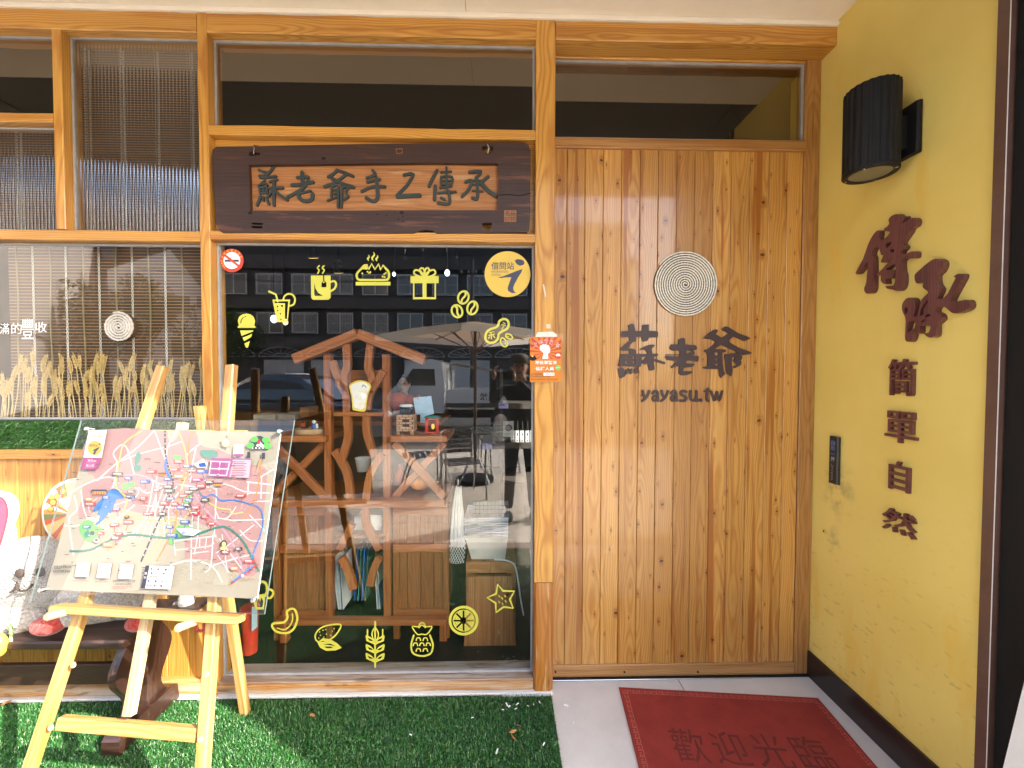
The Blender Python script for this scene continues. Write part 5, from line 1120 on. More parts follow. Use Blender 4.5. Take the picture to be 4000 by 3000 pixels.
# ------------------------------------------------------------------ dry wheat ears
M['straw'] = mat('wheat_straw', (.56, .42, .2, 1), .6, var=.25); M['ear'] = mat('wheat_ear', (.52, .36, .14, 1), .6, var=.3, scale=60)
def ear_mesh(seed):
    r = random.Random(seed); b = MB(); Lh = r.uniform(.055, .085); n = int(Lh / .0062); bend = r.uniform(-.25, .25)
    for i in range(n):
        t = i / n; z = t * Lh; wv = .0066 * math.sin(math.pi * (.12 + .85 * t)) + .0015
        for s in (-1, 1):
            M_ = Matrix.Translation((s * wv * .75 + bend * z * t, (i % 2 - .5) * .003, z + (.003 if s > 0 else 0))) @ Matrix.Rotation(s * .45 + bend * t, 4, 'Y')
            b.ball((0, 0, .004), (.0036, .0034, .0066), 6, 4, M=M_)
        b.ball((bend * z * t, -.003, z), (.0032, .003, .006), 6, 4)
    for k in range(9):
        a = r.uniform(-.35, .35); z = r.uniform(.2, 1) * Lh; b.tube([(bend * z * z / Lh, 0, z), (bend * z * z / Lh + math.sin(a) * .03, r.uniform(-.004, .004), z + .03)], [.0006, .0003], 3, caps=False)
    return b
R.seed(33); ears = []
for k in range(6):
    o = ear_mesh(k).build('ear', M['ear']); ears.append(o.data); bpy.data.objects.remove(o)
stems = []
for k in range(5):
    b = MB(); b.tube([(0, 0, 0), (R.uniform(-.008, .008), 0, .5), (0, 0, 1)], .0019, 5); o = b.build('wheat_stalk', M['straw']); stems.append(o.data); bpy.data.objects.remove(o)
xs_ = []; x = P(-25, 1500, .085).x
while x < pL[0] - .012: xs_.append(x); x += R.uniform(.008, .0145)
for x in xs_:
    hgt = R.uniform(.10, .26) if R.random() > .12 else R.uniform(.06, .12)
    o = bpy.data.objects.new('wheat_stalk', R.choice(stems)); y = R.uniform(.066, .105)
    m = Matrix.Translation((x, y, zlb - .006)) @ Matrix.Rotation(R.uniform(-.16, .16), 4, 'Y') @ Matrix.Rotation(R.uniform(0, .6), 4, 'Z')
    place(o, m @ Matrix.Diagonal((1, 1, hgt, 1))); tagp(o, 'dry golden wheat stalk standing in the planter behind the side window', 'wheat', 'dry wheat stalks in the side window')
    e = bpy.data.objects.new('ear', R.choice(ears)); place(e, m @ Matrix.Translation((0, 0, hgt - .004)) @ Matrix.Rotation(R.uniform(-.12, .12), 4, 'Y') @ Matrix.Diagonal((R.choice((-1, 1)) * R.uniform(.62, .85),) * 1 + (1, R.uniform(.85, 1.1), 1)), o)

# ------------------------------------------------------------------ bench
B_ = thing('bench', 'dark brown worn wooden bench with curved end boards against the wall', 'bench', (-2.1, -.15, .011))
sx1 = -1.452; sy0, sy1 = -.305, .0
timber('seat', (-3.2, (sy0 + sy1) / 2, .455), (sx1, (sy0 + sy1) / 2, .455), sy1 - sy0, .032, M['bench'], B_, (0, 1, 0), .006)
timber('stretcher', (-3.1, -.14, .23), (sx1 - .07, -.14, .23), .088, .024, M['bench'], B_, (0, 0, 1), .004)
def end_board(xc):
    prof = []
    for k in range(25):
        z = .05 + (.437 - .05) * k / 24; t = k / 24; w_ = .105 + .030 * math.sin(t * 2 * math.pi * 1.35 + 2.3); prof.append((z, w_))
    f_ = [(-.155 - w_, z) for z, w_ in prof]; b_ = [(-.155 + w_, z) for z, w_ in prof]; lp = f_ + b_[::-1]; n = len(lp)
    vs = [(xc - .016, y, z) for y, z in lp] + [(xc + .016, y, z) for y, z in lp]; tr = tessellate_polygon([[Vector((y, z, 0)) for y, z in lp]])
    fs = [tuple(t) for t in tr] + [tuple(q + n for q in reversed(t)) for t in tr] + [(i, (i + 1) % n, (i + 1) % n + n, i + n) for i in range(n)]
    regrain(mesh('end_board', vs, fs, M['bench'], B_), (0, 0, 1), (0, 1, 0))
    lp = [(-.30, .012), (-.30, .07), (-.285, .088), (-.24, .095), (-.05, .095), (-.015, .085), (-.005, .012)]; n = len(lp)
    vs = [(xc - .034, y, z) for y, z in lp] + [(xc + .034, y, z) for y, z in lp]
    mesh('foot', vs, [tuple(range(n)), tuple(reversed(range(n, 2 * n)))] + [(i, (i + 1) % n, (i + 1) % n + n, i + n) for i in range(n)], M['bench'], B_)
end_board(sx1 - .062); end_board(-2.85)
for xx in (-2.05, -1.62): box('batten', xx - .018, xx + .018, sy0 + .04, sy1 - .04, .415, .4385, M['bench'], B_)
# ------------------------------------------------------------------ plush sheep
ps = thing('plush_sheep', 'big cream crochet plush sheep with embroidered smile sitting on the dark bench', 'plush toy', (-2.0, -.14, .441), 'plush sheep on the bench')
hc = P(120, 2250, -.14)
b = MB()
b.ball((hc.x, -.135, hc.z + .0), (.165, .10, .165), 40, 28, bump=.025, freq=9); b.build('head', M['plushface'], ps, smooth=True)
b = MB(); b.ball((hc.x + .20, -.10, .535), (.20, .085, .105), 40, 24, bump=.06, freq=16); b.ball((hc.x - .12, -.13, .52), (.14, .10, .085), 30, 18, bump=.06, freq=16); b.build('body', M['plush'], ps, smooth=True)
b = MB(); b.ball((hc.x - .03, -.20, .50), (.15, .075, .062), 30, 16, bump=.06, freq=18); b.build('chest', M['plush'], ps, smooth=True)
yfa = hc.y
def on_head(u, v):
    d = ray(u, v); c = Vector((hc.x, -.135, hc.z)); r = Vector((.165, .10, .165))
    o = Vector(((CAM.x - c.x) / r.x, (CAM.y - c.y) / r.y, (CAM.z - c.z) / r.z)); q = Vector((d.x / r.x, d.y / r.y, d.z / r.z))
    A, B2, C2 = q.dot(q), 2 * o.dot(q), o.dot(o) - 1; D = B2 * B2 - 4 * A * C2
    t = (-B2 - math.sqrt(D)) / (2 * A) if D > 0 else -B2 / (2 * A)
    return CAM + d * (t * .985)
for (u, v) in ((77, 2240), (158, 2234)):
    c = on_head(u, v); b = MB(); b.ball(c, (.0175, .008, .019), 16, 10); b.build('eye', M['plusheye'], ps, smooth=True)
b = MB(); b.tube([on_head(*p) for p in smooth_pts([(40, 2313), (58, 2303), (67, 2277), (66, 2297), (80, 2308), (100, 2306), (118, 2294), (128, 2282)], 4)], .0042, 7); b.build('smile', M['plusheye'], ps, smooth=True)
c = P(193, 2440, -.27); b = MB(); b.ball(c, (.062, .045, .036), 24, 16, M=None, bump=.06, freq=25); b.build('foot', M['plushred'], ps, smooth=True)
b = MB(); b.ball(c + Vector((.055, .03, .012)), (.035, .04, .034), 20, 12, bump=.05, freq=25); b.build('ankle', M['plush'], ps, smooth=True)
ps2 = thing('plush_sheep', 'cream crochet plush sheep with a red foot lying behind the map board on the bench', 'plush toy', (-1.72, -.1, .441), 'plush sheep on the bench')
b = MB(); b.ball((-1.70, -.12, .54), (.15, .10, .105), 40, 24, bump=.06, freq=16); b.ball((-1.60, -.10, .50), (.085, .08, .062), 26, 16, bump=.06, freq=18); b.build('body', M['plush'], ps2, smooth=True)
c = P(548, 2425, -.24); b = MB(); b.ball(c, (.042, .05, .034), 22, 14, bump=.06, freq=25); b.build('foot', M['plushred'], ps2, smooth=True)
# small white yarn doll
yd = thing('yarn_doll', 'small white yarn doll behind the easel leg on the bench end', 'doll', (-1.36, -.02, .44))
c = P(728, 2345, -.08)
b = MB(); b.ball(c, (.034, .03, .036), 20, 14, bump=.05, freq=60); b.build('head', M['plush'], yd, smooth=True)
b = MB(); b.ball(c - Vector((0, 0, .045)), (.026, .024, .03), 18, 12, bump=.05, freq=60); b.ball(c + Vector((-.04, 0, -.015)), (.018, .014, .012), 12, 8); b.ball(c + Vector((.042, 0, -.03)), (.02, .014, .012), 12, 8); b.build('body', M['plush'], yd, smooth=True)
box('block', c.x - .05, c.x + .07, c.y - .04, c.y + .05, .472, max(.49, c.z - .065), M['bench'], yd)
rl = MB(); c = P(782, 2440, -.02); rl.tube([c + Vector((.022 * math.cos(t * .55), 0, .03 * math.sin(t * .55))) for t in range(12)], .007, 8, closed=True); o = rl.build('red_loop', M['plushred'], None, smooth=True); tagp(o, 'small red knitted loop hanging on the planks behind the easel', 'loop')
b = MB(); c0 = P(735, 2415, -.02); b.ball(c0, (.045, .012, .014), 16, 10); b.build('knot', M['plushred'], o, smooth=True)
# pink heart cutout at the edge, fan disc, yellow toy
zh_ = zoomed(0, 1500, .36166)
def heart(b, off): return None
f = Flat(onto_y(zh_, -.20), NF, .012); f.poly([(-230,1160),(-100,1150),(0,1152),(80,1165),(150,1200),(195,1260),(208,1330),(200,1420),(165,1500),(178,1580),(185,1700),(150,1850),(90,1990),(20,2110),(-60,2200),(-200,2200)], m=0, sm=2)
f.t = .013; f.poly([(-230,1195),(-60,1195),(20,1198),(80,1225),(118,1290),(132,1380),(118,1480),(90,1590),(60,1700),(10,1830),(-60,1960),(-200,2000)], m=1, sm=2); f.poly([(-230,1205),(-60,1205),(15,1208),(65,1235),(102,1300),(114,1385),(100,1480),(70,1590),(35,1700),(-10,1820),(-70,1930),(-200,1950)], m=2, sm=2)
o = f.build('heart_cutout', [M['white'], M['mauve'], M['pink']]); tagp(o, 'pink and white painted cutout board at the edge beside the big plush sheep', 'cutout')
f = Flat(onto_y(zh_, -.015), NF, .006); cc = (850, 1400); rr_ = 383
f.disc(cc, rr_, 0, 56); cols = [1, 2, 3, 4, 5, 1, 3, 6]; pvt = (790, 1400)
for k in range(36):
    a0, a1 = 2 * math.pi * k / 36, 2 * math.pi * (k + 1) / 36
    ed = lambda a: (cc[0] + (rr_ - 26) * math.cos(a), cc[1] + (rr_ - 26) * math.sin(a))
    f.poly([pvt, ed(a0), ed((a0 + a1) / 2), ed(a1)], m=cols[(k * 5 + k // 7) % 8])
for (x, y, t_) in ((707,1152,'大'),(642,1202,'豐'),(602,1268,'收'),(575,1342,'樂')): f.disc((x, y), 35, 7, 22); f.disc((x, y), 30, 5, 22); f.text(t_, x - 18, y - 18, 36, 36, 7)
f.disc((745,1270), 55, 0, 24)
o = f.build('round_fan_sign', [M['white'], M['tan'], M['cream'], M['rust'], M['olive'], M['orange2'], M['fangreen'], M['mauve']]); tagp(o, 'round sign with orange and green rays leaning on the planks behind the map board', 'sign')
c = P(-6, 2520, -.31); b = MB(); b.ball(c, (.028, .025, .045), 18, 14, bump=.04); o = b.build('yellow_toy', M['sign_yellow'], None, smooth=True); tagp(o, 'small bright yellow toy on the front of the bench by the plush sheep', 'toy')
b = MB(); c = P(35, 2440, -.29); b.tube([c, c + Vector((.012, -.004, -.018)), c + Vector((.014, -.006, -.045))], [.008, .007, .005], 8); o = b.build('toy_tag', M['fangreen'], None); tagp(o, 'small green and white tag hanging over the bench edge below the plush', 'tag'); b = MB(); b.box(c.x + .01, c.x + .017, c.y - .009, c.y - .004, c.z - .075, c.z - .04); b.build('label', M['paper'], o)

# ------------------------------------------------------------------ door mat
DM = thing('doormat', 'red rubber welcome mat with key border lying before the plank door', 'doormat', PZ(2800, 2860))
ma0, ma1 = PZ(2418, 2684, .012), PZ(3195, 2726, .012); mx_ = (ma1 - ma0).normalized(); my_ = Vector((mx_.y, -mx_.x, 0)); LW, LD = (ma1 - ma0).length, .60
FM = Matrix((mx_, -my_, Vector((0, 0, 1)))).transposed().to_4x4(); FM.translation = (ma0.x, ma0.y, .0045)
MB().box(0, LW, -LD, 0, 0, .0075).build('mat_body', M['mat_red'], DM, FM)
fl = lambda a, b2: FM @ Vector((a, -b2, .0077))
f = Flat(fl, (0, 0, 1), step=.00005)
def key(x, y, hor):
    s = .0052; pts = [(0, 0), (0, 4), (4, 4), (4, 1), (2, 1), (2, 2.6)]
    f.stroke([((x + p[0] * s, y + p[1] * s) if hor else (x + p[1] * s, y + p[0] * s)) for p in pts], .0032, 0, sm=0, cap=False)
k = 0
while .012 + k * .0265 < LW - .03: key(.012 + k * .0265, .012, True); key(.012 + k * .0265, LD - .036, True); k += 1
k = 0
while .04 + k * .0265 < LD - .05: key(.010, .04 + k * .0265, False); key(LW - .036, .04 + k * .0265, False); k += 1
f.build('key_border', M['mat_key'], DM)
f = Flat(fl, (0, 0, 1), step=.00008)
for k, cc in enumerate('歡迎光臨'): f.text(cc, .155 + k * .158, .215, .13, .15, 0, rot=.02)
f.build('mat_lettering', M['mat_dark'], DM)
# ------------------------------------------------------------------ litter on the turf and floor
R.seed(77); spots = [(1980,2752),(1965,2772),(2015,2768),(2062,2757),(2108,2742),(2085,2752),(1845,2803),(2125,2905),(1942,2932),(1605,2870),(2020,2750),(1990,2758),(2210,2753),(2240,2823),(2200,2820)]
for (u, v) in spots:
    c = PZ(u, v, .030 if u < 2160 else .006); b = MB(); sz = R.uniform(.004, .009)
    M_ = Matrix.Translation(c) @ Matrix.Rotation(R.uniform(0, 6), 4, 'Z') @ Matrix.Rotation(R.uniform(-.5, .5), 4, 'X'); b.box(-sz, sz * R.uniform(.5, 1.6), -sz * .4, sz * .35, -.0008, .0008, M=M_)
    o = b.build('paint_flake', M['paper']); tagp(o, 'white paint flake lying on the turf or tiles near the door post', 'flake', 'white paint flakes')
for (u, v) in ((2022,2835),(2002,2858),(2006,2882),(1220,2793),(25,2745)):
    c = PZ(u, v, .030); b = MB(); M_ = Matrix.Translation(c) @ Matrix.Rotation(R.uniform(0, 6), 4, 'Z') @ Matrix.Rotation(.3, 4, 'X')
    b.add([(-.016, 0, 0), (-.004, .006, .002), (.01, .004, .004), (.018, 0, .002), (.008, -.005, 0), (-.006, -.006, .001)], [(0, 1, 5), (1, 2, 4, 5), (2, 3, 4)], M=M_); o = b.build('dry_leaf', M['stool']); tagp(o, 'curled brown dry leaf lying on the green turf', 'leaf', 'dry leaves on the turf')
# ------------------------------------------------------------------ inside: house-shaped rack
RY = .36
zA = zoomed(1100, 1250, .33149); zC = zoomed(1100, 1750, .33149); zB = zoomed(1600, 1300, .30137); zD = zoomed(1650, 1650, .33156)
def pa(z, x, y, yy=RY): return P(*z(x, y), yy)
fz = .013
rk = thing('display_rack', 'red brown wooden display rack shaped like a small house behind the main window', 'rack', (P(1410, 1500, RY).x, RY, fz))
def bar(name, a, b, w_, t, yy=RY, par=None, m=None, up=(0, -1, 0), wob=.0012):
    return timber(name, a, b, t, w_, m or M['rack'], par or rk, up, .004, wob)
bar('roof_beam', pa(zA, 905, 165), pa(zA, 165, 462), .055, .06); bar('roof_beam', pa(zA, 915, 165, RY - .001), pa(zA, 1690, 472, RY - .001), .055, .06)
for (x, nm) in ((1291, 'post'), (1516, 'post')):
    a = P(x, 1900, RY + .05); post(nm, a.x - .02, a.x + .02, zf(2425, RY), P(x, 1385, RY + .05).z, RY + .015, RY + .06, M['rack'], rk, .001)
def wavy(pts, y0, w_):
    f = Flat(lambda x, y: P(x, y, RY + .02), NF, .03); f.stroke([(q[0], q[1]) for q in pts], w_, sm=3, cap=False); regrain(f.build('wavy_slat', M['rack'], rk))
def mp_(z, pts): return [z(*p) for p in pts]
wavy(mp_(zA, [(780,250),(790,460),(790,560),(755,660),(765,790),(785,930),(790,1090),(795,1230),(800,1370),(770,1500),(725,1640)]), 0, 28)
wavy(mp_(zA, [(1065,250),(1045,440),(1035,560),(1080,690),(1060,830),(1030,960),(1020,1100),(1015,1290),(1055,1440),(1110,1600)]), 0, 28)
wavy(mp_(zA, [(610,490),(700,720),(760,850)]), 0, 26); wavy(mp_(zA, [(1215,600),(1100,790),(1060,860)]), 0, 26)
wavy(mp_(zC, [(640,20),(765,230),(810,400),(830,620)]), 0, 28); wavy(mp_(zC, [(1200,60),(1090,230),(1040,380),(1010,620)]), 0, 28)
wavy(mp_(zC, [(1010,690),(1005,860),(1050,960),(1165,1180)]), 0, 28); wavy(mp_(zC, [(850,880),(770,1040),(700,1180)]), 0, 26)
wavy(mp_(zC, [(720,1270),(800,1430),(865,1640)]), 0, 28); wavy(mp_(zC, [(1165,1270),(1090,1440),(1060,1600)]), 0, 28)
a, b2 = P(1308, 1617, RY), P(1498, 1617, RY); timber('shelf', a + Vector((0, .08, 0)), b2 + Vector((0, .08, 0)), .022, .2, M['rack'], rk)
a, b2 = P(1308, 1480, RY + .1), P(1498, 1480, RY + .1); timber('back_panel', a, b2, .10, .015, M['rack'], rk)
a, b2 = P(1055, 1964, RY), P(1745, 1964, RY); timber('rail', a, b2, .042, .05, M['rack'], rk, wob=.001)
timber('shelf', a + Vector((0, .2, .012)), b2 + Vector((0, .2, .012)), .02, .36, M['rackd'], rk)
for (x0, x1) in ((1052, 1282), (1530, 1748)):
    a, b2 = P(x0, 1712, RY), P(x1, 1712, RY); timber('table_top', a + Vector((0, .14, 0)), b2 + Vector((0, .14, 0)), .034, .34, M['rack'], rk)
    bar('brace', P(x0 + 12, 1730, RY + .02), P(x1 - 12, 1940, RY + .02), .042, .03); bar('brace', P(x1 - 12, 1730, RY + .055), P(x0 + 12, 1940, RY + .055), .042, .03)
    for yy in (RY + .0, RY + .28):
        for xx in (x0 + 10, x1 - 10): q = P(xx, 1900, yy); post('leg', q.x - .018, q.x + .018, fz if yy < .5 else fz, zf(1975, RY), yy + .03, yy + .066, M['rackd'], rk, .001)
for (x0, x1) in ((1085, 1278), (1530, 1742)):
    zt_, zb2 = zf(1982, RY), zf(2425, RY); xa, xb = P(x0, 2200, RY).x, P(x1, 2200, RY).x; n = 4
    cab = MB().box(xa + .006, xb - .006, RY + .065, RY + .34, zb2, zt_ - .004).build('cabinet', M['rackd'], rk)
    for i in range(n): post('plank', xa + (xb - xa) * i / n + .001, xa + (xb - xa) * (i + 1) / n - .001, zb2 + .03, zt_ - .03, RY + .045, RY + .0645, M['rackd'], cab, 0)
    for zz in (zt_ - .027, (zt_ + zb2) / 2 + .08, zb2 + .027): rail('cabinet_rail', xa, xb, zz - .024, zz + .024, RY + .028, RY + .0445, M['rack'], cab, .001)
a, b2 = P(1085, 2424, RY), P(1745, 2424, RY); timber('rail', a, b2, .03, .05, M['rack'], rk, wob=.001)
for x in (1103, 1730): q = P(x, 2500, RY); post('leg', q.x - .02, q.x + .02, fz, zf(2425, RY) - .016, RY + .005, RY + .05, M['rack'], rk, .001)
box('niche_back', P(1320, 2200, RY + .3).x, P(1500, 2200, RY + .3).x, RY + .28, RY + .30, zf(2410, RY), zf(1985, RY), M['rackd'], rk)
a, b2 = P(1310, 2095, RY), P(1505, 2095, RY); timber('shelf', a + Vector((0, .14, 0)), b2 + Vector((0, .14, 0)), .014, .26, M['rackd'], rk)
# papers and magazines
R.seed(9)
q0, q1 = P(1392, 2088, RY + .1), P(1496, 2005, RY + .1)
for (xa, xb) in ((1390, 1438), (1446, 1498)):
    z = zf(2089, RY + .1); k = 0
    while z < zf(2005 + (xa % 3) * 8, RY + .1):
        h_ = R.uniform(.006, .014); dx = R.uniform(-.004, .004)
        o = box('paper_stack', P(xa, 2050, RY + .1).x + dx, P(xb, 2050, RY + .1).x + dx, RY + .07, RY + .24, z + .0005, z + h_, M['paper']); tagp(o, 'ream of white paper piled on the middle shelf of the wooden rack', 'paper', 'paper reams on the rack shelf'); z += h_
for k in range(9):
    xx = P(1328 + k * 4.6, 2300, RY + .1).x if k < 5 else P(1478 + (k - 5) * 5, 2300, RY + .1).x
    o = timber('magazine', (xx, RY + .16, zf(2405, RY)), (xx + R.uniform(-.035, .0), RY + .16, zf(2205 + R.uniform(0, 25), RY)), .17, .004, [M['paper'], M['skyblue_paper'], M['paper'], M['dblue'], M['paper']][k % 5], None, (0, 1, 0), .001); tagp(o, 'thin magazine standing upright in the low niche of the rack', 'magazine', 'magazines in the rack niche')
for k in range(4):
    xx = P(1395 + k * 14, 2300, RY + .2).x; o = timber('folder', (xx, RY + .22, zf(2400, RY)), (xx + .02, RY + .22, zf(2185, RY)), .14, .006, [M['dblue'], M['teal'], M['blue'], M['teal']][k], None, (0, 1, 0), .001); tagp(o, 'blue green folder leaning at the back of the rack niche', 'folder', 'folders in the rack niche')
# yellow cup sign, bowl, stove, shrine lantern, papers, toys
f = Flat(onto_y(zA, RY - .02), NF, .003); f.poly([(797,780),(840,735),(900,712),(960,712),(1020,735),(1060,785),(1030,850),(1005,960),(990,1070),(940,1080),(870,1065),(838,1045),(825,900)], m=0, sm=2)
f.poly([(815,790),(860,750),(960,728),(1040,785),(1010,860),(975,1040),(900,1045),(855,1020),(840,900)], m=1, sm=2)
for (x, y) in ((920,850),(960,860),(1000,855),(885,910),(930,930),(925,990),(950,988),(975,990),(990,830)): f.ring((x, y), 14, 4, 0, 14)
f.text('蘇老爺', 865, 778, 72, 30, 2, bold=.03); f.text('手工傳承', 868, 812, 75, 12, 2); f.stroke([(950,790),(965,765),(985,780),(1000,795)], 7, 2)
o = f.build('cup_sign', [M['yellow2'], M['cream'], M['dark_ink']]); tagp(o, 'pale yellow cup shaped card standing in the middle of the wooden rack', 'sign')
b = MB(); c = P(1438, 1640, RY + .02); b.box(c.x - .05, c.x + .05, RY - .012, RY + .04, zf(1611, RY) + .001, zf(1611, RY) + .012); b.build('stand', M['black'], o)
def bowl(lab, c, r, h_, m, nm='paper_bowl', cat='bowl'):
    b = MB(); b.lathe([(r * .72, 0), (r, h_), (r * 1.05, h_ + .004), (r * .93, h_), (r * .68, .006)], c, 28); o = b.build(nm, m, None, smooth=True); return tagp(o, lab, cat)
c = P(1418, 1838, RY + .16); o = bowl('white paper cup with a printed side standing inside the rack below the cup card', (c.x, c.y, zf(1838, RY + .16)), .045, .075, M['paper'], 'paper_cup', 'cup')
st = thing('toy_stove', 'small model stove of pale bricks on the rack table with a black pot on it', 'model stove', P(1580, 1700, RY + .06))
xa, xb = P(1549, 1660, RY + .03).x, P(1614, 1660, RY + .03).x; z0s, z1s = zf(1694, RY + .03), zf(1620, RY + .03)
box('stove_core', xa + .003, xb - .003, RY + .034, RY + .115, z0s + .012, z1s, M['rope_gap'], st)
M['brick'] = mat('pale_brick', (.50, .30, .17, 1), .8, var=.2, scale=80)
nr = 7; hh = (z1s - z0s - .012) / nr; pb = None
for r_ in range(nr):
    for k in range(-1, 4):
        x0 = xa + (k + (.5 if r_ % 2 else 0)) * (xb - xa) / 2.6; x1 = x0 + (xb - xa) / 2.6 - .004; x0, x1 = max(x0, xa), min(x1, xb)
        if x1 - x0 < .006 or (r_ in (2, 4) and k == 1): continue
        box('brick', x0, x1, RY + .028, RY + .0345, z0s + .012 + r_ * hh + .0012, z0s + .012 + (r_ + 1) * hh - .0012, M['brick'], st)
    for k in range(3):
        y0 = RY + .036 + k * .027; box('brick', xb - .0032, xb + .003, y0, y0 + .024, z0s + .012 + r_ * hh + .0012, z0s + .012 + (r_ + 1) * hh - .0012, M['brick'], st)
for xx in (xa, xb - .016): box('foot', xx, xx + .016, RY + .03, RY + .05, z0s - .008, z0s + .0115, M['brick'], st)
c = P(1587, 1617, RY + .075); b = MB(); b.lathe([(.030, 0), (.036, .012), (.036, .04)], (c.x, c.y, z1s + .001), 24, 0); b.lathe([(.037, .0405), (.038, .046), (.034, .05), (.034, .052)], (c.x, c.y, z1s + .001), 24, 1)
o = b.build('black_pot', [M['black'], M['paper']], None, smooth=True); tagp(o, 'small black pot with a white lid on the model brick stove', 'pot')
sh = thing('toy_shrine', 'tiny red and green shrine model with a yellow lantern on the rack table', 'model shrine', P(1690, 1690, RY + .08))
yy = RY + .08
for x in (225, 360): a = P(*zB(x, 1280), yy); e = P(*zB(x, 1105), yy); box('pillar', a.x - .008, a.x + .008, yy - .008, yy + .008, a.z, e.z, M['red_print'], sh)
a, e = P(*zB(215, 1130), yy), P(*zB(372, 1110), yy); box('lintel', a.x, e.x, yy - .0095, yy + .0095, a.z, e.z, M['deep_red_print'], sh)
f = Flat(onto_y(zB, yy - .012), NF, .0); a, e = P(*zB(185, 1100), yy), P(*zB(405, 1072), yy)
mesh('roof', [(a.x, yy - .02, a.z), (e.x, yy - .02, a.z), (e.x - .012, yy, e.z), (a.x + .012, yy, e.z), (a.x, yy + .02, a.z), (e.x, yy + .02, a.z)], [(0, 1, 2, 3), (4, 3, 2, 5), (0, 3, 4), (1, 5, 2), (0, 4, 5, 1)], M['teal'], sh)
c = P(*zB(303, 1215), yy - .004); b = MB(); b.ball(c, (.010, .010, .016), 14, 10); b.build('lantern', emit('lantern_glow', (1, .55, .12, 1), .22), sh, smooth=True)
box('base', P(*zB(195, 1290), yy).x, P(*zB(395, 1290), yy).x, yy - .014, yy + .014, P(*zB(200, 1296), yy).z, P(*zB(200, 1282), yy).z, M['deep_red_print'], sh)
f = Flat(onto_y(zB, RY + .17), NF, .001); f.poly([(45,842),(280,818),(318,1052),(215,1075),(212,1168),(138,1168),(140,1060),(80,1060)]); o = f.build('paper_sheet', M['skyblue_paper']); tagp(o, 'pale blue sheet of paper clipped up behind the model stove', 'paper')
b = MB()
for (x, y) in ((108, 850), (225, 832)): b.ball(P(*zB(x, y), RY + .165), .005, 8, 6)
b.build('clip', M['steel'], o)
sl_ = MB(); c = P(1217, 1688, RY + .08); sl_.lathe([(.085, 0), (.088, .004), (.088, .024), (.085, .028)], (c.x, c.y, zf(1699, RY)), 28); o = sl_.build('wood_slice', M['log'], None); tagp(o, 'round slice of pale wood on the rack table behind the map board', 'wood slice')
zt_ = zf(1699, RY) + .029
lo = thing('toy_locomotive', 'tiny dark red toy engine on the round wood slice', 'toy', (P(1190, 1670, RY + .06).x, RY + .06, zt_)); x = P(1190, 1670, RY + .06).x
box('boiler', x - .014, x + .008, RY + .05, RY + .07, zt_ + .010, zt_ + .028, M['deep_red_print'], lo); box('cab', x + .0085, x + .018, RY + .048, RY + .072, zt_ + .010, zt_ + .040, M['black'], lo)
for k in (-.009, .003, .013): MB().lathe([(.006, 0), (.006, .022)], M=Matrix.Translation((x + k, RY + .071, zt_ + .006)) @ Matrix.Rotation(math.pi / 2, 4, 'X'), n=12).build('wheel', M['black'], lo)
MB().lathe([(.004, 0), (.005, .012)], (x - .008, RY + .06, zt_ + .0285), 10).build('chimney', M['black'], lo)
fg = thing('toy_figure', 'tiny white headed figure in blue on the round wood slice', 'toy', (P(1226, 1670, RY + .06).x, RY + .06, zt_)); x = P(1226, 1670, RY + .06).x
b = MB(); b.ball((x, RY + .06, zt_ + .036), (.010, .010, .010), 14, 10); b.build('head', M['paper'], fg, smooth=True); b = MB(); b.lathe([(.011, 0), (.010, .016), (.006, .026)], (x, RY + .06, zt_), 14); b.build('body', M['dblue'], fg); box('card', x + .011, x + .024, RY + .06, RY + .0615, zt_, zt_ + .026, M['paper'], fg)
for (u0, v0, u1, v1, yv, mm, lab) in ((1172, 1592, 1205, 1628, 1.0, 'stool', 'small wooden box on the dark counter behind the wood slice'), (990, 1620, 1075, 1640, 1.0, 'pave', 'brown carton on the dark counter near the window post'), (1085, 1620, 1150, 1640, 1.0, 'pave', 'second brown carton on the dark counter behind the easel')):
    a, e = P(u0, v1, yv), P(u1, v0, yv); o = box('carton', a.x, e.x, yv, yv + .15, a.z, e.z, M[mm]); tagp(o, lab, 'box')
ct = thing('counter', 'long dark counter across the room behind the rack', 'counter', (-1.6, 1.2, fz)); q = zf(1641, 1.0)
box('counter_body', -3.3, -.45, .96, 1.5, fz, q - .03, M['shelf'], ct); box('counter_top', -3.3, -.43, .94, 1.52, q - .0295, q - .001, M['rackd'], ct)
# baskets stacked on the stool
SY = .33
def tray(lab, uL, uR, vt, dL, dR, vb, y0, dy, spring):
    t = thing('wire_basket', lab, 'basket', P((uL + uR) / 2, vb, y0), 'white lined wire baskets stacked on the stool')
    a, b_, c_, d_ = P(uL, vt, y0), P(uR, vt, y0), P(dR, vb, y0 + .012), P(dL, vb, y0 + .012)
    top = [a, b_, b_ + Vector((0, dy, 0)), a + Vector((0, dy, 0))]; bot = [d_, c_, c_ + Vector((0, dy - .03, 0)), d_ + Vector((0, dy - .03, 0))]
    mesh('liner', top + bot, [(0, 4, 5, 1), (1, 5, 6, 2), (2, 6, 7, 3), (3, 7, 4, 0), (4, 7, 6, 5)], M['liner'], t)
    r = MB(); o = Vector((0, -.004, .001)); r.tube([p + o for p in top], .0022, 6, closed=True); r.tube([p + o - Vector((0, 0, .010)) for p in top], .0018, 6, closed=True); r.build('rim', M['steel'], t)
    s = MB(); x0, x1 = ((a.x + .01, a.x + .075) if spring == 0 else ((a.x + b_.x) / 2 - .035, (a.x + b_.x) / 2 + .035)); z = a.z + .0015
    s.tube([(x0 + (x1 - x0) * k / 90, y0 - .012 + .0045 * math.cos(k * .9), z + .0045 * math.sin(k * .9)) for k in range(91)], .0011, 4); s.build('spring_handle', M['steel'], t); return t
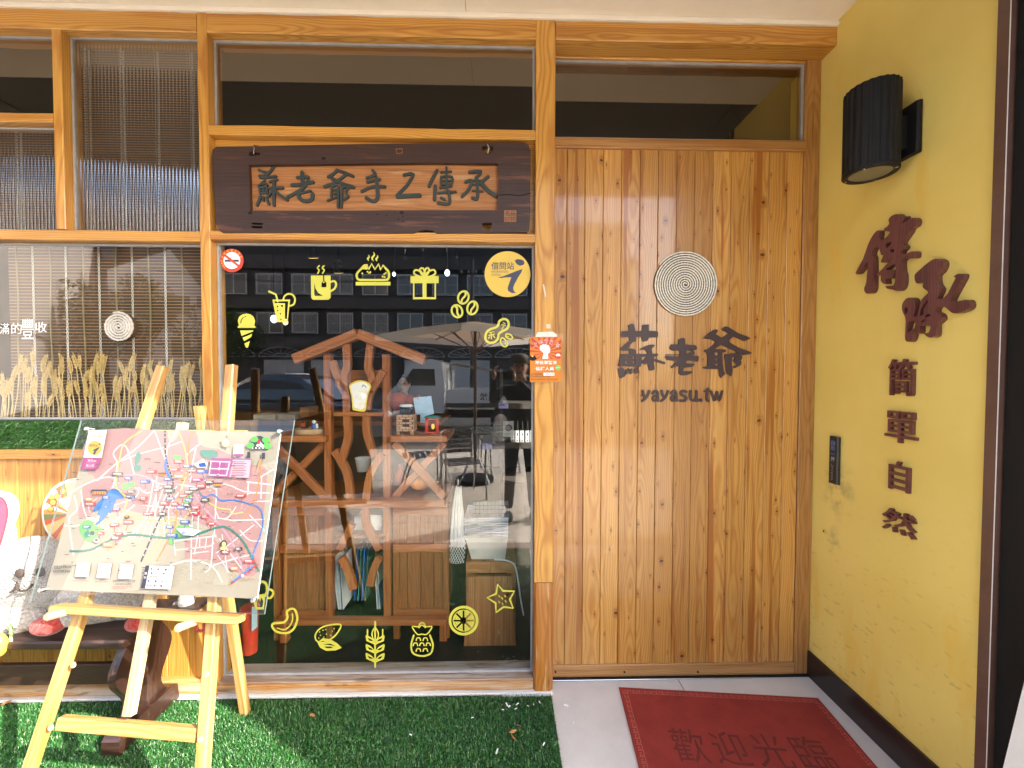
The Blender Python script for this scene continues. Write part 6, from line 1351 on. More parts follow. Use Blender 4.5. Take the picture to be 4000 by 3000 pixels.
M['liner'] = mat('cream_basket_liner', (.62, .58, .50, 1), .6, var=.06)
for i, (vt, sp, lab) in enumerate(((2092, 1, 'white lined wire basket at the very bottom of the stack on the stool'), (2079, 1, 'white lined wire basket second from the bottom of the stack on the stool'), (2063, 1, 'white lined wire basket in the middle of the stack on the stool'), (2046, 0, 'white lined wire basket second from the top of the stack on the stool'), (2024, 0, 'topmost white lined wire basket with a raised grid back on the stool'))):
    d = (2092 - vt) * .0; tray(lab, 1815 + i * -.5, 1985, vt, 1842, 1973, 2186 - (2092 - vt), SY, .22, sp)
top_ = tray
gp = MB(); y_ = SY + .19
for k in range(9): x = 1858 + k * 15.2; gp.tube([P(x, 1960, y_), P(x - 1, 2022, y_)], .0013, 4)
for v in (1960, 1975, 1990, 2006): gp.tube([P(1846, v, y_), P(1986, v, y_)], .0013, 4)
bk_ = [o for o in bpy.data.objects if o.name.startswith('wire_basket')][-1]; gp.build('grid_back', M['steel'], bk_)
f = Flat(lambda x, y: P(x, y, y_ + .006), NF); f.poly([(1850,1958),(1985,1956),(1990,2028),(1838,2030)]); f.build('back_liner', M['liner'], bk_)
# stool
sto = thing('wooden_stool', 'small cedar stool with an arched front board inside the window under the baskets', 'stool', P(1915, 2560, SY))
zs = zf(2186, SY) - .0015; xa, xb = P(1822, 2210, SY).x, P(2014, 2210, SY).x; xm = (xa + xb) / 2 - .003
for (a, b_) in ((xa, xm - .001), (xm + .001, xb)): timber('seat_board', (a, SY + .13, zs - .03), (b_, SY + .13, zs - .03), .32, .06, M['stool'], sto, (0, 1, 0), .006)
f = Flat(onto_y(z7, SY + .02), NF, .025); f.poly([(1255,972),(1503,966),(1537,1447),(1490,1450),(1480,1395),(1455,1376),(1320,1378),(1292,1398),(1280,1452),(1222,1455)]); regrain(f.build('front_board', M['stool'], sto))
for (x0, x1) in ((1240, 1290), (1480, 1530)): a = P(*z7(x0, 1450), SY + .05); e = P(*z7(x1, 980), SY + .05); box('side_board', a.x, e.x, SY + .0205, SY + .27, fz, zs - .062, M['stool'], sto)
b = MB(); b.tube(smooth_pts([tuple(P(*z7(x, y), SY - .03)) for x, y in ((1405,882),(1480,890),(1525,920),(1545,1010),(1560,1120),(1577,1212))], 5), .0045, 8); o = b.build('white_cable', M['cordw'], None, smooth=True); tagp(o, 'white cable hanging down beside the stool inside the window', 'cable')
# net bag
nb = thing('net_bag', 'white cotton bag with a netting lower half hanging beside the baskets', 'bag', P(1790, 1900, SY)); ny = SY + .01
b = MB(); vs, fs = [], []; rows = [(750, 398, 458), (830, 378, 465), (1000, 350, 480), (1200, 332, 495), (1350, 326, 500), (1460, 330, 500)]; n = 25
for (y, x0, x1) in rows:
    for k in range(n): t = k / (n - 1); p = P(*zD(x0 + (x1 - x0) * t, y), ny); vs.append(p + Vector((0, -.014 * math.sin(math.pi * t) + .006 * math.sin(t * 26 + y * .002), 0)))
for i in range(len(rows) - 1):
    for k in range(n - 1): fs.append((i * n + k, (i + 1) * n + k, (i + 1) * n + k + 1, i * n + k + 1))
b.add(vs, fs); b.build('cloth', mat('bag_cotton', (.70, .68, .64, 1), .9, var=.08), nb, smooth=True)
b = MB()
def npt(i, j): t = j / 12; y = 1330 + i * 27; s_ = .5 - .5 * math.cos(min(1, i / 9) * 1.2); x0, x1 = 322 + 6 * math.sin(i), 525 - 3 * i; p = P(*zD(x0 + (x1 - x0) * t, y), ny - .012); return p + Vector((0, -.012 * math.sin(math.pi * t), 0))
for i in range(12):
    for j in range(12):
        if (i + j) % 2 == 0: b.tube([npt(i, j), npt(i + 1, j + 1)], .0014, 4, caps=False); b.tube([npt(i, j + 1), npt(i + 1, j)], .0014, 4, caps=False)
o = b.build('netting', M['cordw'], nb); o['kind'] = 'stuff'
b = MB(); c = P(*zD(420, 740), ny); b.tube([c + Vector((0, 0, .0)), c + Vector((0, 0, .03)), c + Vector((0, .04, .03))], .003, 6); b.build('hook', M['steel'], nb)
# shelves with bottle boxes at the back
HY = 1.25
hs = thing('wall_shelf', 'dark wall shelves holding bottle boxes beyond the stool', 'shelf', P(2040, 1900, HY))
for (v0, v1) in ((1576, 1597), (1730, 1752)): a, e = P(1935, v1, HY), P(2230, v0, HY); box('shelf_board', a.x, e.x, HY, HY + .35, a.z, e.z, M['shelf'], hs)
a, e = P(1950, 2500, HY), P(1965, 1440, HY); box('upright', a.x, e.x, HY + .02, HY + .34, fz, e.z, M['shelf'], hs)
a, e = P(1995, 2120, HY), P(2230, 1885, HY); box('low_cabinet', P(1960, 2000, HY).x, P(2230, 2000, HY).x, HY + .01, HY + .34, fz, e.z, M['shelf'], hs)
for k, x in enumerate((1335, 1397, 1460, 1528, 1592)):
    t = thing('bottle_box', ('bottle carton with a white label half behind the grey card on the dark shelf', 'white labelled bottle carton, second along from the grey card on the dark shelf', 'white labelled bottle carton in the middle of the row of five on the dark shelf', 'white labelled bottle carton, second from the door post end of the row', 'white labelled bottle carton next to the window edge by the door post')[k], 'bottle box', P(*zB(x, 1425), HY), 'bottle cartons on the dark shelf')
    a, e = P(*zB(x - 22, 1422), HY + .03), P(*zB(x + 22, 1275), HY + .03); box('carton', a.x, e.x, HY + .03, HY + .09, zf(1730, HY) + .001, e.z, M['paper'], t)
    f = Flat(onto_y(zB, HY + .0295), NF); f.poly([(x - 10, 1300), (x + 8, 1296), (x + 12, 1330), (x - 6, 1340)]); f.rect(x - 12, 1352, x + 12, 1360); f.disc((x - 6, 1392), 8); f.disc((x + 7, 1392), 8); f.rect(x - 14, 1405, x + 14, 1411); f.build('print', M['dark_ink'], t)
    MB().lathe([(.010, 0), (.010, .03), (.007, .06), (.007, .075)], ((a.x + e.x) / 2, HY + .06, e.z + .0005), 12).build('bottle_neck', M['black'], t)
f = Flat(onto_y(zB, HY - .02), NF, .002); f.rect(1212, 1145, 1350, 1345, 0); f.disc((1284, 1230), 46, 1, 26); f.stroke([(1232,1160),(1222,1180),(1232,1200)], 6, 1); f.rect(1225, 1305, 1320, 1312, 1); f.rect(1225, 1320, 1290, 1325, 1); f.rect(1245, 1345, 1312, 1352, 2)
o = f.build('framed_card', [mat('grey_card', (.34, .36, .36, 1), .6), M['dark_ink'], M['skyblue_paper']]); tagp(o, 'grey card with a dark round drawing in front of the bottle cartons', 'card')
for (q, t1, lab) in (((1155, 912, 1280, 980), '$190', 'small pale price card on the edge of the upper dark shelf'), ((943, 1435, 1066, 1508), '$120', 'small lilac price card on the edge of the lower dark shelf')):
    f = Flat(onto_y(zB, HY - .012), NF, .001); f.rect(*q, 0); f.rect(q[0] + 10, q[1] + 10, q[0] + 70, q[1] + 17, 1); f.rect(q[0] + 10, q[1] + 25, q[0] + 85, q[1] + 31, 1); f.text(t1, q[2] - 36, q[3] - 22, 28, 14, 1)
    o = f.build('price_card', [M['lavender'], M['dark_ink']]); tagp(o, lab, 'price card')
for (u0, v0, u1, v1, lab) in ((1250, 1783, 1288, 1815, 'white lettered card on the left of the rack post inside'), (1260, 1830, 1300, 1862, 'small photo card below the white card by the rack post')):
    f = Flat(lambda x, y: P(x, y, .98), NF, .001); f.rect(u0, v0, u1, v1, 0); f.rect(u0 + 8, v0 + 10, u1 - 10, v0 + 16, 1); f.rect(u0 + 8, v0 + 19, u1 - 14, v0 + 22, 1); o = f.build('name_card', [M['paper'], M['slate']]); tagp(o, lab.replace(' on the left of', ' beside'), 'card')
# orange gourd bag and red jar, glass jar
c = P(1552, 1567, 1.6); b = MB(); b.ball(c, (.10, .06, .075), 22, 14); b.ball(c + Vector((.10, 0, .0)), (.055, .05, .06), 16, 12); o = b.build('orange_bag', M['apron'], None, smooth=True); tagp(o, 'orange soft bag in the dark room beside the seated person', 'bag')
c = P(1638, 1905, RY + .12); b = MB(); b.lathe([(.035, 0), (.052, .02), (.054, .05), (.04, .08), (.025, .088)], (c.x, c.y, zf(1955, RY) + .035), 26); o = b.build('orange_bowl', M['orange2'], None, smooth=True); tagp(o, 'round amber pot on the low shelf of the rack beneath the stove', 'pot')
c = P(1563, 1880, RY + .2); b = MB(); b.lathe([(.028, 0), (.034, .03), (.03, .07), (.015, .09), (.014, .12)], (c.x, c.y, zf(1955, RY) + .035), 22); o = b.build('red_vase', M['deep_red_print'], None, smooth=True); tagp(o, 'dark red vase on the low shelf of the rack next to the post', 'vase')
# red bin and pale blue sheet just inside the window
a, e = P(918, 2592, .13), P(982, 2398, .13)
rb = thing('red_bin', 'red plastic bin standing just inside the glass behind the easel', 'bin', (a.x, .16, .1)); b = MB(); cx = (a.x + e.x) / 2; b.lathe([(.032, .0), (.040, e.z - .1), (.043, e.z - .1 + .004), (.043, e.z - .085)], (cx, .185, .09), 28); b.build('bin_body', M['red_print'], rb, smooth=False)
f = Flat(lambda x, y: P(x, y, .125), NF, .002); f.poly([(985,2370),(1004,2372),(1006,2448),(984,2466)]); o = f.build('blue_sheet', M['skyblue_paper']); tagp(o, 'pale blue plastic sheet hanging inside the window next to the red bin', 'sheet')
# ------------------------------------------------------------------ lamps burning in the room
M['warm'] = emit('warm_lamp', (1, .62, .22, 1), .7); M['cool'] = emit('cool_lamp', (.75, .88, 1, 1), .7)
for (u, v, yy, m, r, lab) in ((1224, 1008, 2.4, 'warm', .05, 'lit warm spot lamp near the room ceiling above the mug sticker'), (1324, 1066, 2.8, 'warm', .05, 'lit warm spot lamp hanging deeper in the room beside the bread sticker')):
    c = P(u, v, yy); t = thing('spot_lamp', lab, 'lamp', c, 'lit lamps in the room'); b = MB(); ax = Matrix.Translation(c) @ Matrix.Rotation(rad(20), 4, 'X'); b.lathe([(r * .93, .002), (r * .9, 0)], M=ax, n=20); b.build('bulb', M['warm'], t)
    MB().lathe([(r, .0022), (r, .13), (r * .5, .14)], M=ax, n=20).build('housing', M['black'], t); MB().tube([c + Vector((0, 0, .13)), (c.x, c.y, 3.05)], .006, 6).build('cord', M['black'], t)
for (u, v, yy, m, r, lab) in ((1115, 1258, 2.0, 'warm', .022, 'lit amber bulb hanging in the room beside the drink sticker'), (1070, 1246, 2.2, 'cool', .03, 'lit white bulb hanging in the room behind the drink sticker'), (1539, 1071, 2.6, 'cool', .018, 'small lit white bulb hanging in the room next to the bread sticker'), (1747, 1066, 2.0, 'cool', .024, 'lit white bulb hanging in the room above the coffee beans sticker')):
    c = P(u, v, yy); t = thing('pendant_bulb', lab, 'lamp', c, 'lit lamps in the room'); b = MB(); b.ball(c, (r, r, r * 1.3), 14, 10); b.build('bulb', M[m], t, smooth=True); MB().tube([c + Vector((0, 0, r * 1.2)), c + Vector((0, 0, r * 2.4))], r * .5, 8).build('socket', M['steel'], t); MB().tube([c + Vector((0, 0, r * 2.4)), (c.x, c.y, 3.05)], .004, 5).build('cord', M['black'], t)
for (u, v) in ((1582, 1003), (1653, 996), (1745, 998), (1784, 1022)):
    c = P(u, v, 1.5); t = thing('glass_bulb', 'unlit clear glass bulb hanging from the room ceiling', 'lamp', c, 'unlit clear bulbs in the room'); b = MB(); b.ball(c, (.022, .022, .03), 12, 8); b.build('bulb', M['acrylic'], t, smooth=True); MB().tube([c + Vector((0, 0, .028)), c + Vector((0, 0, .06))], .010, 8).build('socket', M['steel'], t); MB().tube([c + Vector((0, 0, .06)), (c.x, c.y, 3.05)], .003, 5).build('cord', M['black'], t)
# ------------------------------------------------------------------ people
def skinned(name, verts, edges, radii, mtl, parent, sub=1, root=0):
    me = bpy.data.meshes.new(name); me.from_pydata([tuple(v) for v in verts], edges, []); me.materials.append(mtl)
    o = bpy.data.objects.new(name, me); place(o, I4, parent)
    m = o.modifiers.new('skin', 'SKIN'); m.use_smooth_shade = True
    sv = me.skin_vertices[0].data
    for i, r in enumerate(radii): sv[i].radius = (r, r) if not hasattr(r, '__len__') else r; sv[i].use_root = (i == root)
    s = o.modifiers.new('sub', 'SUBSURF'); s.levels = s.render_levels = sub
    return o
def person(label, base, head_c, hands, top_m, leg_m, hair, cap=False, feet_dx=.11, face=1, elbow=None):
    """A standing figure: hips, spine, legs with feet, arms bent to «hands»; face = +1 looks along +y, -1 along -y."""
    b = Vector(base); p = thing('person', label, 'person', b); h = Vector(head_c); H = h.z - b.z; fy = face
    hip = Vector((b.x, b.y, b.z + H * .56)); ch = Vector((b.x, b.y, b.z + H * .80)); nk = Vector((b.x, b.y + fy * .01, b.z + H * .905))
    vs = [hip, hip + Vector((0, 0, H * .12)), ch, nk + Vector((0, 0, -.03))]; ed = [(0, 1), (1, 2), (2, 3)]; rr = [(.16, .115), (.145, .105), (.17, .115), (.06, .055)]
    for s, hd in zip((-1, 1), hands):
        sh_ = Vector((b.x + s * .19, b.y, b.z + H * .855)); hd = Vector(hd); mid = (sh_ + hd) / 2; el = mid + Vector((s * .07, -fy * .03, -.13)) if elbow is None else Vector(elbow[0 if s < 0 else 1])
        k = len(vs); wr = el.lerp(hd, .86); vs += [sh_, el, wr]; ed += [(2, k), (k, k + 1), (k + 1, k + 2)]; rr += [.062, .048, .036]
    skinned('torso', vs, ed, rr, top_m, p)
    vs = [hip + Vector((0, 0, .04))]; ed = []; rr = [(.15, .11)]
    for s in (-1, 1):
        k = len(vs); vs += [hip + Vector((s * .09, 0, -.06)), (b.x + s * (.09 + feet_dx) / 2, b.y + fy * .01, b.z + H * .29), (b.x + s * feet_dx, b.y, b.z + .10)]; ed += [(0, k), (k, k + 1), (k + 1, k + 2)]; rr += [.092, .062, .05]
    skinned('trousers', vs, ed, rr, leg_m, p)
    for s in (-1, 1):
        sh_ = MB(); sh_.ball((b.x + s * feet_dx, b.y + fy * .06, b.z + .045), (.048, .13, .045), 16, 10); sh_.build('shoe', M['black'], p, smooth=True)
    # head: skull, jaw, nose, ears, eyes, neck
    k = MB(); k.ball(h, (.077, .098, .112), 24, 18); k.ball(h + Vector((0, fy * .028, -.062)), (.055, .065, .056), 18, 12); k.tube([h + Vector((0, fy * .09, .012)), h + Vector((0, fy * .112, -.022)), h + Vector((0, fy * .098, -.034))], [.010, .015, .010], 8)
    for s in (-1, 1): k.ball(h + Vector((s * .079, -fy * .005, -.01)), (.011, .02, .03), 10, 8)
    k.tube([h + Vector((0, -fy * .02, -.06)), nk], [.052, .058], 14); k.build('head', M['skin'], p, smooth=True)
    k = MB()
    for s in (-1, 1): k.ball(h + Vector((s * .032, fy * .088, .005)), (.013, .008, .008), 10, 8)
    k.build('eye', M['dark_ink'], p, smooth=True); k = MB(); k.ball(h + Vector((0, fy * .091, -.066)), (.024, .008, .006), 10, 6); k.build('mouth', M['mauve'], p, smooth=True)
    k = MB(); k.ball(h + Vector((0, -fy * .018, .03)), (.088, .098, .10), 22, 14)
    if hair == 'long': k.ball(h + Vector((0, -fy * .05, -.06)), (.085, .06, .12), 18, 12)
    k.build('hair', M['hair'], p, smooth=True)
    if cap:
        k = MB(); k.lathe([(.098, .03), (.100, .06), (.085, .105), (.05, .13), (.005, .137)], h, 26, sy=1.12); k.build('cap', M['cap'], p, smooth=True)
        k = MB(); k.lathe([(.075, 0), (.077, .006)], h + Vector((0, fy * .13, .034)), 22, sx=1.05, sy=1.1); k.build('cap_visor', M['cap'], p)
    for s, hd in zip((-1, 1), hands):                   # palm, four unequal bent fingers and a thumb
        hd = Vector(hd); up = Vector((0, 0, 1)); inn = Vector((-s, 0, 0)); fw = Vector((0, fy, 0))
        k = MB(); k.ball(hd, (.022, .036, .042), 14, 10); k.build('palm', M['skin'], p, smooth=True)
        for q, (L, o_) in enumerate(((.062, -.026), (.072, -.008), (.068, .010), (.052, .027))):
            r0 = hd + up * .030 + fw * o_; f1 = r0 + up * L * .5 + inn * .004; f2 = f1 + (up * .55 + inn * .8) * L * .4; f3 = f2 + (inn * .8 - up * .2) * L * .22
            k = MB(); k.tube(smooth_pts([tuple(r0), tuple(f1), tuple(f2), tuple(f3)], 3), .0085, 8); k.build('finger', M['skin'], p, smooth=True)
        r0 = hd - fw * .03 - up * .005; k = MB(); k.tube(smooth_pts([tuple(r0), tuple(r0 + inn * .028 + up * .02 - fw * .012), tuple(r0 + inn * .048 + up * .036)], 3), .0105, 8); k.build('thumb', M['skin'], p, smooth=True)
    return p
# the photographer, seen mirrored in the panes, holding the phone up beside the lens
person('photographer in dark clothes and an olive cap holding up a phone, mirrored in the window', (.19, -2.24, -.006), (.17, -2.20, 1.575), [(-.085, -1.955, 1.485), (.105, -1.955, 1.47)], M['shirt'], M['trouser'], 'short', True, .13, 1, elbow=((-.10, -2.12, 1.20), (.40, -2.10, 1.19)))
ph = thing('phone', 'black phone held up in both hands of the photographer', 'phone', (.03, -1.93, 1.48)); box('case', -.055, .09, -1.932, -1.923, 1.445, 1.522, M['blackp'], ph); MB().lathe([(.006, 0), (.006, .0015)], M=plane_m((0, -1.9225, 1.502), (-1, 0, 0), (0, 0, 1)), n=14).build('lens', M['acrylic'], ph); box('screen', -.052, .087, -1.9328, -1.9321, 1.448, 1.519, M['dark_ink'], ph)
c = P(1577, 1500, 3.6)
person('shop assistant with long dark hair in an orange shirt standing in the dark room', (c.x, 3.65, .012), (c.x, 3.6, c.z), [(c.x - .16, 3.4, 1.12), (c.x + .14, 3.4, 1.12)], M['apron'], M['trouser'], 'long', False, .10, -1)

# ------------------------------------------------------------------ the place across the porch, seen mirrored in the panes
def RP(u, v, y): q = P(u, v, .09 - y); return Vector((q.x, y, q.z))
# parasol, table and chairs
uy = -3.7; u0 = RP(1856, 1500, uy).x
um = thing('parasol', 'beige square parasol with a dark pole standing in the cafe table', 'parasol', (u0, uy, 0))
zt_, ze = 2.22, 2.03; hw = .98; an = rad(47)
def cp(x, y, z): return (u0 + x * math.cos(an) - y * math.sin(an), uy + x * math.sin(an) + y * math.cos(an), z)
co_ = [(-hw, -hw), (0, -hw), (hw, -hw), (hw, 0), (hw, hw), (0, hw), (-hw, hw), (-hw, 0)]
vs = [cp(0, 0, zt_)] + [cp(x, y, ze + (.02 if 0 in (x, y) else 0)) for x, y in co_] + [cp(x, y, ze - .075) for x, y in co_]
def cloth(name, c, t):
    k = NT(name); d = k.n('BsdfDiffuse'); d.inputs[0].default_value = c; e = k.n('BsdfTranslucent'); e.inputs[0].default_value = c; m = k.n('MixShader'); m.inputs[0].default_value = t
    k.put(m.inputs[1], d.outputs[0]); k.put(m.inputs[2], e.outputs[0]); k.t.links.new(m.outputs[0], k.out.inputs[0]); return k.m
mesh('canopy', vs, [(0, 1 + i, 1 + (i + 1) % 8) for i in range(8)], cloth('parasol_cloth', (.56, .41, .29, 1), .45), um)
mesh('valance', vs, [(1 + i, 9 + i, 9 + (i + 1) % 8, 1 + (i + 1) % 8) for i in range(8)], cloth('valance_cloth', (.78, .74, .68, 1), .5), um)
MB().tube([(u0, uy, 0), (u0, uy, zt_ + .05)], .022, 12).build('pole', M['brownmetal'], um); MB().lathe([(.26, 0), (.26, .06), (.05, .09)], (u0, uy, 0), 24).build('foot', M['black'], um)
for x, y in co_:
    b = MB(); b.tube([cp(0, 0, zt_ - .03), cp(x * .98, y * .98, ze - .005)], .009, 6); b.tube([cp(0, 0, zt_ - .42), cp(x * .5, y * .5, (zt_ + ze) / 2 - .02)], .008, 6); b.build('rib', M['brownmetal'], um)
ct = thing('cafe_table', 'round glass topped steel table around the parasol pole', 'table', (u0, uy, 0)); MB().lathe([(.37, 0), (.375, .006), (.375, .022), (.37, .026)], (u0, uy, .70), 40).build('table_top', mat('smoked_top', (.10, .13, .12, 1), .08, coat=.6), ct)
for k in range(4): a = rad(45 + 90 * k); b = MB(); b.tube([(u0 + .10 * math.cos(a), uy + .10 * math.sin(a), .699), (u0 + .07 * math.cos(a), uy + .07 * math.sin(a), .35), (u0 + .29 * math.cos(a), uy + .29 * math.sin(a), .012)], .013, 8); b.build('leg', M['steel'], ct)
M['chairsteel'] = mat('dull_chair_steel', (.30, .30, .31, 1), .28, 1.0, var=.05)
def chair(label):
    t = thing('metal_chair', label, 'chair', (0, 0, 0), 'shiny metal chairs round the cafe table')
    for s in (-1, 1):
        b = MB(); b.tube(smooth_pts([(s * .25, -.24, 0), (s * .235, -.23, .40), (s * .245, -.22, .62), (s * .255, -.17, .67), (s * .25, .02, .69), (s * .22, .20, .76)], 4), .012, 8); b.build('front_leg', M['chairsteel'], t)
        b = MB(); b.tube(smooth_pts([(s * .23, .25, 0), (s * .21, .12, .38), (s * .20, -.05, .43)], 4), .012, 8); b.build('rear_leg', M['chairsteel'], t)
    b = MB(); b.tube(smooth_pts([(-.22, .20, .76), (-.15, .25, .79), (0, .27, .80), (.15, .25, .79), (.22, .20, .76)], 4), .012, 8); b.build('back_hoop', M['chairsteel'], t)
    for k in range(6): y = -.20 + k * .075; b = MB(); b.box(-.20, .20, y, y + .062, .436 - .004 * abs(k - 2), .44 - .004 * abs(k - 2)); b.build('slat', M['chairsteel'], t)
    for k in range(5): z = .50 + k * .058; b = MB(); b.box(-.19, .19, .215 + k * .009, .219 + k * .009, z, z + .046); b.build('slat', M['chairsteel'], t)
    for s in (-1, 1): b = MB(); b.tube([(s * .19, .19, .44), (s * .2, .26, .79)], .010, 6); b.build('back_post', M['chairsteel'], t)
    return t
c1 = RP(1800, 1900, -2.95); c2 = RP(1655, 1850, -3.35)
ch1 = chair('shiny metal slatted armchair in front of the cafe table, mirrored beside the basket stack')
for (x, y, rz, lab) in ((c2.x - .05, -3.45, rad(75), 'shiny metal armchair drawn up at the far side of the cafe table towards the cars'), (u0 + .35, -4.35, rad(-20), 'metal armchair behind the cafe table under the parasol')):
    cc = copy_tree(ch1, Matrix.Translation((x, y, 0)) @ Matrix.Rotation(rz, 4, 'Z')); cc['label'] = lab
ch1.matrix_basis = Matrix.Translation((c1.x, -3.0, 0)) @ Matrix.Rotation(rad(160), 4, 'Z')
# cars and the small truck
M['carblue'] = mat('dark_blue_car', (.018, .024, .04, 1), .2, coat=1.0, var=.02); M['carwhite'] = mat('white_car', (.62, .63, .64, 1), .3, coat=.8, var=.03); M['carglass'] = mat('car_glass', (.012, .014, .016, 1), .05, coat=1.0)
M['tyre'] = mat('tyre', (.02, .02, .02, 1), .8)
def wheel(parent, x, y, z, r, w_):
    t = MB(); t.lathe([(r * .62, 0), (r * .95, .0), (r, .03), (r, w_ - .03), (r * .95, w_), (r * .62, w_)], M=Matrix.Translation((x, y, z)) @ Matrix.Rotation(math.pi / 2, 4, 'X'), n=24); o = t.build('wheel', M['tyre'], parent)
    t = MB(); t.lathe([(r * .6, .01), (r * .55, w_ + .004), (r * .15, w_ + .01)], M=Matrix.Translation((x, y, z)) @ Matrix.Rotation(math.pi / 2, 4, 'X'), n=18); t.build('rim', M['steel'], o)
    t = MB(); t.lathe([(r * .6, -.004), (r * .55, -.002)], M=Matrix.Translation((x, y, z)) @ Matrix.Rotation(math.pi / 2, 4, 'X'), n=18); t.build('rim', M['steel'], o)
def loft(name, secs, mtl, parent, M_):
    """secs: (y, profile of (x, z)) slices across the width."""
    n = len(secs[0][1]); vs = []; fs = []
    for (y, pr) in secs: vs += [(x, y, z) for x, z in pr]
    for i in range(len(secs) - 1):
        for k in range(n): k2 = (k + 1) % n; fs.append((i * n + k, i * n + k2, (i + 1) * n + k2, (i + 1) * n + k))
    tr = tessellate_polygon([[Vector((x, z, 0)) for x, z in secs[0][1]]]); fs += [tuple(reversed(t)) for t in tr]; o = (len(secs) - 1) * n; fs += [tuple(o + q for q in t) for t in tr]
    return mesh(name, vs, fs, mtl, parent, M_, smooth=False)
def car(label, cat, x, y, rz, paint, pickup=False):
    t = thing('parked_car', label, cat, (x, y, -.012)); A = Matrix.Translation((x, y, -.012)) @ Matrix.Rotation(rz, 4, 'Z'); WMt = WM[t]
    body = smooth_pts([(-2.2, .3), (-2.25, .55), (-2.1, .78), (-1.2, .88), (-.8, .93), (1.3, .93), (2.0, .9), (2.2, .75), (2.22, .35), (1.9, .25), (-1.9, .25)], 3, True)
    loft('body', [(-.86, [(a * .97, b * .97 + .01) for a, b in body]), (-.78, body), (.78, body), (.86, [(a * .97, b * .97 + .01) for a, b in body])], paint, t, A)
    cb = [(-1.0, .9), (-.35, 1.38), (.2, 1.47), (.6, 1.46), (.75, .9)] if pickup else [(-1.0, .9), (-.3, 1.38), (.2, 1.46), (.9, 1.44), (1.75, .92)]
    cb = smooth_pts(cb, 4); loft('roof', [(-.74, [(a * .94, .9 + (b - .9) * .80) for a, b in cb]), (-.62, cb), (.62, cb), (.74, [(a * .94, .9 + (b - .9) * .80) for a, b in cb])], paint, t, A)
    gl = [(-.80, .96), (-.28, 1.30), (.2, 1.37), (.85, 1.35), (1.45, .96)] if not pickup else [(-.80, .96), (-.30, 1.30), (.15, 1.36), (.5, 1.35), (.6, .96)]
    for s in (-1, 1):
        vs = [(a, s * (.795 - (b - .9) * .2), b) for a, b in gl]; mesh('window', vs, [tuple(range(5))], M['carglass'], t, A)
        mesh('windscreen', [(-.99 + .0, s * .6, .95), (-.42, s * .52, 1.36), (-.42, 0, 1.37), (-1.0, 0, .95)], [(0, 1, 2, 3)], M['carglass'], t, A @ Matrix.Translation((-.03, 0, .01)))
        k = MB(); k.ball((-2.16, s * .6, .66), (.07, .16, .08), 12, 8, M=A); k.build('headlight', M['legend'], t, smooth=True)
        k = MB(); k.ball((-.75, s * .95, .98), (.06, .09, .06), 10, 8, M=A); k.build('mirror', paint, t, smooth=True)
        for xx in (-1.4, 1.35):
            w0 = MB(); 
            wm_ = A @ Matrix.Translation((xx, s * .80 + (.1 if s > 0 else .1), .31)) @ Matrix.Rotation(math.pi / 2, 4, 'X'); q = MB(); q.lathe([(.2, 0), (.30, 0), (.315, .03), (.315, .17), (.30, .2), (.2, .2)], M=wm_, n=22); o = q.build('wheel', M['tyre'], t); q = MB(); q.lathe([(.2, -.004), (.16, .0)], M=wm_, n=16); q.lathe([(.2, .2), (.16, .204)], M=wm_, n=16); q.build('rim', M['steel'], o)
    return t
c = RP(1130, 1580, -6.6)
car('dark blue saloon car parked along the paving behind the easel, mirrored in the window', 'car', c.x, -7.4, rad(188), M['carblue'])
c = RP(1110, 1500, -10.5); car('white pickup parked behind the dark blue car across the lane', 'pickup', c.x - .2, -11, rad(4), M['carwhite'], True)
tk0 = RP(1790, 1600, -9.6); tr_ = thing('small_truck', 'small white open truck with a ladder on its rack parked across the paving', 'truck', (tk0.x, -9.6, -.012)); tx, ty = tk0.x, -9.6
cb = smooth_pts([(-1.75, .45), (-1.8, .9), (-1.55, 1.2), (-1.2, 1.72), (-.95, 1.80), (-.35, 1.80), (-.3, .45)], 2, False); loft('cab', [(ty - .72, [(tx + a, b) for a, b in cb]), (ty + .72, [(tx + a, b) for a, b in cb])], M['carwhite'], tr_, None)
for s in (-1, 1): mesh('window', [(tx - 1.42, ty + s * .723, 1.18), (tx - 1.12, ty + s * .723, 1.62), (tx - .55, ty + s * .723, 1.62), (tx - .52, ty + s * .723, 1.18)], [(0, 1, 2, 3)], M['carglass'], tr_)
for s in (-1, 1):
    box('bed_side', tx - .25, tx + 1.85, ty + s * .72 - .02, ty + s * .72 + .02, .72, 1.08, M['carwhite'], tr_)
    f = Flat(lambda x, z: Vector((tx + x * s, ty + s * .742, z)), (0, s, 0)); f.poly([(.1, .78), (.9, .78), (.9, 1.0), (.1, 1.0)], m=0) if False else f.text('松', .55 - (0 if s > 0 else 0), -.95, .16, .16, 0) if False else None
box('bed', tx - .25, tx + 1.85, ty - .699, ty + .699, .60, .72, M['shelf'], tr_); box('chassis', tx - 1.6, tx + 1.8, ty - .4, ty + .4, .30, .45, M['black'], tr_)
for xx in (tx - .22, tx + 1.8): b = MB(); b.tube([(xx, ty - .68, .72), (xx, ty - .68, 1.62), (xx, ty + .68, 1.62), (xx, ty + .68, .72)], .025, 8); b.build('rack', M['steel'], tr_)
for xx in (-1.2, 1.2):
    for s in (-1, 1): wheel(tr_, tx + xx, ty + s * .62 + .08, .27, .27, .16)
for s in (-1, 1):
    vs, fs = glyphs('松', .03); b = MB(); b.add([(tx + .75 + s * (v[0] - .5) * -.2, ty + s * .7425, .82 + v[1] * .2) for v in vs], fs); b.build('lettering', M['dark_ink'], tr_)
la_ = thing('ladder', 'long aluminium ladder sloping over the truck rack', 'ladder', (tx, ty, 1.7))
p0, p1 = Vector((tx - 1.6, ty, 1.98)), Vector((tx + 2.1, ty, 1.42))
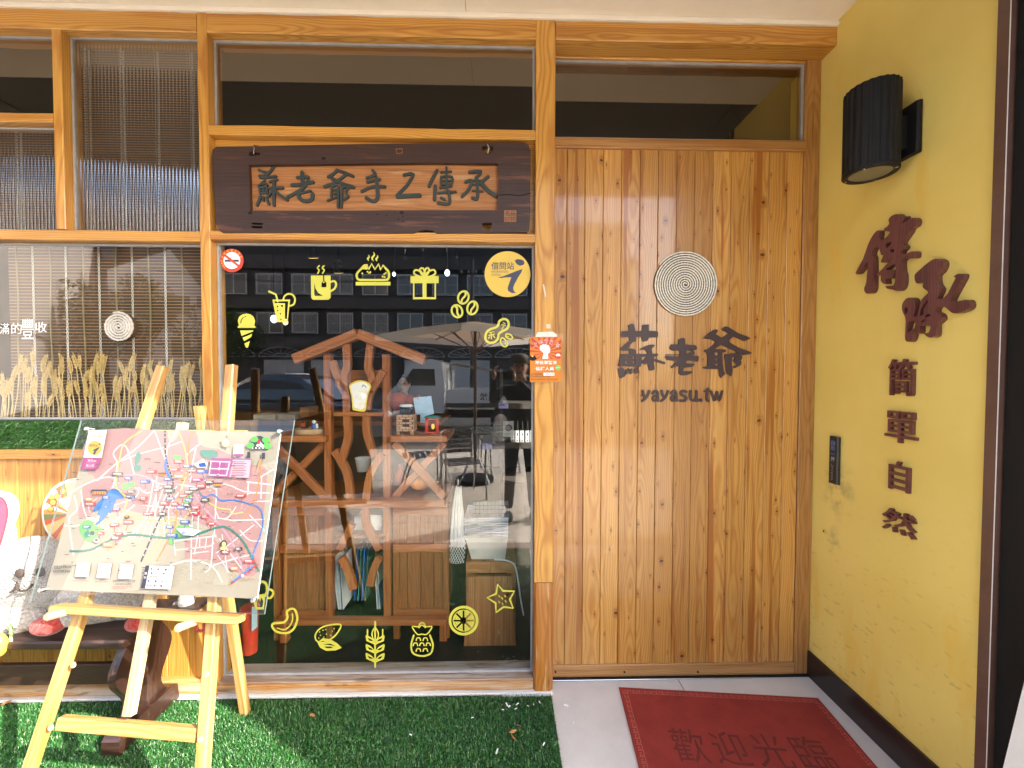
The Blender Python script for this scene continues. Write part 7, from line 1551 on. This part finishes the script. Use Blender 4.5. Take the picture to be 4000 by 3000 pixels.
for s in (-.2, .2): timber('stile', p0 + Vector((0, s, 0)), p1 + Vector((0, s, 0)), .07, .03, M['steel'], la_)
for k in range(13): q = p0.lerp(p1, (k + .5) / 13); b = MB(); b.tube([q + Vector((0, -.19, 0)), q + Vector((0, .19, 0))], .016, 8); b.build('rung', M['steel'], la_)
# block of flats opposite
AY = -32; ab = thing('apartment_block', 'grey brown four storey block of flats across the street with grilled windows', 'building', (-10, AY, 0))
M['flat'] = mat('flat_render', (.048, .044, .043, 1), .85, var=.08, scale=1.5); M['flat2'] = mat('flat_band', (.082, .072, .07, 1), .85, var=.08, scale=1.5); M['winglass'] = mat('window_glass', (.05, .06, .07, 1), .08, coat=.8, var=.3, scale=1.2); M['grille'] = mat('white_grille', (.55, .55, .56, 1), .5)
AX0, AX1 = -24.5, 11
box('wall', AX0, AX1, AY - 9, AY, -.3, 10.2, M['flat'], ab); box('roof', AX0 + .5, AX1 - .5, AY - 9, AY - .6, 10.2, 14.2, M['flat'], ab)
for z in (3.55, 6.75, 9.95): box('band', AX0 - .1, AX1 + .1, AY, AY + .35, z, z + .9 if z < 9 else z + 1.1, M['flat2'], ab)
wp_ = None
for r_, z in enumerate((4.75, 7.9)):
    for k in range(12):
        x = AX0 + 1.6 + k * 2.85
        if wp_ is None:
            wp_ = MB(); wp_.box(0, 2.1, -.02, .10, 0, .08); wp_.box(0, 2.1, -.02, .10, 1.62, 1.7); wp_.box(0, .08, -.02, .10, .08, 1.62); wp_.box(2.02, 2.1, -.02, .10, .08, 1.62); wp_.box(1.01, 1.08, -.02, .08, .08, 1.62)
            wp_ = wp_.build('window', M['grille'], None, Matrix.Translation((x, AY, z))); o = wp_
            g1 = MB().box(.08, 2.02, .0, .03, .08, 1.62).build('pane', M['winglass']); g2 = MB()
            for q in range(15): g2.box(.14 + q * .13, .16 + q * .13, .28, .30, .0, 1.6)
            for q in range(3): g2.box(.02, 2.08, .278, .302, .1 + q * .7, .13 + q * .7)
            g2 = g2.build('grille', M['grille']); d1, d2 = g1, g2
        else: o = wp_.copy(); C.objects.link(o)
        o.parent = ab; o.matrix_parent_inverse = WM[ab].inverted(); o.matrix_basis = Matrix.Translation((x, AY, z)); WM[o] = o.matrix_basis.copy()
        for src in (d1, d2):
            if src is d2 and (k + r_) % 4 == 1: continue
            q = src if src.parent is None else src.copy()
            if q is not src: C.objects.link(q)
            q.parent = o; q.matrix_parent_inverse = I4.copy(); q.matrix_basis = I4.copy()
for k in range(9):
    x = AX0 + 1.2 + k * 3.8; o = box('shutter', x, x + 3.2, AY, AY + .06, 0, 2.6, M['grille'] if k % 3 else M['flat2'], ab)
    b = MB(); cx, cz = x + 1.6, 2.85
    b.tube([(cx + 1.75 * math.cos(math.pi * t / 14), AY + .5, cz + .75 * math.sin(math.pi * t / 14)) for t in range(15)], .03, 5); b.tube([(cx + .6 * math.cos(math.pi * t / 10), AY + .5, cz + .26 * math.sin(math.pi * t / 10)) for t in range(11)], .025, 5); b.box(cx - 1.75, cx + 1.75, AY + .47, AY + .53, cz - .03, cz + .03)
    for t in range(1, 8): a = math.pi * t / 8; b.tube([(cx + .6 * math.cos(a), AY + .5, cz + .26 * math.sin(a)), (cx + 1.75 * math.cos(a), AY + .5, cz + .75 * math.sin(a))], .02, 4)
    b.build('fan_grille', M['grille'], ab)
for k in range(6): x = AX0 + 3 + k * 5.4; box('terrace_opening', x, x + 3.6, AY - .5999, AY - .56, 10.35, 11.4, M['black'], ab)
# sunlit pale house wall along the lane, white house, trees, utility pole
ng = thing('grey_house', 'tall pale grey sunlit house wall along the lane, mirrored in the side window', 'building', (-25, -25, 0))
a, d = Vector((-14.5, -9.3)), Vector((-.64, -.77)); e = a + d * 34; nn = Vector((.77, -.64)) * -6
q = [a, e, e + nn, a + nn]; M['greyhouse'] = mat('pale_grey_render', (.50, .46, .43, 1), .85, var=.05, scale=.8)
mesh('wall', [(p.x, p.y, -.2) for p in q] + [(p.x, p.y, 15) for p in q], [(0, 1, 5, 4), (1, 2, 6, 5), (2, 3, 7, 6), (3, 0, 4, 7), (4, 5, 6, 7)], M['greyhouse'], ng)
b = MB(); b.tube([(a + d * t).to_3d() + Vector((.06, -.05, 3.0 - .02 * t + .3 * math.sin(t * .2))) for t in range(0, 34, 2)], .03, 5); b.build('cable', M['black'], ng)
wh = thing('white_house', 'white gabled house beyond the trees down the lane', 'building', (-34, -40, 0)); A = Matrix.Translation((-28.3, -33, -.2)) @ Matrix.Rotation(rad(-35), 4, 'Z') @ Matrix.Diagonal((.6, .6, .85, 1))
pr = [(-5, 0), (5, 0), (5, 9.5), (1, 13.5), (-5, 11)]; vs = [(x, y, z) for y in (4, -4) for x, z in pr]
mesh('wall', vs, [(0, 1, 2, 3, 4), (9, 8, 7, 6, 5)] + [(i, (i + 1) % 5, (i + 1) % 5 + 5, i + 5) for i in range(5)], M['white'], wh, A)
for (x, z) in ((-3.5, 7.5), (1, 7.5), (-3.5, 3.5), (1, 3.5)):
    for s in (1, -1): MB().box(x, x + 2, s * 4.005 - .02, s * 4.005 + .02, z, z + 1.8).build('window', M['winglass'], wh, A)
bk = thing('brown_block', 'dark brown tiled block behind the white house down the lane', 'building', (-36, -38, 0)); box('wall', -50, -25.2, -46, -37, -.2, 15.5, mat('brown_tile_wall', (.10, .062, .05, 1), .7), bk)
for k in range(8):
    for z in (5, 8.5, 12): box('window', -49 + k * 3, -47.2 + k * 3, -37.03, -36.98, z, z + 1.6, M['winglass'], bk)
leafm = NT('leaves'); rp = leafm.n('NewGeometry').outputs['Random Per Island']; leafm.bsdf(Base_Color=leafm.mix(rp, (.025, .06, .015, 1), (.075, .12, .03, 1)), Roughness=.55); leafm = leafm.m
M['bark'] = mat('bark', (.09, .06, .04, 1), .9, var=.3)
def tree(label, x, y, h_, r, seed):
    t = thing('tree', label, 'tree', (x, y, 0), 'trees down the lane'); g = random.Random(seed); b = MB(); b.tube([(x, y, -.1), (x + .1, y, h_ * .3), (x, y + .1, h_ * .6)], [.16, .12, .07], 9)
    for k in range(6): a = g.uniform(0, 6.28); b.tube([(x, y, h_ * .35), (x + math.cos(a) * r * .35, y + math.sin(a) * r * .35, h_ * .55), (x + math.cos(a) * r * .7, y + math.sin(a) * r * .7, h_ * .75)], [.07, .05, .02], 6)
    b.build('trunk', M['bark'], t); vs, fs = [], []; cl = [(Vector((g.gauss(0, .45), g.gauss(0, .45), g.gauss(0, .4))) * r, g.uniform(.3, .55) * r) for _ in range(14)]
    for k in range(3000):
        c, cr = cl[k % 14]; dv = Vector((g.gauss(0, 1), g.gauss(0, 1), g.gauss(0, 1))).normalized() * cr * g.uniform(.6, 1); p = Vector((x, y, h_ * .68)) + c + dv; u = Vector((g.gauss(0, 1), g.gauss(0, 1), g.gauss(0, 1))).normalized(); v_ = u.orthogonal().normalized(); s_ = g.uniform(.09, .17); n = len(vs)
        vs += [p - u * s_, p + v_ * s_ * .5, p + u * s_, p - v_ * s_ * .5]; fs.append((n, n + 1, n + 2, n + 3))
    o = mesh('crown', vs, fs, leafm, t); o['kind'] = 'stuff'
tree('dark leafy street tree before the white house', -20, -21, 6.6, 2.3, 1); tree('broad dark tree beside the pale grey house', -23.5, -22.5, 6.0, 2.2, 2); tree('smaller leafy tree in front of the block of flats', -17, -23.5, 5.6, 1.9, 3)
up_ = thing('utility_pole', 'concrete utility pole with a crossarm and cables before the block of flats', 'pole', (RP(1845, 1300, -26).x, -26, 0)); x = RP(1845, 1300, -26).x
MB().tube([(x, -26, -.1), (x, -26, 9.2)], [.17, .11], 12).build('pole_shaft', M['flat2'], up_); box('crossarm', x - .9, x + .9, -26.06, -25.94, 8.2, 8.32, M['black'], up_)
for k in range(4):
    xx = x - .75 + k * .5; MB().lathe([(.05, 0), (.07, .05), (.04, .1), (.06, .16)], (xx, -26, 8.325), 10).build('insulator', M['grille'], up_)
    for sx in (-1, 1): b = MB(); b.tube([(xx + sx * t * 2.2, -26, 8.5 - .9 * math.sin(math.pi * t / 10)) for t in range(11)], .012, 4); b.build('cable', M['black'], up_)
